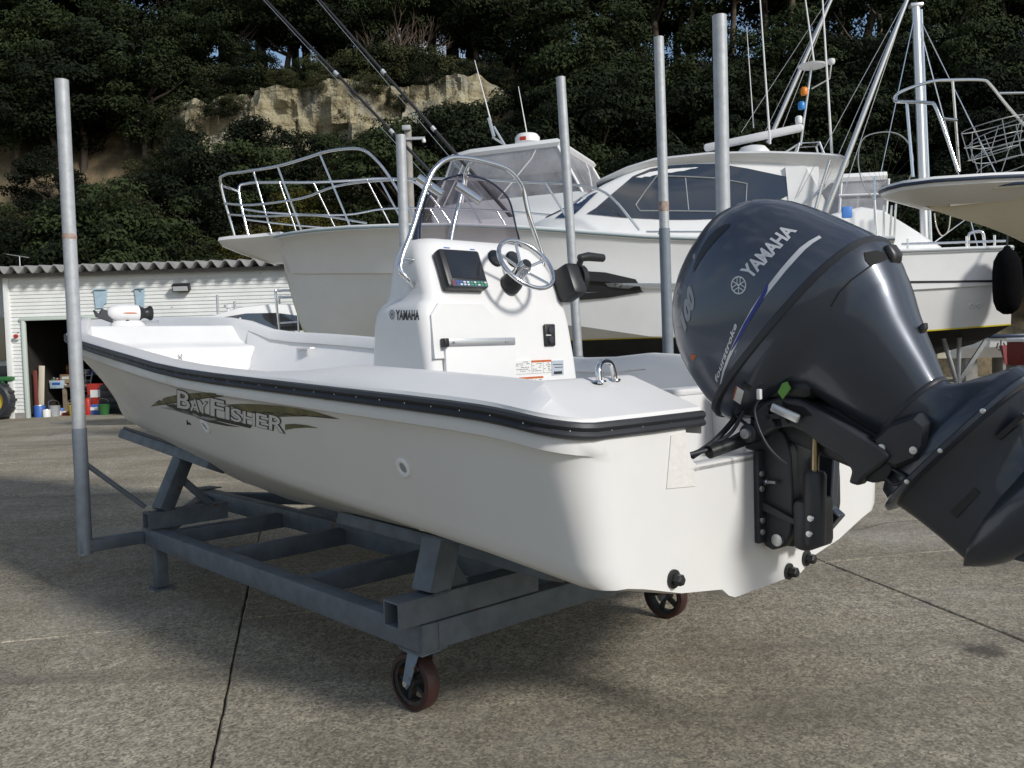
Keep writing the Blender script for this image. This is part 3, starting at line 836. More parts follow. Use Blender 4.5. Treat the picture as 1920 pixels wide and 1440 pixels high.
sidep = MB(); sidep.prism([(1.36, 1.55), (1.41, 1.66), (1.45, 1.80), (1.47, 1.86), (1.44, 1.70), (1.42, 1.58), (1.38, 1.53)], lambda u, v_, d: V(u, .30 - (v_ - 1.53) * .42 + d, v_), 0, .006); sidep.build('windscreen_side', mat('smoked side', (.015, .022, .045), .12, spec=.8), skiff, 20)

# stern cleat handle
cl = MB(); z0 = 1.095
cl.tube(catmull([(.20, .53, z0 - .005), (.205, .528, z0 + .035), (.215, .50, z0 + .055), (.22, .46, z0 + .05), (.22, .445, z0 + .02), (.22, .445, z0 - .005)], 5), .0085, 10)
cl.lathe([(.02, 0), (.018, .005), (.008, .006)], (.20, .53, z0), (0, 0, 1), 14); cl.lathe([(.02, 0), (.018, .005), (.008, .006)], (.22, .445, z0), (0, 0, 1), 14)
cl.build('mooring_bail', STEEL, skiff, 50)

# hull side: through-hull fittings, drain plugs, maker graphics
def side_pt(u, v_, off=.0015):
    h = HB.ray_cast(Vector((u, 3, v_)), Vector((0, -1, 0)))
    return V(u, (h[0].y if h[0] else .8) + off, v_)
for (u, v_, r_) in ((.735, .845, .032), (2.16, .905, .034)):
    _h = HB.ray_cast(Vector((u, 3, v_)), Vector((0, -1, 0))); c = _h[0]; nrm_ = _h[1] if _h[1].y > 0 else -_h[1]
    sk = MB().lathe([(r_, -.004), (r_, .004), (r_ * .9, .006), (r_ * .62, .006), (r_ * .55, .003), (r_ * .5, .001), (0, .001)], c, nrm_, 24).build('skin_fitting', mat('bright white fitting', (.82, .83, .85), .3), skiff, 30); MB().lathe([(r_ * .52, .0022), (0, .0023)], c, nrm_, 20).build('fitting_bore', GREYL, sk, 0)
for (y, z) in ((.478, .562), (-.11, .468), (-.219, .49)):
    pgm = MB().lathe([(.026, 0), (.026, .006), (.018, .008)], (0, y, z), (-1, 0, 0), 18); 
    pgm.lathe([(.017, .008), (.016, .03), (.011, .034), (0, .035)], (0, y, z), (-1, 0, 0), 6); pgm.build('drain_plug', BLACKP, skiff, 30)
tk = MB(); tk.box(side_pt(2.37, .905, .003), (.035, .004, .008)); tk.box(side_pt(2.378, .915, .003), (.006, .004, .03)); tk.build('speed_sensor', BLACKP, skiff)
CB_O = V(0, 0, CAM_H) - V(BX, BY, 0)
CAMB = V(CB_O.dot(SX), CB_O.dot(PY), CB_O.z)


def sight(px, py):
    d = FW + RT * ((px - 960) / FOC) - UP * ((py - 720) / FOC)
    return V(d.dot(SX), d.dot(PY), d.z).normalized()


def on_surface(bvh, px, py, off=.0015):
    h = bvh.ray_cast(CAMB, sight(px, py))
    if h[0] is None: return None
    n_ = h[1]
    if n_.dot(CAMB - h[0]) < 0: n_ = -n_
    return h[0] + n_ * off


def decal(bvh, flat, fn, off):
    vs, fs = flat; P = [on_surface(bvh, *fn(u, v_), off=off) for u, v_ in vs]
    mbx = MB(); ok = [p is not None for p in P]
    return mbx.add([p if p is not None else V(0, 0, 0) for p in P], [f for f in fs if all(ok[i] for i in f)])


# name graphic on the topsides
gq = lambda u, v_: (80 + u / 3, 540 + v_ / 3)
OLIVE = mat('olive fade graphic', (.23, .215, .08), .4, var=.75, vscale=9, col2=(.03, .03, .03))
gfx = bpy.data.objects.new('name_graphic', None); COL.objects.link(gfx); gfx.parent = skiff
sw_ = [([(610, 666), (650, 632), (700, 612), (760, 600), (850, 590), (930, 587), (1020, 597), (965, 601), (1018, 608), (930, 616), (850, 628), (760, 642), (690, 652)], OLIVE),
       ([(1030, 655), (1120, 651), (1220, 653), (1330, 662), (1430, 675), (1530, 693), (1672, 736), (1540, 722), (1400, 708), (1300, 700), (1440, 722), (1330, 724), (1220, 712), (1120, 690)], OLIVE),
       ([(1365, 766), (1420, 763), (1490, 771), (1552, 787), (1480, 785), (1420, 788), (1365, 798)], OLIVE),
       ([(660, 672), (720, 668), (790, 684), (900, 720), (1020, 742), (1040, 748), (930, 742), (820, 712), (740, 688)], GREYL),
       ([(820, 700), (880, 716), (960, 742), (1040, 765), (1116, 783), (1030, 775), (940, 756), (870, 730)], LOGOB),
       ([(612, 666), (690, 655), (760, 645), (850, 631), (935, 618), (1018, 609), (1018, 604), (930, 611), (850, 622), (760, 636), (690, 648)], LOGOB),
       ([(1180, 700), (1300, 706), (1420, 716), (1540, 726), (1672, 738), (1540, 718), (1420, 707), (1300, 697), (1180, 690)], LOGOB),
       ([(690, 655), (740, 652), (1000, 730), (1180, 770), (1170, 788), (1000, 750), (850, 715), (760, 690)], LOGOB)]
for i, (pl_, m_) in enumerate(sw_):
    o_ = decal(HB, grid_poly(pl_, 70), gq, .0012 + .0002 * (i % 4)).build('swoosh', m_, gfx, 0)
bl, br_ = Vector((762, 668)), Vector((1358, 812))
adv = [('B', 0.0, .115, 1.0), ('A', .125, .077, .7), ('Y', .198, .08, .7), ('F', .315, .12, 1.0), ('I', .457, .03, .72), ('S', .507, .095, .72), ('H', .625, .105, .72), ('E', .745, .1, .78), ('R', .868, .13, .86)]
for ch, u0, wd, hh in adv:
    for bold, m_, off, nm in ((.042, LOGOB, .0024, 'letter_outline'), (.012, mat('silver white letter', (.66, .65, .66), .4), .0034, 'letter')):
        vs, fs = text2d(ch, 1.0, bold)
        x0 = min(v[0] for v in text2d(ch, 1.0, 0)[0]); x1 = max(v[0] for v in text2d(ch, 1.0, 0)[0])
        cap_h = .70
        def fn(u, v_, x0=x0, x1=x1, u0=u0, wd=wd, hh=hh):
            t = u0 + (u - x0) / (x1 - x0) * wd; p = bl.lerp(br_, t) + Vector((0, -98 * hh * v_ / cap_h))
            return gq(p.x, p.y)
        decal(HB, (vs, fs), fn, off).build(nm, m_, gfx, 0)

# brand lettering on the console cheek
c2_ = lambda x, y: (660 + x / 3, 260 + y / 3)
_vs, _fs = text2d('YAMAHA', 1.0, .03, 0, 1.0, 1.0, 1); _x1 = max(v[0] for v in _vs)
decal(CB, (_vs, _fs), lambda u, v_: c2_(250 + 130 * u / _x1, 1018 - 54 * v_ / .72), .002).build('lettering', LETTER, con_o, 0)
em = MB()
def _ef(u, v_):
    q = on_surface(CB, *c2_(227 + u * 14, 990 - v_ * 26), off=.002); return q if q is not None else V(1.4, .3, 1.3)
fork_emblem(em, _ef, (0, 0), 1.0); em.build('emblem', LETTER, con_o, 0)
# ------------------------------------------------------------------ outboard motor, tilted up
mot = thing('outboard_motor', 'large blue grey four stroke outboard motor tilted up on the boat transom', 'outboard motor', (BX, BY, 0), BROT)
MO = (-.0985, 1.223); MBv = (.70, -.714); MAv = (-.714, -.70)
MP = lambda be, al, y=0.0: V(MO[0] + MBv[0] * be + MAv[0] * al, y, MO[1] + MBv[1] * be + MAv[1] * al)


def ring(b0, b1, hw, al, ex=2.6, n=36, tilt=0.0, front=None):
    c, h = (b0 + b1) / 2, (b1 - b0) / 2; r = []
    for k in range(n):
        a = 2 * math.pi * k / n; ca, sa = math.cos(a), math.sin(a)
        e1 = ex if ca < 0 or front is None else front
        x = math.copysign(abs(ca) ** (2 / e1), ca); y = math.copysign(abs(sa) ** (2 / e1), sa)
        r.append(MP(c + h * x, al + tilt * (x * h), hw * y))
    return r


def body(rows, name, m_, ex=2.6, cap=True, parent=mot, ang=40, n=36, front=None):
    mbx = MB(); mbx.loft([ring(*q, ex=ex, n=n, front=front) if len(q) == 4 else ring(*q[:4], ex=q[4], n=n, front=front) for q in rows], True, cap)
    return mbx, mbx.build(name, m_, parent, ang)


al = [.012, -.03, -.08, -.13, -.18, -.225, -.265, -.30, -.33, -.356, -.38, -.40, -.415, -.426, -.434, -.438]
bmx = lambda a: smooth_curve(-a, [-.012, .0, .129, .224, .30, .356, .40, .426, .438], [.331, .333, .318, .288, .243, .186, .11, .036, -.035])
bmn = lambda a: smooth_curve(-a, [-.012, .028, .098, .189, .277, .347, .413, .43, .438], [-.351, -.346, -.327, -.301, -.266, -.219, -.133, -.095, -.05])
hwf = lambda a: smooth_curve(-a, [-.012, .06, .15, .24, .31, .37, .41, .43, .438], [.192, .198, .196, .182, .158, .122, .08, .045, .012])
cowl_mb, cowl = body([(bmn(a), bmx(a), hwf(a), a) for a in al], 'cowl', COWL, ex=2.5, front=2.9)
CWB = cowl_mb.bvh()
body([(-.355, .341, .1935, .004), (-.359, .344, .199, .008), (-.359, .344, .199, .024), (-.355, .34, .194, .028)], 'cowl_seal', RUBBER, ex=2.5, front=2.9)
apr_mb, apron = body([(-.355, .337, .193, .026), (-.352, .33, .19, .05), (-.345, .318, .184, .07), (-.337, .28, .172, .093), (-.33, .22, .16, .108), (-.318, .13, .15, .135), (-.30, .085, .142, .17), (-.272, .07, .128, .22),
              (-.245, .058, .11, .28), (-.22, .045, .092, .34), (-.2, .032, .078, .385), (-.197, .03, .076, .394)], 'apron', COWLB, ex=2.6)
APB = apr_mb.bvh()
body([(-.198, .0315, .078, .392), (-.199, .033, .08, .396), (-.199, .034, .08, .401), (-.197, .034, .079, .405)], 'neck_seal', RUBBER)
body([(-.195, .034, .077, .404), (-.20, .036, .072, .42), (-.225, .05, .066, .44), (-.262, .075, .064, .46), (-.30, .10, .068, .48), (-.33, .125, .08, .495), (-.345, .135, .09, .505), (-.35, .14, .094, .53), (-.352, .144, .096, .537)], 'drive_housing', COWLB, ex=2.3)
body([(-.365, .152, .118, .538), (-.372, .158, .122, .542), (-.37, .158, .122, .552), (-.355, .15, .112, .556)], 'anti_splash_plate', COWLB, ex=2.4)
body([(-.33, .135, .075, .555), (-.31, .13, .066, .575), (-.26, .122, .056, .61), (-.225, .115, .05, .65), (-.215, .11, .048, .68), (-.23, .105, .05, .72), (-.26, .1, .05, .77)], 'lower_leg', COWLB, ex=2.0)
tp = MB(); tp.lathe([(.0, .118), (.016, .098), (.036, .07), (.056, .028), (.071, -.03), (.08, -.1), (.083, -.2), (.078, -.3), (.07, -.36), (.0, -.365)], MP(0, .772), V(MBv[0], 0, MBv[1]), 28); tp.build('gearcase', COWLB, mot, 40)
sk = MB(); sk.prism([(.03, .80), (-.18, .80), (-.24, .97), (-.14, .96), (-.05, .9)], lambda u, v_, d: MP(u, v_, d), -.012, .012); sk.build('skeg', COWLB, mot, 30)
pr = MB(); pr.lathe([(.055, -.37), (.055, -.45), (.03, -.49), (0, -.5)], MP(0, .765), V(MBv[0], 0, MBv[1]), 20)
pro = pr.build('propeller_hub', DARKP, mot, 40)
for k in range(3):
    a0 = 2 * math.pi * k / 3 + .5; bl_ = MB(); rg = []
    for r_, wd, tw in ((.045, .05, .9), (.09, .07, .75), (.13, .075, .62), (.155, .05, .55), (.165, .015, .5)):
        rg.append([MP(-.41 + q * wd * math.sin(tw) + e, .765, 0) + V(MAv[0], 0, MAv[1]) * (r_ * math.cos(a0) - q * wd * math.cos(tw) * math.sin(a0)) + V(0, 1, 0) * (r_ * math.sin(a0) + q * wd * math.cos(tw) * math.cos(a0)) for q, e in ((-1, 0), (0, .008), (1, 0), (0, -.004))])
    bl_.loft(rg, True, True).build('propeller_blade', DARKP, pro, 40)
# raised apron handle recess and latch at the back of the cowl
nb = lambda be, al_, off=.002, B=APB: B.ray_cast(MP(be, al_, 1.0), Vector((0, -1, 0)))
def side_on(B, off):
    def f(be, al_):
        h = B.ray_cast(MP(be, al_, 1.0), Vector((0, -1, 0)))
        return (h[0] + V(0, off, 0)) if h[0] else MP(be, al_, .15)
    return f
def px_on(B, poly_, step, off, name, m_, parent):
    return decal(B, grid_poly(poly_, step), lambda u, v_: (u, v_), off).build(name, m_, parent, 40)
cw = lambda x, y: (1260 + x * .2985, 370 + y * .2985)
# air intake slot
px_on(CWB, [cw(*q) for q in ((135, 472), (140, 430), (160, 370), (190, 310), (235, 245), (285, 195), (335, 170), (367, 168), (355, 190), (310, 235), (260, 290), (215, 345), (175, 405))], 8, .0015, 'air_intake', BLACKP, mot)
# silver and blue stripe
st_l = [cw(*q) for q in ((300, 1180), (318, 1090), (350, 1000), (390, 910), (440, 810), (500, 700), (560, 610), (610, 545), (680, 455), (740, 385), (800, 320), (860, 275), (925, 240))]
st_r = [cw(*q) for q in ((306, 1182), (330, 1095), (366, 1005), (412, 915), (466, 815), (530, 705), (592, 615), (645, 550), (715, 462), (775, 395), (835, 330), (890, 285), (940, 255))]
px_on(CWB, st_l + st_r[::-1], 14, .0010, 'stripe', SILVER, mot)
bl_l = [cw(*q) for q in ((370, 960), (410, 880), (455, 790), (505, 705), (550, 630), (585, 570), (603, 535))]
bl_r = [cw(*q) for q in ((376, 962), (425, 890), (474, 800), (528, 712), (575, 640), (600, 590), (608, 540))]
px_on(CWB, bl_l + bl_r[::-1], 12, .0018, 'stripe_accent', BLUEG, mot)
# maker lettering
vs, fs = text2d('YAMAHA', 1.0, .035, 0, 1.0, 1.0, 1); x1 = max(v[0] for v in vs)
p00, p10, p01, p11 = [Vector(cw(*q)) for q in ((497, 510), (784, 208), (430, 455), (706, 166))]
def quad(u, v_): 
    a_ = p00.lerp(p10, u); b_ = p01.lerp(p11, u); q = a_.lerp(b_, v_); return (q.x, q.y)
decal(CWB, (vs, fs), lambda u, v_: quad(u / x1, v_ / .72), .0014).build('lettering', SILVER, mot, 0)
em = MB()
def emf(u, v_):
    q = on_surface(CWB, *cw(420 + u * 48, 552 - v_ * 57), off=.0014); return q if q is not None else V(0, 0, 1.2)
fork_emblem(em, emf, (0, 0), 1.0); em.build('emblem', SILVER, mot, 0)
vs, fs = text2d('fourstroke', 1.0, .03, .35, 1.0, 1.05, 1); x1 = max(v[0] for v in vs)
q00, q10, q01, q11 = [Vector(cw(*q)) for q in ((283, 1165), (412, 800), (262, 1150), (388, 788))]
def quad2(u, v_):
    q = q00.lerp(q10, u).lerp(q01.lerp(q11, u), v_); return (q.x, q.y)
decal(CWB, (vs, fs), lambda u, v_: quad2(u / x1, v_ / .72), .0014).build('model_lettering', SILVER, mot, 0)
vs, fs = text2d('100', 1.0, .07, .2, 1.0, 1.0, 1); x1 = max(v[0] for v in vs)
n00, n10, n01, n11 = [Vector(cw(*q)) for q in ((75, 860), (150, 640), (45, 800), (112, 540))]
def quad3(u, v_):
    q = n00.lerp(n10, u).lerp(n01.lerp(n11, u), v_); return (q.x, q.y)
decal(CWB, (vs, fs), lambda u, v_: quad3(u / x1, v_ / .72), .0014).build('power_number', mat('dim grey graphic', (.28, .29, .31), .4), mot, 0)
px_on(CWB, [cw(*q) for q in ((120, 985), (155, 990), (135, 1030), (118, 1010))], 8, .0014, 'warning_mark', ORANGE, mot)
px_on(APB, [cw(*q) for q in ((408, 1185), (452, 1215), (430, 1300), (383, 1268))], 10, .0012, 'specification_label', STICK, mot)
px_on(APB, [cw(*q) for q in ((404, 1187), (412, 1190), (388, 1272), (381, 1268))], 10, .0018, 'label_edge', ORANGE, mot)
px_on(APB, [cw(*q) for q in ((448, 1155), (500, 1190), (488, 1215), (440, 1180))], 10, .003, 'flush_port', BLACKP, mot)
c1 = lambda x, y: (1260 + x * .521, 350 + y * .521)
px_on(APB, [c1(*q) for q in ((690, 238), (735, 230), (765, 240), (775, 262), (745, 275), (712, 285), (695, 265))], 12, .002, 'cowl_latch', mat('recess shade and seam black', (.006, .006, .007), .8), mot)  # flat black patch; the hand recess is darkened by colour alone
px_on(APB, [c1(*q) for q in ((772, 250), (705, 296), (645, 340), (604, 382), (574, 432), (570, 430), (600, 378), (641, 335), (701, 291), (768, 246))], 10, .0012, 'panel_seam', mat('recess shade and seam black', (.006, .006, .007), .8), mot)
body([(-.362, -.335, .026, .05), (-.368, -.33, .03, .058), (-.362, -.325, .03, .085), (-.35, -.32, .026, .095)], 'rear_latch', BLACKP)
body([(-.268, -.235, .012, .262), (-.274, -.23, .014, .268), (-.266, -.225, .012, .278)], 'pilot_outlet', BLACKP, n=14)
# lower mount cover with two bolts
cv = MB(); pl_ = [(.02, .405), (-.045, .408), (-.118, .44), (-.12, .475), (-.075, .512), (-.03, .522), (.028, .50), (.05, .455)]
cv.prism(pl_, lambda u, v_, d: MP(u, v_, d), .05, .09)
cv.loft([[MP(u, v_, .09) for u, v_ in pl_], [MP(-.03 + (u + .03) * .82, .465 + (v_ - .465) * .82, .103) for u, v_ in pl_]], True); cv.poly([MP(-.03 + (u + .03) * .82, .465 + (v_ - .465) * .82, .103) for u, v_ in pl_])
cvo = cv.build('mount_cover', DARKP, mot, 30)
for be, a_ in ((.012, .44), (-.045, .50)):
    MB().lathe([(.011, 0), (.01, .005), (0, .006)], MP(be, a_, .102), (0, 1, 0), 12).build('bolt', ALU, cvo, 40)
mt2 = MB(); mt2.lathe([(.05, -.11), (.05, .085), (.04, .09)], MP(.07, .45), (0, 1, 0), 20); mt2.build('lower_mount', DARKP, mot, 40)
for be, a_ in ((-.1, .548), (.02, .548), (-.24, .546)):
    MB().lathe([(.007, 0), (.006, .004), (0, .005)], MP(be, a_, .118 if be > -.2 else .11), (0, 1, 0), 10).build('plate_bolt', ALU, mot, 40)
gw = MB(); gw.prism([(-.285, .60), (-.2, .60), (-.2, .612), (-.285, .612)], lambda u, v_, d: MP(u, v_, d), .03, .062); gw.build('water_intake', BLACKP, mot, 20)
gv = MB(); gv.prism([(.02, .66), (-.07, .655), (-.07, .672), (.02, .68)], lambda u, v_, d: MP(u, v_, d), .03, .0525); gv.build('intake_grille', BLACKP, mot, 20)

# brackets: two transom clamps, the tilt arm, trim ram
def xz(poly_, y0, y1, name, m_, bev=None, parent=mot):
    mbx = MB(); mbx.prism(poly_, lambda u, v_, d: V(u, d, v_), y0, y1)
    o_ = mbx.build(name, m_, parent, 30)
    mod = o_.modifiers.new('bevel', 'BEVEL'); mod.width = bev or .006; mod.segments = 2; mod.limit_method = 'ANGLE'; mod.angle_limit = rad(40)
    return o_
DX_, DY_ = .05, -.10
clampP = [(u + DX_ if u < 0 else u, z) for u, z in ((.05, .875), (.03, .93), (-.02, .965), (-.08, .96), (-.135, .92), (-.155, .86), (-.16, .76), (-.16, .68), (-.15, .62), (-.13, .585), (-.09, .568), (-.06, .58), (-.052, .61), (-.05, .66), (-.05, .86), (.05, .868))]
for y0, y1 in ((.105, .145), (-.145, -.105)):
    co = xz(clampP, y0 + DY_, y1 + DY_, 'clamp_bracket', DARKP, .01)
for sg in (1, -1): MB().box((-.010, sg * .16 + DY_, .73), (.018, .04, .28), bevel=.004).build('clamp_flange', DARKP, mot, 30)
rb = MB(); rb.prism([(-.02, .715), (-.02, .69), (-.14, .655), (-.15, .665)], lambda u, v_, d: V(u, d, v_), .12 + DY_, .165 + DY_); rb.build('clamp_rib', DARKP, mot, 20)
for z in (.80, .755, .66, .625):
    MB().lathe([(.009, 0), (.009, .007), (0, .008)], (-.019, .168 + DY_, z), (-1, 0, 0), 6).build('clamp_bolt', ALU, mot, 30)
bo = MB(); bo.lathe([(.006, 0), (.006, .05)], (-.018, .155 + DY_, .775), (-1, .15, .05), 8); bo.lathe([(.011, .008), (.011, .016)], (-.018, .155 + DY_, .775), (-1, .15, .05), 6); bo.build('mounting_stud', STEEL, mot, 30)
MB().lathe([(.018, 0), (.018, .01), (.01, .012)], (-.06, .145 + DY_, .603), (0, 1, 0), 18).build('pivot_bolt', ALU, mot, 30)
sp_ = MB(); sp_.box((-.06, DY_, .60), (.06, .21, .05), bevel=.012); sp_.build('clamp_spacer', DARKP, mot, 30)
sh_ = MB(); sh_.box((-.055, DY_, .75), (.075, .19, .30), bevel=.02); sh_.build('swivel_housing', DARKP, mot, 40)
tt = MB(); tt.lathe([(.028, -.2), (.028, .12), (.02, .125)], (-.01, 0, .925), (0, 1, 0), 18); tt.build('tilt_tube', DARKP, mot, 40)
MB().lathe([(.016, 0), (.015, .012), (0, .014)], (-.01, .125, .925), (0, 1, 0), 14).build('tilt_nut', ALU, mot, 40)
swp = [(-.03, .99), (-.06, 1.02), (-.11, 1.035), (-.17, 1.03), (-.235, 1.0), (-.32, .955), (-.41, .905), (-.43, .885), (-.40, .855), (-.36, .825), (-.345, .80), (-.315, .805), (-.325, .84), (-.30, .872), (-.24, .90), (-.19, .935), (-.15, .95), (-.10, .945), (-.06, .92), (-.02, .925)]
xz(swp, .07, .115, 'swivel_arm', DARKP, .008); xz(swp, -.115, -.07, 'swivel_arm', DARKP, .008)
sb = MB(); sb.bar((-.06, 0, .985), (-.43, 0, .86), .15, .07, up=(0, 1, 0), bevel=.02); sb.build('swivel_bracket', DARKP, mot, 40)
# open webs of the arm and the grey steering link
wbm = MB()
for a_, b_ in (((-.075, .99), (-.10, .95)), ((-.12, 1.02), (-.135, .96)), ((-.06, .975), (-.16, .985))):
    wbm.bar((a_[0], .122, a_[1]), (b_[0], .122, b_[1]), .012, .014)
wbm.build('arm_web', DARKP, mot, 20, kind='stuff')
for tri in (((-.075, 1.01), (-.11, 1.018), (-.118, .985), (-.085, .98)), ((-.13, 1.018), (-.19, 1.008), (-.215, .985), (-.16, .975), (-.135, .985)), ((-.07, .97), (-.115, .972), (-.12, .95), (-.09, .948))):
    xz(list(tri), .1145, .1165, 'arm_recess_shade', mat('recess shade and seam black', (.006, .006, .007), .8), .0005)  # thin black plates; shade of the arm's hollows put into their colour
lk = MB(); lk.bar((-.10, .135, 1.008), (-.185, .135, .975), .012, .026, up=(0, 0, 1), bevel=.005); lk.build('trim_sender_link', ALU, mot, 30)
rm = MB(); rm.lathe([(.03, 0), (.032, .02), (.032, .2), (.026, .21)], (-.178, .05, .61), (-.03, 0, 1), 18); rm.build('trim_cylinder', DARKP, mot, 40)
rd = MB(); rd.lathe([(.011, .2), (.011, .34)], (-.178, .05, .61), (-.03, 0, 1), 12); rd.build('trim_rod', mat('brassy rod', (.38, .31, .2), .25, metal=.9), mot, 40)
rs = MB(); rs.box((-.15, 0, .66), (.06, .15, .15), bevel=.02); rs.build('trim_pump', DARKP, mot, 40)
sbp = [(-.03, .86), (-.155, .84), (-.142, .682), (-.17, .662), (-.085, .558), (-.03, .555)]
xz(sbp, -.16, -.12, 'guard_plate', COWLB, .006)
for (x, y, z) in ((-.19, .06, .69), (-.185, .06, .645)):
    MB().lathe([(.009, 0), (.009, .008), (0, .009)], (x, y + .025, z), (0, 1, 0), 8).build('ram_bolt', ALU, mot, 30)
# steering ram, hoses and cables across the well
srm = MB(); srm.lathe([(.02, -.1), (.02, .1)], (.03, .13, .895), (.25, 1, -.2), 14); srm.build('steering_ram', BLACKP, mot, 40)
for k, (pts, r_) in enumerate((([(.08, .3, .872), (.05, .2, .888), (.02, .12, .92), (-.04, .08, .97), (-.03, .08, 1.03)], .007), ([(.08, .27, .866), (.07, .18, .9), (.06, .1, .95), (.02, .06, 1.02)], .009), ([(.1, .3, .862), (.07, .2, .89), (.03, .14, .93), (.0, .1, 1.02)], .006), ([(-.085, .17, 1.035), (-.07, .175, 1.0), (-.085, .18, .95), (-.11, .175, .9), (-.14, .165, .865), (-.16, .16, .85)], .0035), ([(-.42, .08, .85), (-.46, .09, .83), (-.43, .085, .81), (-.40, .08, .825)], .005), ([(.0, .1, .945), (.035, .105, .975), (.03, .1, 1.0), (-.02, .1, 1.03)], .005))):
    MB().tube(catmull(pts, 5), r_, 8).build('control_cable', RUBBER, mot, 60)
MB().box((-.083, .17, 1.045), (.012, .014, .03), bevel=.003).build('wire_connector', WHITEP, mot)
un = MB(); un.box((.03, 0, 1.0), (.2, .2, .06), bevel=.02); un.box((-.10, 0, 1.06), (.22, .22, .07), bevel=.03); un.build('engine_underside', BLACKP, mot, 40)
gt = MB(); gt.prism([(-.135, 1.075), (-.12, 1.05), (-.135, 1.03), (-.16, 1.06), (-.15, 1.08)], lambda u, v_, d: V(u, d, v_), .13, .135); gt.build('tag_strip', mat('green tag', (.12, .3, .05), .5), mot, 0)
# ------------------------------------------------------------------ steel boat cradle on casters
cra = thing('boat_cradle', 'grey painted steel cradle with tall guide poles and casters under the fishing boat', 'boat cradle', (BX, BY, 0), BROT)
CA, CF, CW, CD = .85, 3.22, .735, 4.16
ZT, ZB = .316, .225; TB = .075
hz, mz = ZT - ZB, (ZT + ZB) / 2


def beam(a, b, name='frame_beam', wd=TB, ht=hz, m_=None, hollow=0.0, bevel=.006):
    return MB().bar(a, b, wd, ht, bevel=0 if hollow else bevel, hollow=hollow).build(name, m_ or PAINTG, cra, 30)


for s in (1, -1):
    beam((CA - .04, s * (CW - TB / 2), mz), (CF + .04, s * (CW - TB / 2), mz), 'side_beam')
beam((CA, CW - TB, mz - .001), (CA, -CW + TB, mz - .001), 'aft_beam')
for X in (1.70, 2.42, 3.08):
    beam((X, CW - TB - .001, mz - .004), (X, -CW + TB + .001, mz - .004), 'cross_beam', .07, hz - .012)
beam((CA + .04, 0, mz + .012), (CD, 0, mz + .012), 'keel_beam', .07, hz + .01)
for s in (1, -1):
    beam((CF - .02, s * (CW - .06), mz + .003), (CD - .03, s * .02, mz + .003), 'bow_beam', .06, hz - .02)
pt_ = MB(); pt_.prism([(CD - .07, .08), (CD + .05, .05), (CD + .05, -.05), (CD - .07, -.08)], lambda u, v_, d: V(u, v_, d), ZT + .018, ZT + .026); pt_.build('gusset_plate', PAINTG, cra, 20)
# front legs, stub tube and raking posts with bow bunks
for s in (1, -1):
    MB().box((CF - .07, s * (CW - .05), ZB / 2 + .006), (.06, .06, ZB - .012), bevel=.005).build('front_leg', PAINTG, cra)
    MB().box((CF - .07, s * (CW - .05), .004), (.1, .1, .008)).build('foot_plate', PAINTG, cra)
    beam((CF - .06, s * (CW + .01), ZT + .045), (CF - .06, s * .32, ZT + .045), 'front_stub', .085, .085, hollow=.006)
    beam((CF - .06, s * .66, ZT + .085), (CF - .01, s * .50, .69), 'raking_post', .075, .085)
    beam((CF - .06, s * .4, ZT + .085), (CF - .03, s * .545, .56), 'post_brace', .03, .04)
    a_, b_ = V(2.75, s * .53, .655), V(4.22, s * .46, .722)
    MB().bar(a_, b_, .10, .055, up=(0, s * -.45, 1), bevel=.006).build('bow_bunk', PAINTG, cra)
    up_ = V(0, s * -.45, 1).normalized()
    MB().bar(a_ + up_ * .037 + V(.02, 0, 0), b_ + up_ * .037 - V(.01, 0, 0), .085, .018, up=(0, s * -.45, 1), bevel=.004).build('bunk_pad', RUBBER, cra)
    # aft supports
    beam((CA + .01, s * (CW + .075), ZT + .046), (CA + .01, s * .2, ZT + .046), 'aft_stub', .085, .085, hollow=.006)
    beam((CA + .005, s * .655, ZT + .088), (CA + .01, s * .60, .565), 'aft_post', .09, .09, hollow=.006)
    MB().prism([(s * .59, ZT + .089), (s * .50, ZT + .089), (s * .56, .5), (s * .59, .5)], lambda u, v_, d: V(CA + d, u, v_), -.005, .005).build('gusset_plate', PAINTG, cra, 20)
    MB().bar(V(.5, s * .42, .478), V(1.75, s * .42, .50), .09, .05, up=(0, s * -.3, 1), bevel=.006).build('aft_bunk', PAINTG, cra)
# keel posts with timber chocks
for X in (2.1, 1.1):
    MB().box((X, 0, ZT + .055), (.09, .085, .06), bevel=.004).build('keel_post', PAINTG, cra)
    MB().box((X, 0, ZT + .108), (.14, .13, .046), bevel=.006).build('timber_chock', WOOD, cra)
# guide poles on outrigger arms
for X, s, top in ((3.245, 1, 2.576), (3.235, -1, 2.585), (.85, -1, 2.656)):
    y = s * (1.017 if s > 0 else (1.0 if X > 2 else 1.055))
    beam((X, s * CW, mz - .005), (X, y + s * .03, mz - .005), 'outrigger_arm', .06, .06)
    pb = MB(); pb.tube([(X, y, ZB - .0), (X, y, .86)], .0345, 18); pole = pb.build('pole_socket', PAINTP, cra, 60)
    pu = MB(); pu.tube([(X, y, .86), (X, y, top)], .032, 18); pu.build('guide_pole', GALV, cra, 60)
    if X > 2:
        rg_ = MB(); rg_.lathe([(.0328, -.012), (.0335, 0), (.0328, .014)], (X, y, 1.81), (0, 0, 1), 18, cap=False); rg_.build('rust_ring', RUST, cra, 60)
    MB().tube([(X, y - s * .01, .69), (X, s * (CW - .02), .42)], .013, 10).build('pole_brace', PAINTP, cra, 60)
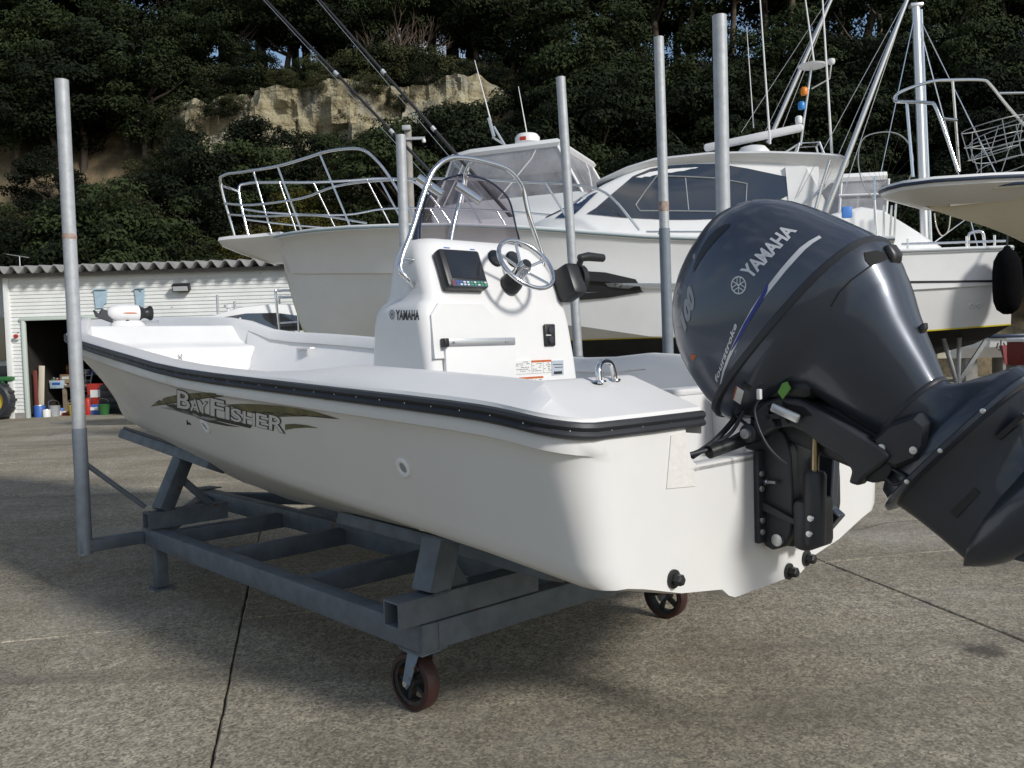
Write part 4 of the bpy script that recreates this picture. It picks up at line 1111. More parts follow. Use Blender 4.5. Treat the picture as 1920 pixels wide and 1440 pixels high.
# casters
for s, turn in ((1, rad(6)), (-1, rad(8))):
    r = MB(); c = V(CA + .03, s * (CW - .06), 0)
    MB().box((c.x, c.y, ZB - .006), (.115, .115, .01), bevel=.002).build('caster_plate', PAINTG, cra)
    M = Matrix.Rotation(turn, 3, 'Z'); off = M @ V(.045, 0, 0); W_ = c + V(off.x, off.y, .098); ax = M @ V(0, 1, 0)
    cst = bpy.data.objects.new('caster', None); COL.objects.link(cst); cst.parent = cra
    MB().lathe([(.078, -.028), (.092, -.026), (.098, -.018), (.098, .018), (.092, .026), (.078, .028)], W_, ax, 36, cap=False).build('tyre', POLYU, cst, 40)
    rm_ = MB(); rm_.lathe([(.079, -.024), (.079, .024), (.066, .02), (.066, -.02), (.079, -.024)], W_, ax, 32, cap=False)
    rm_.lathe([(.02, -.032), (.024, -.03), (.024, .03), (.02, .032)], W_, ax, 16)
    for k in range(5):
        d = (M @ V(math.cos(k * 1.2566), 0, math.sin(k * 1.2566)))
        rm_.bar(W_ + d * .02, W_ + d * .07, .014, .024, up=ax)
    rm_.build('wheel_rim', IRON, cst, 40)
    fk = MB(); fw_ = M @ V(1, 0, 0)
    for q in (-1, 1):
        pts = [(c.x - fw_.x * .022, c.y - fw_.y * .022, ZB - .012), (c.x + fw_.x * .03, c.y + fw_.y * .03, ZB - .012), (W_.x + fw_.x * .018, W_.y + fw_.y * .018, W_.z), (W_.x, W_.y, W_.z - .02), (W_.x - fw_.x * .018, W_.y - fw_.y * .018, W_.z)]
        p0 = [V(*p) + ax * q * .037 for p in pts]; p1 = [p + ax * q * .004 for p in p0]
        fk.loft([p0, p1], True, True)
    fk.box((c.x, c.y, ZB - .016), (.085, .085, .008), M)
    fk.build('fork', FORKB, cst, 30)
    MB().lathe([(.011, -.048), (.011, .048)], W_, ax, 6).build('axle_bolt', STEEL, cst, 30)

# weld beads at the main joints
WELD = mat('painted weld', (.10, .12, .145), .6, var=.4, vscale=60, bump=.4, bscale=220)
random.seed(31)
def weld(a, b):
    a, b = Vector(a), Vector(b); n_ = max(4, int((b - a).length / .006))
    MB().tube([a.lerp(b, k / n_) + V(random.uniform(-.0012, .0012), random.uniform(-.0012, .0012), random.uniform(-.0012, .0012)) for k in range(n_ + 1)], [.004 + random.uniform(-.001, .0015) for k in range(n_ + 1)], 6).build('weld_bead', WELD, cra, 60)
for X in (1.70, 2.42, 3.08):
    weld((X - .036, CW - TB - .001, ZB + .012), (X - .036, CW - TB - .001, ZT - .012)); weld((X - .036, CW - TB - .002, ZT - .011), (X + .036, CW - TB - .002, ZT - .011))
weld((CA - .033, CW + .001, ZT + .002), (CA + .055, CW + .001, ZT + .002)); weld((CA - .035, CW - .001, ZB + .004), (CA - .043, CW - .001, ZT - .004))
weld((CF - .105, CW + .001, ZT + .002), (CF - .015, CW + .001, ZT + .002)); weld((CA - .042, .70, ZT + .091), (CA - .042, .61, ZT + .091))
# ------------------------------------------------------------------ boats standing behind
class Frame:
    def __init__(s, o, e):
        s.o = V(o[0], o[1], 0); s.ex = V(e[0], e[1], 0).normalized(); s.ey = V(-s.ex.y, s.ex.x, 0)
        s.rz = math.atan2(s.ex.y, s.ex.x)
        d = V(0, 0, CAM_H) - s.o; s.cam = V(d.dot(s.ex), d.dot(s.ey), d.z)

    def ray(s, px, py):
        d = FW + RT * ((px - 960) / FOC) - UP * ((py - 720) / FOC)
        return V(d.dot(s.ex), d.dot(s.ey), d.z).normalized()

    def y(s, px, py, Y):
        d = s.ray(px, py); return s.cam + d * ((Y - s.cam.y) / d.y)

    def decal(s, bvh, flat, off):
        vs, fs = flat; P = []
        for u, v_ in vs:
            h = bvh.ray_cast(s.cam, s.ray(u, v_))
            if h[0] is None: P.append(None); continue
            n_ = h[1] if h[1].dot(s.cam - h[0]) > 0 else -h[1]
            P.append(h[0] + n_ * off)
        F = [f for f in fs if all(P[i] is not None for i in f)]
        F = [f for f in F if max((P[f[i]] - P[f[i - 1]]).length for i in range(len(f))) < .25]
        g = list(range(len(P)))
        def find(a):
            while g[a] != a: g[a] = g[g[a]]; a = g[a]
            return a
        ed = {}
        g = list(range(len(F)))
        for k, f in enumerate(F):
            for i in range(len(f)): ed.setdefault(tuple(sorted((f[i], f[i - 1]))), []).append(k)
        for q in ed.values():
            for k in q[1:]: g[find(k)] = find(q[0])
        cnt = {}
        for k in range(len(F)): cnt[find(k)] = cnt.get(find(k), 0) + 1
        best = max(cnt, key=cnt.get) if cnt else None
        F = [f for k, f in enumerate(F) if find(k) == best]
        us = sorted({i for f in F for i in f}); ix = {a: k for k, a in enumerate(us)}
        return MB().add([P[i] for i in us], [tuple(ix[i] for i in f) for f in F])


def yacht_hull(root, st, wl, mtop=None, bot=None, line=None, knuck=.45):
    """st: (X, half beam, sheer z, chine half, chine z, keel z) from stern to bow. Returns the bvh of the topsides."""
    top = MB(); under = MB(); black = MB(); rt, ru, rb, rd = [], [], [], []
    for X, yg, zs, yc, zc, zk in st:
        k = lerp(zc, zs, knuck)
        flare = interp(X, [st[0][0], st[-1][0] * .35, st[-1][0]], [.02, .10, .62])
        ym = lerp(yc, yg, knuck * (1 - flare * .55))
        rt.append([V(X, yc, zc), V(X, lerp(yc, ym, .5), lerp(zc, k, .5)), V(X, ym, k), V(X, min(yg, ym + .03), k + .014), V(X, lerp(ym, yg, .33), lerp(k, zs, .4)), V(X, lerp(ym, yg, .7), lerp(k, zs, .75)), V(X, yg - .01, zs - .07), V(X, yg + .015, zs - .06), V(X, yg + .018, zs - .015), V(X, yg - .02, zs)])
        if zc > wl + .004:
            t = min(1, max(0, (zc - wl) / max(1e-4, zc - zk))); w_ = V(X, yc * (1 - t), max(wl, zk))
        else: w_ = V(X, yc, zc)
        ru.append([w_, V(X, yc, zc)]); rb.append([V(X, 0, zk), V(X, w_.y * .5, lerp(zk, w_.z, .45)), w_])
        rd.append([V(X, yg - .02, zs - .002), V(X, yg * .5, zs + .02), V(X, 0, zs + .03)])
    top.loft(rt, False); top.poly(rt[0] + [V(st[0][0], 0, st[0][2]), V(st[0][0], 0, st[0][4])])
    top.loft(ru, False); top.mirror_y(); black.loft(rb, False); black.poly(rb[0] + [V(st[0][0], 0, rb[0][-1].z)]); black.mirror_y()
    dk_ = MB(); dk_.loft(rd, False); dk_.mirror_y()
    top.build('hull', mtop or GELB, root, 32); black.build('bottom_paint', bot or BOTTOM, root, 30); dk_.build('deck', mtop or GELB, root, 30)
    if line:
        ln = MB()
        for sg in (1, -1):
            rr_ = []
            for a in ru:
                p, q = a
                if (q - p).length < .02: q = V(p.x, p.y + .004, p.z + .03)
                d = (q - p).normalized(); nn = V(0, .004, -.001)
                rr_.append([V(p.x, (p.y + .004) * sg, p.z), V(p.x, (p.y + d.y * .018 + .006) * sg, p.z + d.z * .018)])
            ln.loft(rr_, False)
        ln.build('waterline_stripe', line, root, 0, kind='stuff')
    rub = MB()
    for sg in (1, -1): rub.tube([V(r[8].x, r[8].y * sg, r[8].z - .022) for r in rt], .014, 6)
    return top.bvh(), rub


def props(root, spots, z, m_=None):
    for X, Y in spots:
        MB().box((X, Y, z / 2), (.22, .22, z), bevel=.01).build('keel_block', CONCR, root, 30)


# ---- cabin cruiser
fc = Frame((1.23, 10.63), (-.985, .173))
cru = thing('cabin_cruiser', 'big white cabin cruiser with tinted windows and black hull graphic behind the fishing boat', 'boat', fc.o, fc.rz)
cst_ = [(-2.9, 1.28, 2.2, 1.2, 1.22, .72), (-2.0, 1.33, 2.22, 1.23, 1.22, .62), (-1.04, 1.36, 2.28, 1.25, 1.235, .58), (-.46, 1.37, 2.33, 1.24, 1.27, .57), (.26, 1.37, 2.42, 1.2, 1.40, .57), (.9, 1.35, 2.5, 1.1, 1.47, .6), (1.6, 1.3, 2.57, .95, 1.54, .66), (2.3, 1.2, 2.61, .74, 1.60, .76), (2.9, 1.03, 2.645, .52, 1.65, .9), (3.4, .82, 2.665, .31, 1.70, 1.1), (3.75, .62, 2.675, .15, 1.74, 1.3), (3.95, .48, 2.68, .06, 1.78, 1.5), (4.06, .40, 2.68, .02, 2.0, 1.85), (4.16, .36, 2.685, .0, 2.3, 2.28)]
cb, rub = yacht_hull(cru, cst_, 1.25, GELB, BOTTOM, YELLOWL, .46)
rub.build('rub_rail', TEALL, cru, 60)
pp = MB()
for zt_, zb_, sc in ((2.69, 2.60, 1),):
    o1 = [(4.0, .44), (4.4, .34), (4.75, .30), (4.93, .22), (4.99, .08), (4.99, -.08), (4.93, -.22), (4.75, -.30), (4.4, -.34), (4.0, -.44)]
    pp.loft([[V(x, y, 2.70) for x, y in o1], [V(x + .01, y * 1.03, 2.66) for x, y in o1], [V(4 + (x - 4) * .97, y * .9, 2.6) for x, y in o1], [V(4 + (x - 4) * .75, y * .5, 2.5) for x, y in o1], [V(4 + (x - 4) * .35, y * .3, 2.36) for x, y in o1]], True, True)
pp.build('bow_pulpit', GELB, cru, 40)
# cabin
czt = lambda X: smooth_curve(-X, [-1.0, -.72, .0, .35, .6, 1.14, 1.7, 2.2], [2.56, 2.6, 2.95, 3.08, 3.135, 3.17, 3.14, 3.08])
cbn = MB(); rg = []
for X in (1.0, .85, .72, .5, .25, 0, -.2, -.36, -.5, -.7, -1, -1.3, -1.7, -2.0, -2.24):
    zt_ = czt(X); zb_ = interp(-X, [-1, 0, 1, 2], [2.5, 2.36, 2.26, 2.2]); yb = interp(X, [-2, -.5, .3, .72, 1.0], [1.12, 1.14, 1.1, .98, .6]); yt = yb - (zt_ - zb_) * .2
    rg.append([V(X, yb, zb_ - .05), V(X, lerp(yb, yt, .9), lerp(zb_, zt_, .88)), V(X, yt - .02, zt_ - .03), V(X, yt - .07, zt_ - .004), V(X, yt * .5, zt_ + .03), V(X, 0, zt_ + .04)])
cbn.loft(rg, False); cbn.poly(rg[-1] + [V(-2.24, 0, 2.15)]); cbn.poly(rg[0] + [V(1.0, 0, 2.45)]); cbn.mirror_y()
cbb = cbn.bvh(); cbn.build('cabin', GELB, cru, 40)
# windscreen in three panes
for y0, y1 in ((.84, .32), (.28, -.28), (-.32, -.84)):
    g_ = MB(); rr_ = []
    for X in (.66, .45, .25, .05, -.12, -.26, -.33):
        s_ = interp(X, [-.33, .66], [.92, 1.0]); rr_.append([V(X + .04 * (1 - abs(y) ** 2), y * s_, czt(X) + .04 * (1 - abs(y) ** 1.6) + .012) for y in [lerp(y0, y1, k / 5) for k in range(6)]])
    g_.loft(rr_, False); g_.build('windscreen_pane', GLASSB, cru, 50)
win = [(1100, 401), (1118, 390), (1150, 362), (1187, 331), (1220, 317), (1253, 311), (1300, 308), (1350, 308), (1400, 316), (1433, 323), (1480, 333), (1523, 344), (1495, 358), (1467, 372), (1420, 396), (1347, 410), (1300, 412), (1253, 412), (1170, 408)]
fc.decal(cbb, grid_poly(win, 30), .008).build('side_window', GLASS, cru, 40)
fc.decal(cbb, grid_poly([(1012, 411), (1040, 389), (1085, 357), (1128, 334), (1136, 347), (1108, 373), (1085, 396), (1070, 408)], 14), .009).build('windscreen_side', GLASSB, cru, 40)
def fline(pts, r_, nm, m_, B=cbb, closed=False):
    P = []
    for q in pts:
        h = B.ray_cast(fc.cam, fc.ray(*q))
        if h[0] is not None: P.append(h[0] + V(0, .012, 0))
    if len(P) > 1: MB().tube(P, r_, 6, closed).build(nm, m_, cru, 60)
fline([(1192, 384), (1210, 358), (1232, 330), (1290, 332), (1345, 335), (1400, 345), (1398, 392), (1345, 397), (1270, 396), (1200, 396)], .009, 'sliding_frame', GREYL, closed=True)
fline([(1285, 334), (1291, 394)], .006, 'sliding_frame', GREYL)
fc.decal(cb, grid_poly([(1040, 506), (1090, 508), (1135, 511), (1192, 524), (1207, 547), (1140, 558), (1052, 565), (1030, 566)], 10), .022).build('hull_graphic', LOGOB, cru, 0)
fc.decal(cb, grid_poly([(1135, 531), (1300, 532), (1420, 532), (1420, 537), (1300, 537), (1140, 537)], 14), .026).build('hull_pinstripe', GREYL, cru, 0)
fc.decal(cb, grid_poly([(1052, 549), (1125, 547), (1052, 552)], 14), .026).build('graphic_line', GREYL, cru, 0)
fc.decal(cbb, grid_poly([(1496, 338), (1506, 340), (1513, 347), (1522, 345), (1524, 349), (1512, 352), (1500, 345)], 8), .010).build('badge', ALU, cru, 0)
# hard top with long overhang aft
rf = MB(); rr_ = []
for X, th_, yw in ((.1, .0, .7), (-.25, .05, .92), (-.55, .07, .98), (-1.14, .07, 1.0), (-1.7, .08, 1.02), (-2.2, .10, 1.02), (-2.45, .07, 1.0), (-2.54, .02, .96)):
    z = smooth_curve(-X, [-.1, .25, .55, 1.14, 1.7, 2.2, 2.45, 2.54], [3.03, 3.12, 3.18, 3.2, 3.17, 3.12, 3.09, 3.05])
    rr_.append([V(X, yw, z - .05), V(X, yw + .03, z - .02), V(X, yw - .05, z + .015), V(X, yw * .5, z + .045), V(X, 0, z + .055), V(X, -yw * .5, z + .045), V(X, -yw + .05, z + .015), V(X, -yw - .03, z - .02), V(X, -yw, z - .05), V(X, -yw * .9, z - .05 - th_), V(X, 0, z - .05 - th_), V(X, yw * .9, z - .05 - th_)])
rf.loft(rr_, True, True); rf.build('hard_top', GELB, cru, 40)
for s in (1, -1):
    MB().prism([(-1.95, 2.2), (-2.35, 2.2), (-2.3, 2.6), (-2.1, 3.0), (-1.9, 3.0)], lambda u, v_, d, s=s: V(u, s * (1.06 - (v_ - 2.2) * .12 + d), v_), -.03, .03).build('hard_top_support', GELB, cru, 30)
    # rails
    hi = catmull([(4.72, s * .20, 2.70), (4.86, s * .24, 3.35), (4.78, s * .3, 3.46), (4.5, s * .36, 3.47), (3.95, s * .55, 3.47), (3.5, s * .74, 3.5), (3.15, s * .88, 3.53), (2.75, s * 1.0, 3.5), (2.55, s * 1.05, 3.36), (2.35, s * 1.1, 3.1), (2.05, s * 1.17, 2.6)], 4)
    MB().tube(hi, .017, 8).build('bow_rail', STEEL, cru, 60)
    md = catmull([(4.82, s * .25, 3.12), (4.4, s * .36, 3.06), (3.6, s * .7, 3.04), (3.1, s * .88, 3.12), (2.5, s * 1.05, 3.12), (1.6, s * 1.2, 3.06), (.8, s * 1.26, 2.96), (.2, s * 1.28, 2.88), (-.1, s * 1.29, 2.74), (-.38, s * 1.3, 2.38)], 4)
    MB().tube(md, .014, 8).build('side_rail', STEEL, cru, 60)
    lw = catmull([(4.78, s * .24, 2.98), (4.2, s * .42, 2.9), (3.4, s * .76, 2.82), (2.7, s * 1.0, 2.66)], 4)
    MB().tube(lw, .012, 8).build('lower_rail', STEEL, cru, 60)
    for (a_, b_) in (((3.95, .55, 3.47), (3.62, .68, 2.66)), ((3.3, .82, 3.52), (2.9, .98, 2.63)), ((4.35, .37, 3.47), (4.12, .42, 2.68)), ((1.6, 1.2, 3.06), (1.3, 1.28, 2.52)), ((.6, 1.27, 2.94), (.3, 1.31, 2.42)), ((2.5, 1.05, 3.12), (2.2, 1.15, 2.58))):
        MB().tube([(a_[0], s * a_[1], a_[2]), (b_[0], s * b_[1], b_[2])], .012, 8).build('rail_post', STEEL, cru, 60)
MB().tube(catmull([(4.86, .24, 3.35), (4.93, .12, 3.38), (4.93, -.12, 3.38), (4.86, -.24, 3.35)], 5), .017, 8).build('pulpit_hoop', STEEL, cru, 60)
cx_ = MB(); cx_.box((-.6, 1.24, 2.36), (.22, .02, .012), bevel=.004); cx_.box((-.6, 1.24, 2.345), (.06, .02, .03)); cx_.build('deck_cleat', STEEL, cru)
hsl = MB(); hsl.tube([(-.45, 1.31, 2.36), (-1.6, 1.3, 2.30)], .011, 8); hsl.build('hand_rail', STEEL, cru, 60)
# radar array, domes, lights and masts on the hard top
rd_ = MB(); p_ = fc.y(1412, 285, 0); 
rd_.lathe([(.14, 0), (.19, .06), (.19, .13), (.14, .19), (.06, .21)], (p_.x, .0, 3.24), (0, 0, 1), 20); rdo = rd_.build('radar_pedestal', WHITEP, cru, 40)
MB().bar((p_.x + .55, -.10, 3.48), (p_.x - .55, .10, 3.60), .10, .085, bevel=.03).build('radar_scanner', WHITEP, rdo, 40)
for px in (1258, 1372):
    q = fc.y(px, 285, .4); MB().lathe([(.05, 0), (.062, .01), (.062, .05), (.05, .07)], (q.x + .03, .4, 3.20), (0, 0, 1), 16).build('deck_lamp', WHITEP, cru, 40)
mst = MB()
q = [fc.y(px, py, .1) for px, py in ((1490, 285), (1500, 262), (1535, 288))]
b0 = fc.y(1515, 288, 0).x
for dx, dy in ((.18, .18), (.18, -.18), (-.18, .18), (-.18, -.18)):
    mst.tube([(b0 + dx, dy, 3.17), (b0 + dx * .6, dy * .6, 3.42)], .012, 6)
mst.tube([(b0 + .11, .11, 3.42), (b0 - .11, .11, 3.42), (b0 - .11, -.11, 3.42), (b0 + .11, -.11, 3.42)], .012, 6, closed=True)
mst.tube([(b0 + .08, 0, 3.42), (b0 - .05, 0, 4.28)], .014, 6); mst.tube([(b0 - .05, 0, 4.05), (b0 - .25, 0, 4.15), (b0 - .27, 0, 4.32)], .01, 6); mst.tube([(b0 + .5, .1, 3.2), (b0 + .11, .1, 3.42)], .011, 6)
mst.build('light_mast', ALU, cru, 60)
for z, m_ in ((3.66, WHITEP), (3.82, mat('blue lamp', (.03, .22, .55), .3)), (3.98, mat('amber lamp', (.7, .22, .02), .3))):
    MB().lathe([(.035, 0), (.04, .02), (.04, .07), (.028, .085)], (b0 + .10 - (z - 3.66) * .2, .03, z), (0, 0, 1), 14).build('signal_lamp', m_, cru, 40)
MB().lathe([(.02, -.03), (.15, .0), (.16, .015), (.10, .035), (0, .04)], (b0 - .06, 0, 4.3), (0, 0, 1), 20).build('satellite_antenna', WHITEP, cru, 40)
MB().lathe([(.03, 0), (.042, .02), (.042, .05), (.03, .06)], (b0 - .27, 0, 4.31), (0, 0, 1), 12).build('masthead_lamp', WHITEP, cru, 40)
for (a_, b_, Y, r_) in (((1560, 292), (1538, -70), .9, .014), ((1444, 270), (1421, -60), .5, .013), ((1413, 240), (1400, 52), -.5, .007), ((1528, 130), (1502, -60), -.3, .012)):
    MB().tube([fc.y(*a_, Y), fc.y(*b_, Y)], [r_, r_ * .5], 6).build('whip_antenna', WHITEP, cru, 60)
def outrig(a_, b_, Y, wires):
    A, Bp = fc.y(*a_, Y), fc.y(*b_, Y)
    MB().tube([A, A.lerp(Bp, .5), Bp], [.03, .026, .018], 8).build('outrigger_pole', ALU, cru, 60)
    for dx in wires:
        MB().tube([A.lerp(Bp, .08) + V(dx, 0, 0), A.lerp(Bp, .95)], .0035, 5).build('outrigger_line', ALU, cru, 60)
outrig((1548, 400), (1716, -40), 1.05, (.12, -.1, .35)); outrig((1440, 268), (1578, -45), -1.05, (.1, -.1, .4))
hk = MB(); hk.tube([fc.y(1527, 400, 1.1), fc.y(1540, 350, 1.1), fc.y(1556, 300, 1.1)], .018, 8); hk.tube([fc.y(1520, 375, 1.1), fc.y(1546, 345, 1.1)], .014, 8); hk.build('outrigger_bracket', STEEL, cru, 60)
props(cru, ((2.2, 0), (.2, 0), (-1.8, 0)), .6)
for X, s in ((2.0, 1), (-.6, 1), (-2.2, 1), (2.0, -1), (-.6, -1), (-2.2, -1)):
    MB().tube([(X, s * 1.15, 0), (X, s * .9, 1.05)], .035, 10).build('prop_stand', PAINTP, cru, 60)

# two free standing guide poles of the neighbouring berth
def gpole(px0, py0, px1, py1, d, label, arm=False):
    a_ = at(px0, py0, d); t = thing('guide_pole', label, 'pole', (a_.x, a_.y, 0), 0, 'guide poles of the next berth')
    b_ = at(px1, py1, d); H = b_.z
    lean = V(b_.x - a_.x, 0, 0)
    zk_ = a_.z + (1.55 if arm else .0)
    sp_ = H * (.62 if arm else .38)
    MB().tube([V(0, 0, 0) - lean * (a_.z / (H - a_.z)), V(0, 0, sp_) + lean * ((sp_ - a_.z) / (H - a_.z))], .0345, 16).build('pole_socket', PAINTP, t, 60)
    MB().tube([V(0, 0, sp_) + lean * ((sp_ - a_.z) / (H - a_.z)), V(0, 0, H) + lean], .031, 16).build('pipe', GALV, t, 60)
    MB().box((0, 0, .006), (.2, .2, .012)).build('foot_plate', PAINTG, t)
    MB().lathe([(.05, 0), (.05, .008)], (0, 0, a_.z + .0), (0, 0, 1), 16).build('collar', PAINTP, t, 40) if not arm else None
    if arm:
        MB().tube([(0, 0, 1.32), (.45, .25, 1.32)], .022, 10).build('cross_arm', PAINTP, t, 60); MB().tube([(.45, .25, 0), (.45, .25, 1.34)], .022, 10).build('arm_post', PAINTP, t, 60)
        MB().lathe([(.0318, -.03), (.0325, 0), (.0318, .03)], V(0, 0, 2.04) + lean * .5, (0, 0, 1), 16, cap=False).build('rust_ring', RUST, t, 60)
gpole(1085, 680, 1051, 145, 5.9, 'slender galvanised guide pole just right of the console throttle')
gpole(1253, 670, 1235, 70, 5.5, 'galvanised guide pole with rust patch and side arm left of the outboard', True)

# ---- flybridge boat with clear curtains
ff_ = Frame((-.15, 14.4), (-.93, .37))
fly = thing('flybridge_boat', 'white flybridge boat with clear vinyl curtains and round radar dome behind the cruiser', 'boat', ff_.o, ff_.rz)
yacht_hull(fly, [(-3.2, 1.4, 2.3, 1.3, 1.2, .7), (-1.5, 1.5, 2.35, 1.35, 1.22, .6), (0, 1.5, 2.45, 1.25, 1.35, .6), (1.5, 1.3, 2.55, .9, 1.55, .7), (2.8, .8, 2.66, .4, 1.75, 1.0), (3.5, .3, 2.7, .05, 2.0, 1.6), (3.7, .05, 2.72, 0, 2.3, 2.2)], 1.25)[1].build('rub_rail', GREYL, fly, 60)
cbm = MB(); cbm.loft([[V(x, y * yb, z) for x, y in ((1.6, .4), (1.3, .8), (.4, 1), (-1.9, 1), (-1.9, -1), (.4, -1), (1.3, -.8), (1.6, -.4))] for yb, z in ((1.25, 2.3), (1.2, 2.75), (1.12, 3.05), (1.1, 3.12))], True, True); cbm.build('deckhouse', GELB, fly, 40)
for s in (1, -1):
    MB().prism([(1.0, 2.55), (.6, 2.95), (-1.5, 2.95), (-1.6, 2.55)], lambda u, v_, d, s=s: V(u, s * (1.235 - (v_ - 2.5) * .15 + d), v_), 0, .012).build('deckhouse_window', GLASS, fly, 20)
fb = MB(); oc = ((.95, .35), (.75, .75), (.2, .95), (-1.7, .98), (-1.7, -.98), (.2, -.95), (.75, -.75), (.95, -.35))
fb.loft([[V(x * sx, y, z) for x, y in oc] for sx, z in ((1.0, 3.1), (1.08, 3.32), (1.05, 3.4), (1.02, 3.41))], True, True); fb.build('flybridge_coaming', GELB, fly, 40)
tp_ = [V(x * .72 - .1, y * .92, 4.18) for x, y in oc]; bt_ = [V(x * 1.02, y * .98, 3.41) for x, y in oc]
for i in range(len(oc)):
    j = (i + 1) % len(oc)
    MB().poly([bt_[i], bt_[j], tp_[j], tp_[i]]).build('clear_curtain', VINYL, fly, 0)
    MB().tube([bt_[i], tp_[i]], .022, 6).build('curtain_post', WHITEP, fly, 60)
    if i in (2, 3, 1):
        MB().tube([bt_[i].lerp(bt_[j], .3), bt_[i].lerp(tp_[j], .75), tp_[i].lerp(tp_[j], .8)], .012, 6).build('curtain_zip', WHITEP, fly, 60)
MB().tube(bt_, .02, 6, closed=True).build('curtain_hem', WHITEP, fly, 60)
rt_ = MB(); rt_.loft([[V(p.x * s_ + (0 if s_ == 1 else 0), p.y * s_, z) for p in tp_] for s_, z in ((1.03, 4.12), (1.06, 4.17), (1.03, 4.23), (.8, 4.27))], True, True); rt_.build('bimini_top', GELB, fly, 40)
MB().lathe([(.02, 0), (.05, .12), (.17, .14), (.2, .17), (.2, .25), (.16, .3), (0, .31)], (-.55, 0, 4.27), (0, 0, 1), 24).build('radar_dome', WHITEP, fly, 40)
MB().prism([(-.12, 4.445), (-.02, 4.445), (-.02, 4.50), (-.12, 4.50)], lambda u, v_, d: V(-.48 + u, d, v_), .186, .21).build('maker_plate', REDP, fly, 0)
mm = MB(); mm.tube([(-.3, .1, 4.25), (.0, .05, 4.75)], .02, 6); mm.tube([(-.45, -.1, 4.25), (.05, 0, 4.6)], .02, 6); mm.tube([(.0, .05, 4.6), (.08, .05, 4.9)], .03, 6); mm.build('antenna_mount', ALU, fly, 60)
MB().tube([(.05, .05, 4.85), (.3, .05, 5.85)], [.012, .006], 6).build('whip_antenna', WHITEP, fly, 60)
MB().tube([(-.6, .15, 4.55), (-.48, .15, 5.3)], [.01, .005], 6).build('whip_antenna', WHITEP, fly, 60)
for (p0, p1, d0, d1) in (((966, 415), (575, -28), 13.2, 13.6), ((905, 425), (470, -30), 14.0, 14.4)):
    A = at(*p0, d0) - ff_.o; Bw = at(*p1, d1) - ff_.o
    A = V(A.dot(ff_.ex), A.dot(ff_.ey), A.z); Bw = V(Bw.dot(ff_.ex), Bw.dot(ff_.ey), Bw.z)
    MB().tube([A, A.lerp(Bw, .6), Bw], [.03, .022, .012], 8).build('outrigger_pole', mat('black carbon', (.025, .025, .03), .3), fly, 60)
    for t in (.38, .62): MB().tube([A.lerp(Bw, t), A.lerp(Bw, t + .015)], .034, 8).build('outrigger_ferrule', ALU, fly, 60)
    MB().tube([A + V(.25, 0, .1), Bw + V(.03, 0, 0)], .004, 5).build('outrigger_line', ALU, fly, 60)
props(fly, ((1.5, 0), (-.5, 0), (-2.5, 0)), .65)

# ---- small cruiser far left, in front of the workshop
fs_ = Frame((-4.6, 15.6), (-.97, -.22))
sml = thing('small_cruiser', 'small white cruiser with wraparound dark windows by the workshop wall', 'boat', fs_.o, fs_.rz)
yacht_hull(sml, [(-2.2, .9, 1.35, .85, .75, .4), (-.8, .95, 1.38, .88, .76, .35), (.5, .92, 1.45, .75, .85, .36), (1.5, .68, 1.53, .42, .95, .5), (2.1, .35, 1.58, .1, 1.1, .85), (2.3, .05, 1.6, 0, 1.35, 1.25)], .78)[1].build('rub_rail', NAVYL, sml, 60)
ch = MB(); rr_ = []
for X, z in ((1.25, 1.5), (.9, 1.72), (.5, 1.92), (.1, 2.03), (-.4, 2.08), (-.9, 2.06), (-1.3, 2.0)):
    yb = interp(X, [-1.3, .3, 1.25], [.76, .76, .45]); rr_.append([V(X, yb, 1.35), V(X, yb * .96, lerp(1.35, z, .7)), V(X, yb * .86, z - .03), V(X, 0, z + .02)])
ch.loft(rr_, False); ch.poly(rr_[-1] + [V(-1.3, 0, 1.35)]); ch.mirror_y(); chb = ch.bvh(); ch.build('cabin', GELB, sml, 40)
for s in (1, -1):
    gl = MB(); rr_ = []
    for X, z0, z1 in ((1.05, 1.57, 1.6), (.8, 1.58, 1.72), (.4, 1.58, 1.84), (0, 1.58, 1.9), (-.5, 1.58, 1.9), (-1.0, 1.6, 1.82), (-1.25, 1.66, 1.7)):
        yb = interp(X, [-1.3, .3, 1.25], [.76, .76, .45]); rr_.append([V(X, s * (yb * .985 + .008), z0), V(X, s * (yb * .95 + .008), z1)])
    gl.loft(rr_, False); gl.build('side_window', GLASS, sml, 40)
MB().lathe([(.02, 0), (.02, .07), (.06, .09), (.07, .14), (.0, .15)], (.35, 0, 1.95), (0, 0, 1), 14).build('gps_antenna', WHITEP, sml, 40)
for s in (1, -1):
    MB().tube(catmull([(-.55, s * .9, 1.4), (-.5, s * .88, 2.2), (-.56, s * .86, 2.26), (-.9, s * .86, 2.26), (-1.9, s * .86, 2.24)], 3), .022, 8).build('rail', STEEL, sml, 60)
    for X in (-.85, -1.5): MB().tube([(X, s * .88, 1.4), (X, s * .86, 2.5 if X < -1 else 2.26)], .018, 8).build('rail_post', STEEL, sml, 60)
    MB().tube([(-.5, s * .88, 1.72), (-1.9, s * .87, 1.78)], .016, 8).build('mid_rail', STEEL, sml, 60)
props(sml, ((1.0, 0), (-1.2, 0)), .38)
# slim posts and a rod rack between
for px, lab in ((411, 'thin grey rod post left of the small cruiser, the taller one'), (443, 'thin grey rod post left of the small cruiser, the shorter one')):
    b_ = at(px, 640, 15.0); t = MB().tube([(0, 0, 0), (0, 0, at(px, 553 if px < 420 else 565, 15.0).z)], .022, 8).build('rod_post', GALV, None, 60); t.location = (b_.x, b_.y, 0); tag(t, lab, 'post')

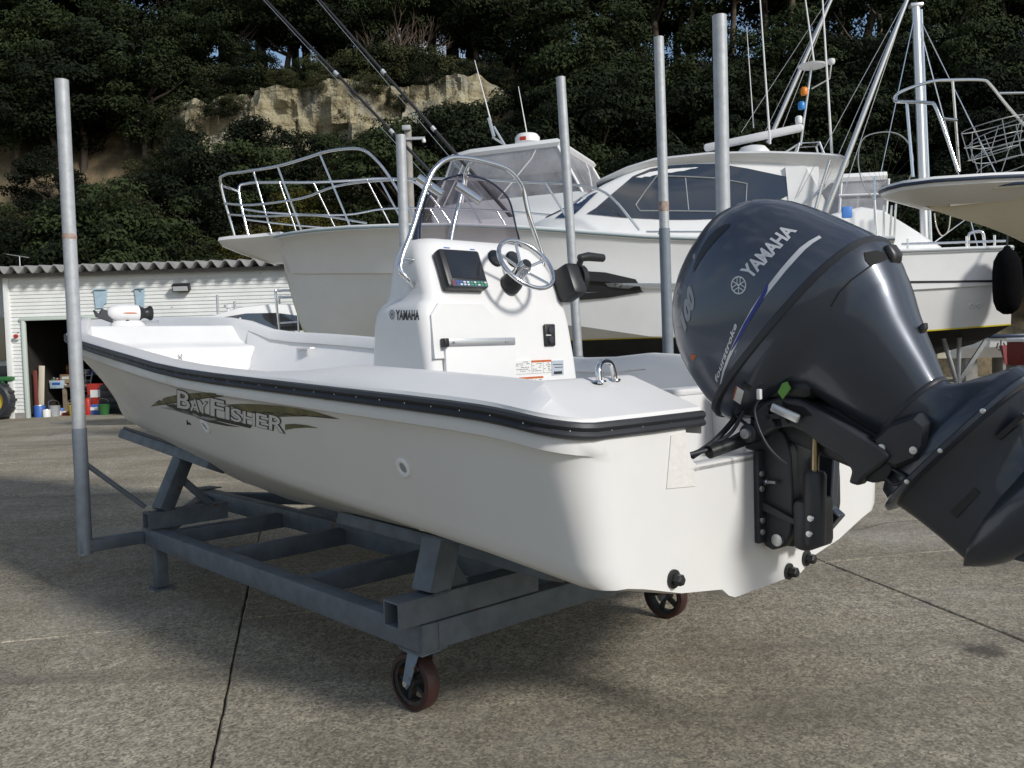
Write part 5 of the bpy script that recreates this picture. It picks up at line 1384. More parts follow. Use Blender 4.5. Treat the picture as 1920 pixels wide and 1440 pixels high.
# ---- cream boat, bow hanging in from the right
fr_ = Frame((4.85, 7.9), (-.985, -.17))
crm = thing('moored_cruiser', 'cream hulled boat bow with stainless pulpit rail entering at the right edge', 'boat', fr_.o, fr_.rz)
S = [(-5.0, 1.25, 2.25, 1.1, 1.0, .5), (-3.0, 1.28, 2.28, 1.05, 1.08, .6), (-1.8, 1.24, 2.32, .85, 1.3, .9), (-1.0, 1.16, 2.36, .62, 1.55, 1.32), (-.5, 1.06, 2.39, .44, 1.78, 1.64), (-.1, .95, 2.41, .30, 1.96, 1.87), (.3, .80, 2.43, .18, 2.08, 2.02), (.65, .62, 2.44, .09, 2.17, 2.13), (.95, .42, 2.445, .03, 2.24, 2.21), (1.15, .24, 2.44, .01, 2.29, 2.27), (1.27, .10, 2.43, 0, 2.33, 2.32), (1.33, .02, 2.42, 0, 2.37, 2.36)]
cb2, rub2 = yacht_hull(crm, S, 1.0, CREAM, BOTTOM, None, .55); rub2.build('rub_rail', NAVYL, crm, 60)
bp_ = MB(); o1 = [(.5, .62), (1.0, .5), (1.4, .34), (1.56, .16), (1.58, 0)]; o1 = o1 + [(x, -y) for x, y in reversed(o1[:-1])]
bp_.loft([[V(x, y, 2.50) for x, y in o1], [V(x + .015, y * 1.03, 2.47) for x, y in o1], [V(x, y, 2.42) for x, y in o1], [V(.5 + (x - .5) * .7, y * .6, 2.31) for x, y in o1]], True, True); bp_.build('anchor_platform', GELB, crm, 40)
MB().tube([V(x + .012, y * 1.03, 2.462) for x, y in o1], .016, 6).build('platform_rub_rail', NAVYL, crm, 60)
MB().bar((1.1, .12, 2.30), (.45, .28, 2.34), .03, .02).build('anchor_shank', ALU, crm, 30)
for s in (1, -1):
    P = lambda q: [fr_.y(px, py, Y * s if s > 0 else -Y) for px, py, Y in q]
    if s > 0:
        pts = [(1797, 322, .62), (1757, 207, .50), (1740, 193, .44), (1700, 191, .30), (1677, 188, .14), (1690, 172, -.1), (1745, 153, -.3), (1785, 150, -.4), (1840, 150, -.55), (1856, 158, -.6), (1890, 200, -.7), (1935, 250, -.85)]
        MB().tube(catmull([fr_.y(*q) for q in pts], 4), .014, 8).build('pulpit_rail', STEEL, crm, 60)
        for q in (((1700, 192, .30), (1712, 332, .34)), ((1786, 152, -.4), (1799, 322, -.45)), ((1766, 222, .52), (1793, 225, .2)), ((1872, 175, -.65), (1930, 174, -.9))):
            MB().tube([fr_.y(*q[0]), fr_.y(*q[1])], .013, 8).build('rail_post', STEEL, crm, 60)
# wire fish baskets on that bow
for k, (px, py, d, sc, lab) in enumerate(((1862, 262, 8.2, 1.0, 'round wire basket on the cream boat, the upper of two'), (1885, 285, 8.0, 1.1, 'round wire basket on the cream boat, the lower of two'))):
    c = at(px, py, d); b_ = thing('wire_basket', lab, 'basket', c, 0)
    R = .26 * sc; mbx = MB()
    for z, r_ in ((.14, R), (.0, R * .92), (-.12, R * .8)): MB().tube([(r_ * math.cos(a), r_ * math.sin(a), z + .05 * math.cos(a + k)) for a in [2 * math.pi * q / 20 for q in range(20)]], .0045, 5, closed=True).build('hoop', GREYL, b_, 60)
    for q in range(7):
        a = 2 * math.pi * q / 7; MB().tube([(R * math.cos(a), R * math.sin(a), .14 + .05 * math.cos(a + k)), (R * .8 * math.cos(a + .3), R * .8 * math.sin(a + .3), -.12 + .05 * math.cos(a + k))], .004, 5).build('stave', GREYL, b_, 60)
props(crm, ((-1.5, 0), (-3.2, 0)), .5)

# ---- white boat with pilothouse, mast and fender
fw_ = Frame((5.35, 12.4), (-.995, .10))
wht = thing('white_motor_sailer', 'white hull with dark pinstripe, tall mast and black bottom behind the outboard', 'boat', fw_.o, fw_.rz)
zs_ = 2.29; wl_ = 1.31
S = [(-1.1, 1.2, zs_, 1.12, wl_ - .02, 1.05), (-.5, 1.24, zs_, 1.15, wl_ - .05, .9), (.2, 1.25, zs_, 1.15, wl_ - .08, .75), (1.4, 1.25, 2.32, 1.1, 1.25, .7), (2.4, 1.2, 2.36, .9, 1.32, .75), (3.4, .95, 2.42, .5, 1.45, .95), (4.2, .5, 2.48, .1, 1.7, 1.4), (4.6, .06, 2.52, 0, 2.0, 1.9)]
wb_, rub3 = yacht_hull(wht, S, wl_, GELB, BOTTOM, YELLOWL, .5); rub3.build('rub_rail', GREYL, wht, 60)
fw_.decal(wb_, grid_poly([(1500, 528), (1700, 527), (1880, 525), (1880, 529), (1700, 531), (1500, 532)], 40), .008).build('pinstripe', LOGOB, wht, 0)
for px in (1822, 1834):
    h = wb_.ray_cast(fw_.cam, fw_.ray(px, 573)); 
    if h[0] is not None: MB().lathe([(.035, 0), (.03, .012), (.016, .012), (.012, .002)], h[0], (0, 1, 0), 14, cap=True).build('skin_fitting', WHITEP, wht, 40)
MB().prism([(.6, 1.25), (-.25, 1.25), (-.25, .95), (-.3, .82), (-.42, .78), (1.8, .4), (2.2, 1.2)], lambda u, v_, d: V(u, d, v_ - .02), -.09, .09).build('keel_fin', BOTTOM, wht, 20)
ca = MB(); rr_ = []
for X, z in ((3.0, 2.46), (2.1, 2.62), (1.2, 2.8), (.6, 2.92), (.32, 2.86), (0, 2.64), (-.4, 2.36)):
    rr_.append([V(X, .85, 2.28), V(X, .82, z - .06), V(X, .74, z - .01), V(X, 0, z + .04)])
ca.loft(rr_, False); ca.mirror_y(); ca.build('coach_roof', GELB, wht, 40)
ph = MB(); ph.loft([[V(x, y * sc, z) for x, y in ((1.15, .5), (.85, .68), (.26, .7), (.26, -.7), (.85, -.68), (1.15, -.5))] for sc, z in ((1.02, 3.26), (1.06, 3.31), (1.02, 3.36), (.8, 3.39))], True, True); ph.build('pilothouse_roof', GELB, wht, 40)
pc = [(1.2, .5), (.88, .7), (.28, .72), (.28, -.72), (.88, -.7), (1.2, -.5)]
for i in range(6):
    a_, b_ = pc[i], pc[(i + 1) % 6]
    MB().poly([V(a_[0], a_[1], 2.84), V(b_[0], b_[1], 2.84), V(b_[0] - .05, b_[1] * .95, 3.27), V(a_[0] - .05, a_[1] * .95, 3.27)]).build('clear_curtain', VINYL, wht, 0)
    MB().tube([V(a_[0], a_[1], 2.8), V(a_[0] - .05, a_[1] * .95, 3.27)], .018, 6).build('pilothouse_post', WHITEP, wht, 60)
MB().tube([V(.88, .71, 3.08), V(.28, .73, 3.07)], .014, 6).build('curtain_bar', WHITEP, wht, 60)
bx_ = MB(); q = fw_.y(1588, 398, .95); bx_.box(q, (.13, .06, .15), bevel=.02); bx_.build('blue_cushion', mat('blue plastic', (.06, .2, .55), .5), wht)
m0 = fw_.y(1735, 470, 0); m1 = fw_.y(1717, 12, 0)
MB().tube([m0 - V(0, 0, .15), m0.lerp(m1, .5), m1], .055, 14).build('mast', ALU, wht, 60)
MB().tube([m0 + V(-.075, 0, .1), m1 + V(-.07, 0, -.05)], .022, 8).build('mast_track', STEEL, wht, 60)
MB().box(m1 + V(0, 0, .01), (.17, .12, .05), bevel=.01).build('masthead', ALU, wht)
for (a_, b_) in (((1717, 20), (1835, 470)), ((1717, 20), (1620, 470)), ((1722, 30), (1870, 330)), ((1738, 465), (1815, 408))):
    MB().tube([fw_.y(*a_, 0), fw_.y(*b_, .3)], .007, 5).build('stay', STEEL, wht, 60)
MB().tube(catmull([fw_.y(1752, 400, .3), fw_.y(1756, 425, .3), fw_.y(1766, 442, .3), fw_.y(1778, 432, .3), fw_.y(1782, 405, .3)], 4), .008, 6).build('rope_loop', mat('rope', (.55, .5, .42), .8), wht, 60)
for px in (1702, 1813, 1865): 
    q = fw_.y(px, 470, 1.1); MB().tube([V(q.x, 1.1, zs_ - .02), V(q.x, 1.1, zs_ + .14)], .016, 8).build('stanchion', STEEL, wht, 60)
MB().tube([V(fw_.y(1690, 470, 1.1).x, 1.1, zs_ + .075), V(-1.05, 1.1, zs_ + .065)], .016, 8).build('toe_rail', STEEL, wht, 60)
MB().tube(catmull([V(-.62, 1.05, zs_), V(-.63, 1.05, zs_ + .16), V(-.70, 1.05, zs_ + .2), V(-.8, 1.05, zs_ + .18), V(-.82, 1.05, zs_)], 4), .02, 8).build('stern_hoop', STEEL, wht, 60)
for px, py0, py1 in ((1640, 450, 330), (1657, 450, 385), (1668, 452, 385), (1676, 452, 382)):
    MB().tube([fw_.y(px, py0, 1.0), fw_.y(px + (0 if px < 1665 else 4), py1, 1.0)], .014, 6).build('rod_stand', STEEL, wht, 60)
props(wht, ((1.2, 0), (2.6, 0)), .5)
for X in (-.6, -.75): MB().tube([(X, .7, 0), (X + .35 * (1 if X < -.7 else 0), .8, 1.15)], .03, 8).build('prop_stand', GALV, wht, 60)
MB().bar((-.3, .75, .1), (-.95, .75, 1.1), .04, .05).build('stand_brace', GALV, wht, 30)
fd = fw_.o + fw_.ex * -.93 + fw_.ey * 1.42
fen = thing('boat_fender', 'black covered sausage fender hanging at the white hull corner', 'fender', (fd.x, fd.y, 1.42), 0)
MB().lathe([(.0, 0), (.05, .005), (.12, .06), (.155, .16), (.165, .3), (.165, .52), (.15, .66), (.1, .76), (.05, .8), (.03, .84), (.0, .845)], (0, 0, 0), (0, 0, 1), 22).build('cover', mat('black fabric', (.006, .006, .007), .95, var=.3, vscale=30, bump=.3, bscale=120, spec=.05), fen, 50)
MB().tube([(0, 0, .84), (.05, .08, 1.08)], .01, 6).build('lanyard', RUBBER, fen, 60)
# landing net on a pole, beside the pilothouse
nb_ = at(1645, 400, 10.4); net = thing('landing_net', 'large dark landing net hoop standing upright left of the tall mast', 'net', (nb_.x, nb_.y, 2.3), 0)
NETM = mat('net cord', (.05, .055, .05), .8)
hp = catmull([at(px, py, 10.4) - V(nb_.x, nb_.y, 2.3) for px, py in ((1640, 375), (1618, 345), (1609, 300), (1617, 262), (1645, 249), (1680, 250), (1703, 268), (1712, 300), (1705, 335), (1680, 360))], 4)
MB().tube(hp, .007, 6).build('hoop', GREYL, net, 60); 
MB().tube([at(1640, 375, 10.4) - V(nb_.x, nb_.y, 2.3), at(1644, 440, 10.4) - V(nb_.x, nb_.y, 2.3)], .012, 6).build('handle', ALU, net, 60)
nm = MB(); cN = at(1662, 320, 10.9) - V(nb_.x, nb_.y, 2.3)
for k in range(0, len(hp), 3):
    nm.tube([hp[k], hp[k].lerp(cN, .5) + V(0, .1, -.12), cN + V(0, .1, -.2)], .0014, 4)
nm.build('net_bag', NETM, net, 0, kind='stuff')

# ---- far boats seen under the keels at the right
for k, (px0, px1, yt, yb, d, lab, m_, txt) in enumerate(((1778, 1915, 633, 672, 22, 'far pale open boat with dark lettering under the white hull', GELB, '小徳丸'), (1884, 1990, 648, 684, 19, 'far dark red boat hull at the right edge under the fender', mat('dark red topsides', (.16, .02, .02), .5), None), (1700, 1800, 655, 690, 26, 'far grey launch hull on trestles behind the outboard leg', CREAM, None))):
    a_, b_ = at(px0, yb, d), at(px1, yb, d); cx0 = (a_.x + b_.x) / 2; Lh = (b_.x - a_.x) / 2
    t = thing('far_boat', lab, 'boat', (cx0, d, 0), 0, 'far boats under the keels')
    zt_ = at(px0, yt, d).z; zb_ = at(px0, yb, d).z
    mbx = MB(); rr_ = []
    for q, w_ in ((-1, .1), (-.8, .5), (-.3, .9), (.4, 1), (1, .9)):
        rr_.append([V(q * Lh, -w_ * .9, zt_ + (.12 if q < -.7 else 0)), V(q * Lh, -w_ * .8, lerp(zb_, zt_, .5)), V(q * Lh * .95, -w_ * .45, zb_), V(q * Lh * .95, w_ * .45, zb_), V(q * Lh, w_ * .9, zt_)])
    mbx.loft(rr_, False); bb_ = mbx.bvh(); mbx.build('hull', m_, t, 30)
    MB().tube([V(q[0].x, q[0].y - .01, q[0].z) for q in rr_], .05, 6).build('gunwale', NAVYL if k != 1 else GELB, t, 60)
    for q in (-.5, .5): MB().box((q * Lh, 0, zb_ / 2), (.3, .5, zb_), bevel=.02).build('trestle', CONCR, t)
    if txt:
        mbx = MB(); lay(text2d(txt, .26, .01, 0, 1.0, 1.6), lambda u, v_: V(-.25 + u, -.94 + .09 * 0, lerp(zb_, zt_, .62) + v_ - .12), mbx); mbx.build('lettering', LETTER, t, 0)
# ------------------------------------------------------------------ workshop
GY = 18.7
SIDE = mat('white painted siding', (.78, .79, .77), .6, var=.12, vscale=1.5, rustlike=((.33, .27, .2), 7, .68))
gar = thing('workshop', 'white clapboard workshop with corrugated roof and open dark doorway', 'building', (-10.62, GY, 0), 0)
WX = 10.4; DX0, DX1, DZ = .38, 2.45, 2.06; EAVE = 3.0
nbd = 37; bh = (EAVE - .12) / nbd
def board(x0, x1, z):
    MB().add([V(x0, 0, z), V(x1, 0, z), V(x1, 0, z + bh + .004), V(x0, 0, z + bh + .004), V(x0, -.024, z), V(x1, -.024, z), V(x1, -.008, z + bh - .001), V(x0, -.008, z + bh - .001)],
             [(4, 5, 6, 7), (0, 4, 7, 3), (1, 2, 6, 5), (0, 1, 5, 4), (3, 7, 6, 2)]).build('siding_board', SIDE, gar, 20)
random.seed(21)
for i in range(nbd):
    z = .12 + i * bh
    if z + bh < DZ + .06:
        board(.08, DX0 - .07, z); cut = random.uniform(4, 7); board(DX1 + .07, DX1 + cut, z); board(DX1 + cut + .003, WX, z)
    else:
        cut = random.uniform(2.5, 6); board(.08, cut, z); board(cut + .003, WX, z)
wl_ = MB(); wl_.box((WX, 2.6, EAVE / 2), (.1, 5.2, EAVE)); wl_.build('end_wall', SIDE, gar)
MB().box((.05, 2.6, EAVE / 2), (.1, 5.2, EAVE)).build('end_wall', SIDE, gar)
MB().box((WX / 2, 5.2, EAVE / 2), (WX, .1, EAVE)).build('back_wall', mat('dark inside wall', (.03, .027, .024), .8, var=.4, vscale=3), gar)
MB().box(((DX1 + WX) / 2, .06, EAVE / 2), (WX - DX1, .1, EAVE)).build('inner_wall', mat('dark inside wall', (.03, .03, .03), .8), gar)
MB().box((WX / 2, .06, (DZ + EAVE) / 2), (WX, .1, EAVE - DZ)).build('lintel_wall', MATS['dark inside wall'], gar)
MB().box((.115, 2.62, EAVE / 2), (.02, 5.0, EAVE)).build('darkening_sheet', MATS['dark inside wall'], gar)  # dark sheet added over the white end wall to keep the doorway dark
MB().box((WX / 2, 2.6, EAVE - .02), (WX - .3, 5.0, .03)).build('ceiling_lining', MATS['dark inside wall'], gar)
MB().box((.02, -.02, EAVE / 2), (.12, .07, EAVE), bevel=.01).build('corner_board', SIDE, gar)
for x in (DX0 - .03, DX1 + .03): MB().box((x, -.03, DZ / 2), (.07, .08, DZ), bevel=.008).build('door_jamb', mat('pale green door frame', (.55, .62, .56), .5), gar)
MB().box(((DX0 + DX1) / 2, -.031, DZ + .035), (DX1 - DX0 + .2, .082, .07), bevel=.008).build('door_head', MATS['pale green door frame'], gar)
MB().box((.2, -.015, .06), (.36, .07, .12)).build('plinth', CONCR, gar)
MB().box(((DX1 + WX) / 2 + .05, -.015, .06), (WX - DX1 - .1, .07, .12)).build('plinth', CONCR, gar)
rm_ = MB(); N = 470; x0, x1 = -.9, WX + .3
def wave(x): return .072 * math.sin(2 * math.pi * x / .294)
fr0, bk0 = [], []
rows_ = [[], [], [], []]
for k in range(N + 1):
    x = lerp(x0, x1, k / N); zz = wave(x); n_ = .007
    rows_[0].append(V(x, -.42, EAVE + .115 + zz)); rows_[1].append(V(x, -.42, EAVE + .09 + zz)); rows_[2].append(V(x, 5.6, EAVE + .5 + zz)); rows_[3].append(V(x, 5.6, EAVE + .525 + zz))
rm_.loft([rows_[0], rows_[1], rows_[2], rows_[3], rows_[0]], False)
rm_.build('corrugated_roof', mat('weathered corrugated sheet', (.3, .3, .29), .85, var=.35, vscale=4, bump=.2, bscale=30), gar, 50)
MB().box((WX / 2, -.12, EAVE + .01), (WX + .4, .1, .07)).build('eave_board', mat('grey eave board', (.2, .19, .18), .8, var=.3), gar)
# flood light and two wall brackets
lx = at(345, 540, GY); fl_ = thing('flood_light', 'rectangular flood light under the workshop eaves', 'lamp', (lx.x, GY - .05, lx.z), 0)
MB().box((0, -.10, .0), (.36, .13, .15), Matrix.Rotation(rad(25), 3, 'X'), .012).build('housing', BLACKP, fl_)
MB().box((0, -.165, -.028), (.31, .006, .10), Matrix.Rotation(rad(25), 3, 'X')).build('lens', mat('lamp lens', (.6, .62, .62), .15), fl_)
MB().box((.0, -.02, .06), (.06, .08, .05)).build('bracket', DARKP, fl_)
BLU = mat('pale blue sheet', (.42, .56, .66), .5, var=.2, vscale=8)
for px, py, wd, shape, lab in ((191, 560, .27, 0, 'pale blue wall bracket left of the flood light, nearest the doorway'), (264, 558, .21, 1, 'pale blue slotted wall bracket left of the flood light, nearer to it')):
    c = at(px, py, GY); b_ = thing('wall_bracket', lab, 'bracket', (c.x, GY - .03, c.z), 0)
    if shape == 0: poly_ = [(-wd / 2, .18), (wd / 2, .18), (wd / 2 - .02, -.1), (.06, -.12), (.04, -.2), (-wd / 2 + .02, -.2)]
    else: poly_ = [(-wd / 2, .18), (-.04, .18), (-.02, .1), (.03, .1), (.05, .18), (wd / 2, .18), (wd / 2 - .03, -.2), (-wd / 2 + .03, -.2)]
    MB().prism(poly_, lambda u, v_, d: V(u, d, v_), -.025, 0).build('plate', BLU, b_, 20)
    MB().prism([(-wd / 2, .18), (wd / 2, .18), (wd / 2, .2), (-wd / 2, .2)], lambda u, v_, d: V(u, d, v_), -.06, 0).build('flange', BLU, b_, 20)
# television aerial on the roof
ap = at(38, 505, GY + 1.2); ant = thing('tv_aerial', 'small television aerial on the workshop roof', 'aerial', (ap.x, GY + 1.2, EAVE + .2), 0)
MB().tube([(0, 0, 0), (0, 0, .36)], .012, 6).build('mast', ALU, ant, 60); MB().tube([(-.28, 0, .42), (.2, 0, .33)], .01, 6).build('boom', ALU, ant, 60)
for k in range(7): MB().tube([(-.26 + k * .07, -.1, .42 - k * .013), (-.26 + k * .07, .1, .42 - k * .013)], .005, 5).build('element', ALU, ant, 60)
# things inside the doorway
WXO = -10.62
bench = thing('work_bench', 'cluttered timber work bench inside the workshop doorway', 'bench', (WXO + 1.05, GY + 1.5, 0), 0)
MB().box((0, 0, .62), (1.3, .55, .05), bevel=.01).build('bench_top', WOOD, bench)
for sx in (-.58, .58):
    for sy in (-.2, .2): MB().box((sx, sy, .3), (.07, .07, .6)).build('leg', WOOD, bench)
MB().box((0, .05, .22), (1.16, .42, .03)).build('shelf', WOOD, bench)
def item(name, label, cat, px, py, d, build, grp=None):
    c = at(px, py, d); t = thing(name, label, cat, (c.x, d, max(0, c.z)), 0, grp); build(t); return t
def can(m_, r_=.07, h=.16, lid=ALU):
    def f(t):
        MB().lathe([(r_, 0), (r_, h), (r_ * .95, h + .01)], (0, 0, 0), (0, 0, 1), 14).build('body', m_, t, 40); MB().lathe([(r_ * .9, h + .01), (r_ * .88, h + .02), (0, h + .02)], (0, 0, 0), (0, 0, 1), 14).build('lid', lid, t, 40)
    return f
def crate(m_, w_, d_, h, m2=None):
    def f(t):
        MB().box((0, 0, h / 2), (w_, d_, h), bevel=.01).build('body', m_, t); MB().box((0, -d_ / 2 - .004, h * .6), (w_ * .6, .008, h * .3)).build('label_patch', m2 or STICK, t)
    return f
BLUEP = mat('blue paint', (.04, .12, .4), .45); CARD = mat('cardboard', (.33, .23, .13), .8, var=.2, vscale=8); TANP = mat('tan tin', (.45, .33, .16), .6); GRNP = mat('green paint', (.06, .18, .1), .5)
def exting(t):
    MB().lathe([(.065, 0), (.07, .02), (.07, .3), (.05, .36), (.02, .38)], (0, 0, 0), (0, 0, 1), 16).build('cylinder', REDP, t, 40); MB().box((0, 0, .41), (.08, .03, .05), bevel=.01).build('valve', BLACKP, t); MB().tube([(.03, 0, .4), (.09, 0, .3), (.08, 0, .12)], .012, 6).build('hose', BLACKP, t, 60)
item('fire_extinguisher', 'red fire extinguisher standing on the workshop floor', 'extinguisher', 166, 781, GY + .5, exting)
item('paint_can', 'blue paint can on the floor at the left door jamb', 'can', 75, 784, GY + .25, can(BLUEP, .12, .24))
item('paint_can', 'pale paint can beside the blue can at the door jamb', 'can', 88, 786, GY + .2, can(STICK, .08, .15))
item('storage_box', 'blue and white storage box right of the fire extinguisher', 'box', 181, 781, GY + .6, crate(BLUEP, .34, .25, .22))
item('storage_box', 'dark red box stacked behind the blue storage box', 'box', 186, 765, GY + .95, crate(REDP, .36, .3, .55))
item('cardboard_box', 'brown cardboard box on the work bench', 'box', 128, 718, GY + 1.4, crate(CARD, .26, .24, .2))
item('storage_box', 'orange tin on the bench shelf behind the guide pole', 'box', 128, 700, GY + 2.2, crate(ORANGE, .22, .2, .2, TANP))
item('parts_bag', 'blue and white striped bag on the bench', 'bag', 110, 728, GY + 1.3, crate(mat('pale blue bag', (.45, .58, .68), .7, var=.3, vscale=20), .3, .2, .18, BLUEP))
item('machine', 'pale bandsaw machine standing deep in the workshop', 'machine', 121, 722, GY + 2.6, lambda t: (MB().box((0, 0, .3), (.34, .3, .6), bevel=.03).build('body', mat('pale machine enamel', (.45, .44, .38), .5), t), MB().tube(catmull([(-.25, 0, .5), (-.1, 0, .75), (.15, 0, .68), (.25, 0, .4)], 4), .03, 8).build('arm', ALU, t, 60)))
item('tool_cabinet', 'dark tool cabinet at the right of the doorway', 'cabinet', 218, 784, GY + .9, lambda t: (MB().box((0, 0, .32), (.5, .4, .64), bevel=.02).build('body', DARKP, t), [MB().box((0, -.205, .12 + k * .15), (.42, .012, .12), bevel=.004).build('drawer', BLACKP, t) for k in range(4)]))
def ladder(t):
    for x in (-.07, .07): MB().bar((x, 0, 0), (x, .25, .62), .02, .03).build('rail', WHITEP, t)
    for k in range(5): MB().bar((-.07, .04 + k * .05, .08 + k * .12), (.07, .04 + k * .05, .08 + k * .12), .015, .015).build('rung', WHITEP, t)
item('wire_rack', 'small white wire rack above the fire extinguisher', 'rack', 160, 750, GY + 1.6, ladder)
item('door_panel', 'cream panel leaning just inside the left door jamb', 'panel', 78, 782, GY + .7, lambda t: MB().box((0, .05, .55), (.12, .03, 1.1), Matrix.Rotation(rad(4), 3, 'Y'), .005).build('board', CREAM, t))
item('timber_plank', 'dark red plank leaning inside the left door jamb', 'plank', 68, 784, GY + .45, lambda t: MB().box((0, .05, .5), (.08, .03, 1.0), None, .005).build('board', mat('dark red timber', (.2, .05, .04), .7), t))
random.seed(12)
jm = [STICK, TANP, ALU, GRNP, REDP, BLUEP, CARD, WHITEP, ORANGE]
for k in range(12):
    px = 92 + k * 5.2; z_ = .645
    c = at(px, 735, GY + 1.45); t = thing('tin', 'one of the small tins and jars crowded along the work bench top', 'tin', (c.x, GY + 1.32 + .02 * (k % 3), z_), 0, 'tins on the work bench'); can(jm[k % 9], .03 + .015 * random.random(), .08 + .1 * random.random())(t)
for k in range(9):
    px = 95 + k * 4.5; c = at(px, 775, GY + .5)
    t = thing('scrap_part', 'one of the scrap parts heaped on the workshop floor below the bench', 'scrap', (c.x, GY + .55 + .1 * (k % 3), 0), k * 1.1, 'scrap parts under the bench'); crate(jm[(k * 2 + 1) % 9], .1 + .06 * random.random(), .08, .06 + .1 * random.random(), DARKP)(t)
# neighbour building and tractor at the far left
nbd_ = thing('store_building', 'pale rendered store building at the far left edge', 'building', (-12.2, GY + 2.2, 0), 0)
REND = mat('pale render', (.6, .6, .58), .7, var=.15, vscale=2)
MB().box((-.7, 2, 1.6), (3.0, 4, 3.2)).build('wall', REND, nbd_); MB().box((-.7, -.03, .55), (3.02, .08, 1.1)).build('lower_wall', mat('grey dado sheet', (.35, .37, .38), .6, var=.15), nbd_)
MB().box((.15, -.03, 1.75), (.25, .06, 1.0)).build('window', GLASS, nbd_); MB().box((-.03, -.04, 1.75), (.1, .09, 1.1), bevel=.01).build('window_frame', mat('cream frame', (.55, .53, .42), .5), nbd_)
MB().box((-.7, 1.8, 3.26), (3.3, 4.5, .12)).build('roof', mat('dark roof', (.1, .1, .1), .8), nbd_)
al_ = at(25, 632, GY - .2); alm = thing('alarm_lamp', 'red lamp on the workshop corner', 'lamp', (al_.x, GY - .06, al_.z), 0)
MB().box((0, 0, 0), (.06, .06, .12), bevel=.01).build('back_box', STICK, alm); MB().lathe([(.04, 0), (.045, .03), (.03, .07), (0, .075)], (0, -.02, .02), (0, -1, 0), 14).build('lens', REDP, alm, 40)
tr = thing('tractor', 'tractor with yellow wheel half hidden at the far left edge', 'tractor', (at(-9, 780, GY - .2).x, GY - .2, 0), 0)
YEL = mat('yellow wheel paint', (.6, .42, .03), .5); GRN2 = mat('tractor green', (.03, .13, .04), .45)
for dx, R in ((0, .40), (-1.5, .30)):
    MB().lathe([(R * .62, -.12), (R * .9, -.13), (R, -.09), (R, .09), (R * .9, .13), (R * .62, .12)], (dx, 0, R), (0, 1, 0), 32, cap=False).build('tyre', RUBBER, tr, 40)
    MB().lathe([(R * .63, -.09), (R * .5, -.06), (R * .2, -.05), (0, -.08)], (dx, 0, R), (0, 1, 0), 28, cap=False).build('rim', YEL, tr, 40)
    for k in range(14):
        a = 2 * math.pi * k / 14; MB().box((dx + R * 1.0 * math.cos(a), 0, R + R * 1.0 * math.sin(a)), (.05, .2, .05), Matrix.Rotation(-a, 3, 'Y')).build('tread_lug', RUBBER, tr)
MB().box((-.7, .35, .65), (1.7, .5, .45), bevel=.06).build('bonnet', GRN2, tr); MB().box((.1, .4, .85), (.5, .6, .1), bevel=.03).build('mudguard', GRN2, tr); MB().box((.1, .4, 1.0), (.4, .4, .25), bevel=.05).build('seat', BLACKP, tr)

# ------------------------------------------------------------------ utility pole
up_ = at(768, 345, 21); utp = thing('utility_pole', 'weathered grey utility pole with short cross arm behind the bow rail', 'pole', (up_.x, 21, 0), 0)
ztop = at(758, 238, 21).z
MB().tube([(0, 0, 0), (0, 0, ztop)], [.12, .085], 12).build('post', mat('grey timber pole', (.33, .31, .28), .85, var=.2, vscale=6), utp, 60)
MB().box((.16, -.1, ztop - .3), (.5, .06, .06)).build('cross_arm', GALV, utp); MB().lathe([(.04, 0), (.05, .04), (.03, .1), (0, .11)], (.38, -.1, ztop - .4), (0, 0, 1), 10).build('insulator', WHITEP, utp, 40)
MB().box((-.02, -.1, ztop - .05), (.2, .12, .12), bevel=.02).build('pole_cap', GALV, utp)

# ------------------------------------------------------------------ wooded hill with a rock face
from mathutils import noise as mn
def hill_z(x, y):
    toe = 23.5 + .7 * math.sin(x * .3) + (1.6 if x > 5 else 0)
    t = y - toe
    if t <= 0: return -.05
    cliff = max(0, 1 - abs(x + 5.6) / 8.5)
    base = min(t, 9) * .74
    up = (3.6 * min(1, max(0, (t - 8.7) / (.7 + 2.6 * (1 - min(1, cliff * 2.2))))))
    rest = max(0, t - 9.4) * .42
    z = base + up + min(rest, 6.5)
    return z + .5 * mn.noise(V(x * .25, y * .25, 3)) * min(1, t)


def earth_mat():
    mt = bpy.data.materials.new('hillside earth'); mt.use_nodes = True; n = mt.node_tree; b = n.nodes['Principled BSDF']; l = n.links.new
    geo = n.nodes.new('ShaderNodeNewGeometry'); no = n.nodes.new('ShaderNodeTexNoise'); no.inputs['Scale'].default_value = .6; no.inputs['Detail'].default_value = 9; l(geo.outputs['Position'], no.inputs['Vector'])
    r = n.nodes.new('ShaderNodeValToRGB'); r.color_ramp.elements[0].position = .35; r.color_ramp.elements[0].color = (.03, .028, .015, 1); r.color_ramp.elements[1].position = .7; r.color_ramp.elements[1].color = (.24, .18, .105, 1)
    l(no.outputs['Fac'], r.inputs['Fac']); l(r.outputs['Color'], b.inputs['Base Color']); b.inputs['Roughness'].default_value = .95
    bp = n.nodes.new('ShaderNodeBump'); bp.inputs['Strength'].default_value = .8; bp.inputs['Distance'].default_value = .2; n2 = n.nodes.new('ShaderNodeTexNoise'); n2.inputs['Scale'].default_value = 3; n2.inputs['Detail'].default_value = 8; l(geo.outputs['Position'], n2.inputs['Vector']); l(n2.outputs['Fac'], bp.inputs['Height']); l(bp.outputs['Normal'], b.inputs['Normal'])
    return mt


hm = MB(); xs_ = [-46 + 92 * i / 130 for i in range(131)]; ys_ = [22.5 + 46 * (j / 70) ** 1.25 for j in range(71)]
hm.loft([[V(x, y, hill_z(x, y)) for x in xs_] for y in ys_], False)
hl = hm.build('hillside', earth_mat(), None, 60, kind='structure'); hl['label'] = 'steep earth hillside behind the boat yard'


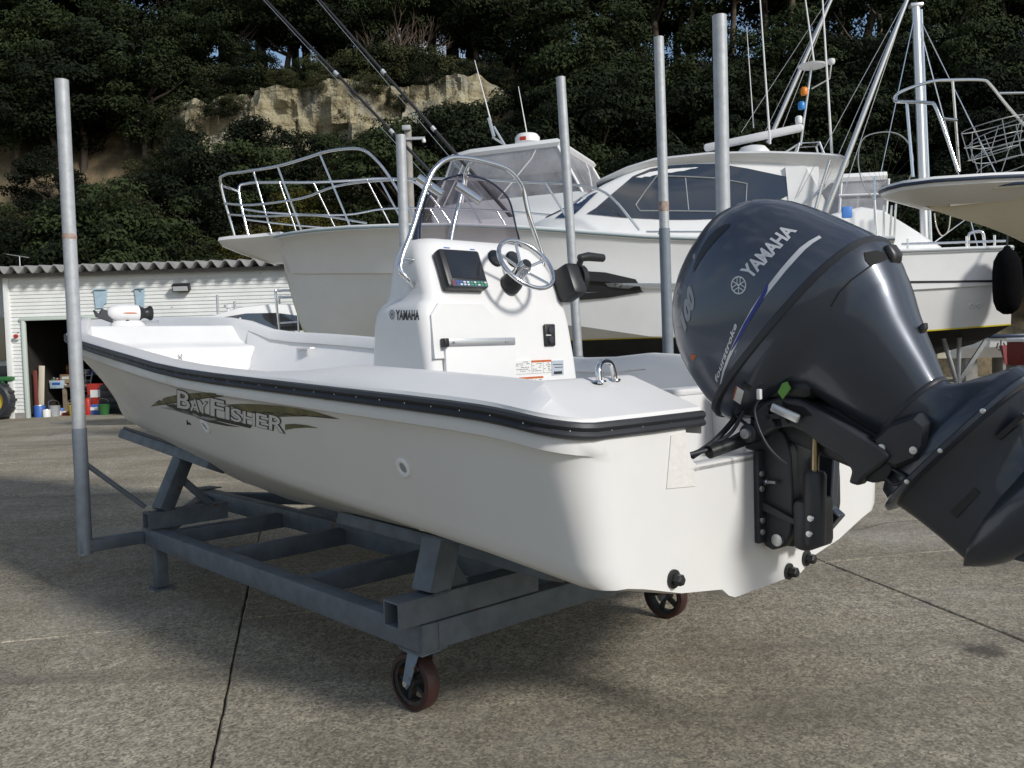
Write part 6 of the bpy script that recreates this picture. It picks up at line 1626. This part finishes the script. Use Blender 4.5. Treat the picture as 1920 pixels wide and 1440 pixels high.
def rock_mat():
    mt = bpy.data.materials.new('pale sandstone'); mt.use_nodes = True; n = mt.node_tree; b = n.nodes['Principled BSDF']; l = n.links.new
    geo = n.nodes.new('ShaderNodeNewGeometry')
    def noise(sc, det, vec=None):
        t = n.nodes.new('ShaderNodeTexNoise'); t.inputs['Scale'].default_value = sc; t.inputs['Detail'].default_value = det; l(vec or geo.outputs['Position'], t.inputs['Vector']); return t.outputs['Fac']
    def ramp(f, p0, c0, p1, c1):
        r = n.nodes.new('ShaderNodeValToRGB'); r.color_ramp.elements[0].position = p0; r.color_ramp.elements[0].color = (*c0, 1); r.color_ramp.elements[1].position = p1; r.color_ramp.elements[1].color = (*c1, 1); l(f, r.inputs['Fac']); return r.outputs['Color']
    def mix(f, a, c):
        x = n.nodes.new('ShaderNodeMixRGB'); l(f, x.inputs['Fac']); l(a, x.inputs['Color1'])
        if isinstance(c, tuple): x.inputs['Color2'].default_value = (*c, 1)
        else: l(c, x.inputs['Color2'])
        return x.outputs['Color']
    base = ramp(noise(1.3, 9), .3, (.2, .165, .09), .7, (.44, .40, .27))
    base = mix(ramp(noise(.8, 6), .52, (0, 0, 0), .66, (.8, .8, .8)), base, (.3, .3, .255))
    mpn = n.nodes.new('ShaderNodeMapping'); mpn.inputs['Scale'].default_value = (2.2, 2.2, .35); l(geo.outputs['Position'], mpn.inputs['Vector'])
    base = mix(ramp(noise(1.6, 7, mpn.outputs['Vector']), .54, (0, 0, 0), .7, (.75, .75, .75)), base, (.09, .07, .04))
    mp2 = n.nodes.new('ShaderNodeMapping'); mp2.inputs['Scale'].default_value = (.25, .25, 5.5); l(geo.outputs['Position'], mp2.inputs['Vector'])
    st_ = noise(1.0, 8, mp2.outputs['Vector'])
    base = mix(ramp(st_, .5, (0, 0, 0), .66, (.6, .6, .6)), base, (.16, .125, .07))
    l(base, b.inputs['Base Color']); b.inputs['Roughness'].default_value = .95
    ad_ = n.nodes.new('ShaderNodeMath'); ad_.operation = 'ADD'; l(noise(9, 10), ad_.inputs[0]); l(st_, ad_.inputs[1])
    bp = n.nodes.new('ShaderNodeBump'); bp.inputs['Strength'].default_value = 1; bp.inputs['Distance'].default_value = .12; l(ad_.outputs[0], bp.inputs['Height']); l(bp.outputs['Normal'], b.inputs['Normal'])
    return mt


ck = MB(); rr_ = []
NX, NZ = 150, 46
for j in range(NZ + 1):
    tz = j / NZ; row = []
    for i in range(NX + 1):
        x = lerp(-14.0, 1.8, i / NX); edge = min(1, min(i, NX - i) / 26)
        y = 32.0 + .7 * math.sin(x * .3) + .7 * tz
        z = 4.6 + 6.0 * tz + .9 * mn.noise(V(x * .3, 0, 1)) * tz + .2 * mn.noise(V(x * 1.7, 3, 1)) * tz
        c1 = mn.cell(V(x * .55 + .4 * mn.noise(V(x, z, 0)), z * .55, 1)); c2 = mn.cell(V(x * 1.5, z * 1.1, 5))
        d = .45 * c1 + .22 * c2 + .55 * mn.noise(V(x * .45, z * .5, 2)) + .22 * mn.noise(V(x * 1.9, z * 2.2, 4)) + .1 * mn.noise(V(x * 5, z * 6, 9))
        row.append(V(x, y - .55 - d * edge + (1 - edge) * 2.2, z))
    rr_.append(row)
ck.loft(rr_, False)
clf = ck.build('rock_face', rock_mat(), None, 40, kind='structure'); clf['label'] = 'pale yellow sandstone rock face in the hillside'


# ---- foliage
def leaf_mat(name, c1, c2, tr=.25):
    mt = bpy.data.materials.new(name); mt.use_nodes = True; n = mt.node_tree; b = n.nodes['Principled BSDF']; l = n.links.new
    oi = n.nodes.new('ShaderNodeObjectInfo'); geo = n.nodes.new('ShaderNodeNewGeometry'); no = n.nodes.new('ShaderNodeTexNoise'); no.inputs['Scale'].default_value = 1.6; no.inputs['Detail'].default_value = 4; l(geo.outputs['Position'], no.inputs['Vector'])
    mxx = n.nodes.new('ShaderNodeMath'); mxx.operation = 'ADD'; l(no.outputs['Fac'], mxx.inputs[0])
    sb_ = n.nodes.new('ShaderNodeMath'); sb_.operation = 'MULTIPLY_ADD'; l(oi.outputs['Random'], sb_.inputs[0]); sb_.inputs[1].default_value = .8; sb_.inputs[2].default_value = -.42; l(sb_.outputs[0], mxx.inputs[1])
    r = n.nodes.new('ShaderNodeValToRGB'); r.color_ramp.elements[0].position = .3; r.color_ramp.elements[0].color = (*c1, 1); r.color_ramp.elements[1].position = .75; r.color_ramp.elements[1].color = (*c2, 1); l(mxx.outputs[0], r.inputs['Fac'])
    l(r.outputs['Color'], b.inputs['Base Color']); b.inputs['Roughness'].default_value = .75; b.inputs['Specular IOR Level'].default_value = .12
    return mt


LF_D = leaf_mat('dark evergreen leaves', (.007, .011, .005), (.031, .044, .016))
LF_P = leaf_mat('pine needles', (.007, .012, .006), (.022, .032, .011))
LF_Y = leaf_mat('yellow green leaves', (.045, .045, .008), (.13, .11, .02))
LF_U = leaf_mat('undergrowth leaves', (.014, .019, .008), (.045, .048, .02))
BARK = mat('tree bark', (.1, .08, .06), .9, var=.4, vscale=6, bump=.3, bscale=20)
TWIG = mat('bare twigs', (.16, .12, .09), .9, var=.3)


def crown_mesh(name, seed, rx, rz, nclump, nleaf, size, flat=False, m_=LF_D):
    rnd = random.Random(seed); vs = []; fs = []
    cl = []
    for k in range(nclump):
        while True:
            p = V(rnd.uniform(-1, 1), rnd.uniform(-1, 1), rnd.uniform(-1, 1))
            if p.length <= 1 and p.length > .5: break
        s = 1 + .28 * mn.noise(p * 1.7 + V(seed, 0, 0))
        c = V(p.x * rx * s, p.y * rx * s, p.z * rz * s)
        if flat: c.z = round(c.z / .55) * .55 + rnd.uniform(-.08, .08)
        cl.append((c, rnd.uniform(.26, .62)))
    for c, cr in cl:
        for k in range(int(nleaf * (cr / .45) ** 2)):
            d = V(rnd.gauss(0, 1), rnd.gauss(0, 1), rnd.gauss(.25, .8)); d = d / max(d.length, 1e-3) * cr * rnd.random() ** .3
            d.z *= .3 if flat else .52
            if flat: d.x *= 1.5; d.y *= 1.5
            p = c + d; n_ = (d.normalized() + V(rnd.uniform(-.8, .8), rnd.uniform(-.8, .8), rnd.uniform(.0, 1.1))).normalized()
            t = n_.cross(V(rnd.uniform(-1, 1), rnd.uniform(-1, 1), rnd.uniform(-1, 1)))
            if t.length < 1e-3: continue
            t.normalize(); u = n_.cross(t); a = size * rnd.uniform(.6, 1.3); w_ = a * (.5 if not flat else .22)
            o = len(vs); vs += [p - t * a, p + u * w_ + n_ * a * .1, p + t * a, p - u * w_ + n_ * a * .1]; fs.append((o, o + 1, o + 2, o + 3))
    me = bpy.data.meshes.new(name); me.from_pydata([tuple(v) for v in vs], [], fs); me.materials.append(m_); return me


def trunk_mesh(name, seed, h, r0, spread, nb=7, m_=BARK):
    rnd = random.Random(seed); mbx = MB()
    pts = [V(.12 * math.sin(k * 1.3 + seed), .12 * math.cos(k * 1.1 + seed), h * k / 5) for k in range(6)]; pts[0] = V(0, 0, -.5)
    mbx.tube(pts, [r0 * (1 - .14 * k) for k in range(6)], 7)
    for k in range(nb):
        a = rnd.uniform(0, 6.28); z = h * rnd.uniform(.45, .98); L_ = spread * rnd.uniform(.5, 1)
        p0 = V(0, 0, z); p1 = p0 + V(math.cos(a) * L_ * .5, math.sin(a) * L_ * .5, L_ * .25); p2 = p0 + V(math.cos(a) * L_, math.sin(a) * L_, L_ * .6)
        mbx.tube([p0, p1, p2], [r0 * .4, r0 * .26, r0 * .1], 5)
    me = mbx.mesh(name, 60); me.materials.append(m_); return me


KIN = {}
for i in range(4): KIN['b%d' % i] = (crown_mesh('crown', 10 + i, 1.55, 1.3, 40, 260, .055), trunk_mesh('trunk', i, 2.3, .11, 1.3), 2.35)
for i in range(3): KIN['p%d' % i] = (crown_mesh('crown', 40 + i, 1.9, 1.7, 56, 200, .08, True, LF_P), trunk_mesh('trunk', 20 + i, 6.2, .15, 1.7, 9), 5.4)
for i in range(2): KIN['y%d' % i] = (crown_mesh('crown', 70 + i, 1.2, .75, 34, 130, .055, False, LF_Y), trunk_mesh('trunk', 50 + i, 1.2, .06, .9), 1.25)
for i in range(2): KIN['u%d' % i] = (crown_mesh('crown', 80 + i, 1.3, .7, 40, 130, .055, False, LF_U), trunk_mesh('trunk', 60 + i, .8, .06, .9), .7)


def bare_mesh(seed):
    rnd = random.Random(seed); mbx = MB()
    def grow(p, d, L_, r_, n):
        q = p + d * L_; mbx.tube([p, p.lerp(q, .5) + V(rnd.uniform(-.04, .04), 0, 0), q], [r_, r_ * .8, r_ * .55], 4)
        if n: 
            for k in range(3): grow(p.lerp(q, rnd.uniform(.5, 1)), (d + V(rnd.uniform(-.8, .8), rnd.uniform(-.8, .8), rnd.uniform(-.1, .5))).normalized(), L_ * .68, r_ * .55, n - 1)
    for k in range(5): grow(V(rnd.uniform(-.3, .3), rnd.uniform(-.3, .3), -.1), V(rnd.uniform(-.4, .4), rnd.uniform(-.4, .4), 1).normalized(), 1.15, .035, 3)
    me = mbx.mesh('branches', 0, False); me.materials.append(TWIG); return me


BARE = [bare_mesh(1), bare_mesh(2)]
NAMES = {'b': ('broadleaf_tree', 'tree', 'dark rounded evergreen broadleaf tree on the wooded hillside', 'evergreen broadleaf trees on the hillside'),
         'p': ('pine_tree', 'tree', 'tall dark pine with layered branches along the hill top', 'pines along the hill top'),
         'y': ('yellow_shrub', 'shrub', 'yellow green shrub behind the cruiser bow rail', 'yellow green shrubs behind the bow rail'),
         'u': ('undergrowth_shrub', 'shrub', 'low olive green shrub at the foot or ledges of the hillside', 'low shrubs on the hillside')}


def plant(kind, x, y, sc, rz, zoff=0.0, where=None):
    cr, tk, ch_ = KIN[kind]; nm, cat, lab, grp = NAMES[kind[0]]
    if where: lab = {'b': 'dark rounded evergreen tree', 'p': 'tall dark pine', 'u': 'low olive green shrub', 'y': 'yellow green shrub'}[kind[0]] + ' ' + where; grp = lab
    t = thing(nm, lab, cat, (x, y, hill_z(x, y) - .1 + zoff), rz, grp); t.scale = (sc, sc, sc)
    c = obj('crown', cr, t); c.location = (0, 0, ch_); obj('trunk', tk, t)
    return t


random.seed(77)
R_ = random.random
# foot of the hill
def where_foot(x): return 'at the hill foot above the workshop' if x < -9.5 else 'at the hill foot behind the cruiser bow' if x < 0 else 'at the hill foot behind the masts'
for k in range(30):
    x = -22 + k * 1.5 + R_() * .7
    if -8.6 < x < -3.4: plant('b%d' % (k % 4), x, 24.6 + R_(), .62 + .15 * R_(), R_() * 6, where=where_foot(x)); continue
    if x < -12.6 and R_() < .65: continue
    plant('b%d' % (k % 4), x, 24.6 + R_() * 1.6 + (1.6 if x > 5 else 0), .85 + .45 * R_(), R_() * 6, where=where_foot(x))
for k in range(28):
    x = -21 + k * 1.55 + R_() * .8
    if x < -11.6 or -8.2 < x < -3.6: continue
    plant('b%d' % ((k + 1) % 4), x, 27.3 + R_() * 1.5 + (1.2 if x > 5 else 0), .9 + .5 * R_(), R_() * 6, where='half way up the slope left of the rock' if x < -9 else 'half way up the slope behind the cabins')
for x, y, s_ in ((-11.2, 25.2, 1.35), (-10.2, 26.0, 1.1), (-12.1, 27.3, 1.05), (-16.6, 28.6, .7)): plant('b2', x, y, s_, x, where='in the big clump above the workshop roof')
for k in range(26):
    x = -20 + k * 1.65 + R_() * .8
    low = -12.5 < x < .8
    if x < -9.4: continue
    if low and R_() < .2: continue
    plant('b%d' % ((k + 2) % 4), x, 29.8 + R_() * 1.2 + (1 if x > 5 else 0), (.72 if low else 1.1) + .45 * R_(), R_() * 6, where='directly below the rock face' if low else 'high on the slope right of the rock')
# flanks of the rock face and right hand slope
for k in range(18):
    x = 1.2 + k * 1.15 + R_() * .6
    plant('b%d' % (k % 4), x, 32.0 + R_() * 2, 1.15 + .5 * R_(), R_() * 6, where='on the upper right hand slope')
for k in range(11):
    x = -25.5 + k * 1.15 + R_() * .6
    plant('b%d' % (k % 4), x, 33.6 + R_() * 1.5, 1.1 + .4 * R_(), R_() * 6, where='on the upper left hand slope')
# rim above the rock
for k in range(34):
    x = -23 + k * 1.42 + R_() * .8
    plant('b%d' % ((k + 3) % 4), x, 34.3 + R_() * 1.3, 1.05 + .5 * R_(), R_() * 6, where='on the rim above the rock face' if -13 < x < 3 else 'on the high ledge of the slope')
for k in range(22):
    x = -13 + k * .72 + R_() * .5
    plant('u%d' % (k % 2), x, 33.2 + R_() * .6, .7 + .5 * R_(), R_() * 6, .1, where='hanging over the rim of the rock face')
# tall pines on top, filled in behind with more broadleaf trees
for k in range(36):
    x = -27 + k * 1.5 + R_() * .9
    plant('p%d' % (k % 3), x, 36.8 + R_() * 2.5, .95 + .4 * R_(), R_() * 6)
for k in range(30):
    x = -30 + k * 2.1 + R_() * 1.2
    plant('p%d' % (k % 3), x, 41 + R_() * 3, 1.1 + .4 * R_(), R_() * 6, where='in the back row of the hill top')
for k in range(24):
    x = -26 + k * 2.2 + R_() * 1.2
    if -14.5 < x < -13 or 8 < x < 10: continue
    plant('b%d' % (k % 4), x, 38.5 + R_() * 2.5, 1.7 + .5 * R_(), R_() * 6, .3, where='between the pine trunks on the hill top')
for x, y, s_ in ((-2.1, 31.5, .55), (-7.4, 31.3, .45), (-1.2, 31.6, .7), (-4.6, 31.4, .42)): plant('b1', x, y, s_, x, where='growing against the rock face')
# low shrubs and yellow ones
for k in range(18): plant('u%d' % (k % 2), -10 + k * 1.2 + R_(), 24.0 + R_() * 4.5 + (1.6 if k > 15 else 0), .7 + .5 * R_(), R_() * 6, where='among the trees at the hill foot')
for x, y, s_ in ((-7.9, 27.0, .9), (-6.9, 27.4, .85), (-5.7, 27.2, .95), (-4.7, 27.5, .85), (-6.2, 28.2, 1.0), (-4.1, 27.2, .8)): plant('y%d' % (int(x * 7) % 2), x, y, s_, x, .3)
for k in range(16): plant('u%d' % (k % 2), -12.6 + k * .95 + R_() * .6, 31.6 + R_() * .3, .35 + .3 * R_(), R_() * 6, 1.2 + 2.6 * R_(), where='rooted in a crack of the rock face')
for k in range(9): plant('b%d' % (k % 4), -12.8 + k * 1.7 + R_() * .6, 32.9 + R_() * .4, .4 + .35 * R_(), R_() * 6, -.4, where='leaning over the rock face')
for k, (x, y, s_) in enumerate(((6.0, 27.5, 1.5), (7.3, 28.0, 1.7), (8.3, 27.6, 1.4), (-3.4, 33.9, 1.2), (-5.0, 34.2, 1.3), (5.0, 28.5, 1.4))):
    t = obj('bare_shrub', BARE[k % 2]); t.location = (x, y, hill_z(x, y) - .1); t.scale = (s_,) * 3; t.rotation_euler = (0, 0, k * 1.3); tag(t, 'leafless brown branching shrub among the evergreens', 'shrub', 'leafless shrubs on the hillside')

for x, y, s_ in ((-18.2, 28.5, .8), (-16.9, 29.8, .9), (-15.4, 28.2, .7), (-14.0, 29.9, .85), (-13.2, 28.6, .7), (-17.6, 31.0, 1.0), (-15.0, 31.2, 1.0), (-12.4, 30.4, .9), (-12.9, 31.4, .8)): plant('u%d' % (int(-x * 3) % 2), x, y, s_, x, where='on the bare bank above the workshop')
for x, y, s_ in ((-14.6, 29.4, .8), (-18.8, 30.2, 1.0), (-16.2, 31.6, .9)): plant('b%d' % (int(-x) % 4), x, y, s_, x, where='on the bare bank above the workshop')
# shelving with cartons at the back of the workshop
shu = thing('shelf_unit', 'steel shelf unit full of cartons at the back of the workshop doorway', 'shelf', (WXO + 1.35, GY + 2.2, 0), 0)
for sx in (-.95, .95):
    for sy in (-.18, .18): MB().box((sx, sy, .75), (.04, .04, 1.5)).build('upright', PAINTG, shu)
for z in (.5, .85, 1.2): MB().box((0, 0, z), (1.9, .4, .025)).build('shelf', PAINTG, shu)
random.seed(44)
for k in range(21):
    row = k // 7; x = -.82 + (k % 7) * .27
    t = thing('carton', 'one of the small cartons and tins packed on the workshop shelf unit', 'carton', (WXO + 1.35 + x, GY + 2.15, (.515, .865, 1.215)[row]), random.uniform(-.2, .2), 'cartons on the shelf unit')
    crate(jm[(k * 5 + row) % 9], .12 + .1 * random.random(), .18, .1 + .14 * random.random(), jm[(k * 3 + 2) % 9])(t)
for px, py, nm_, lab, m_ in ((103, 786, 'bucket', 'grey bucket on the floor in front of the bench', GALV), (140, 784, 'bucket', 'yellow bucket beside the guide pole in the doorway', YEL), (196, 783, 'bucket', 'green bucket right of the blue storage box', GRN2)):
    item(nm_, lab, 'bucket', px, py, GY + .35, lambda t, m_=m_: (MB().lathe([(.09, 0), (.12, .22), (.125, .23), (.115, .225), (.085, .02), (0, .02)], (0, 0, 0), (0, 0, 1), 16).build('body', m_, t, 40), MB().tube(catmull([(-.12, 0, .22), (-.1, -.03, .32), (0, -.05, .36), (.1, -.03, .32), (.12, 0, .22)], 3), .006, 5).build('handle', STEEL, t, 60)))
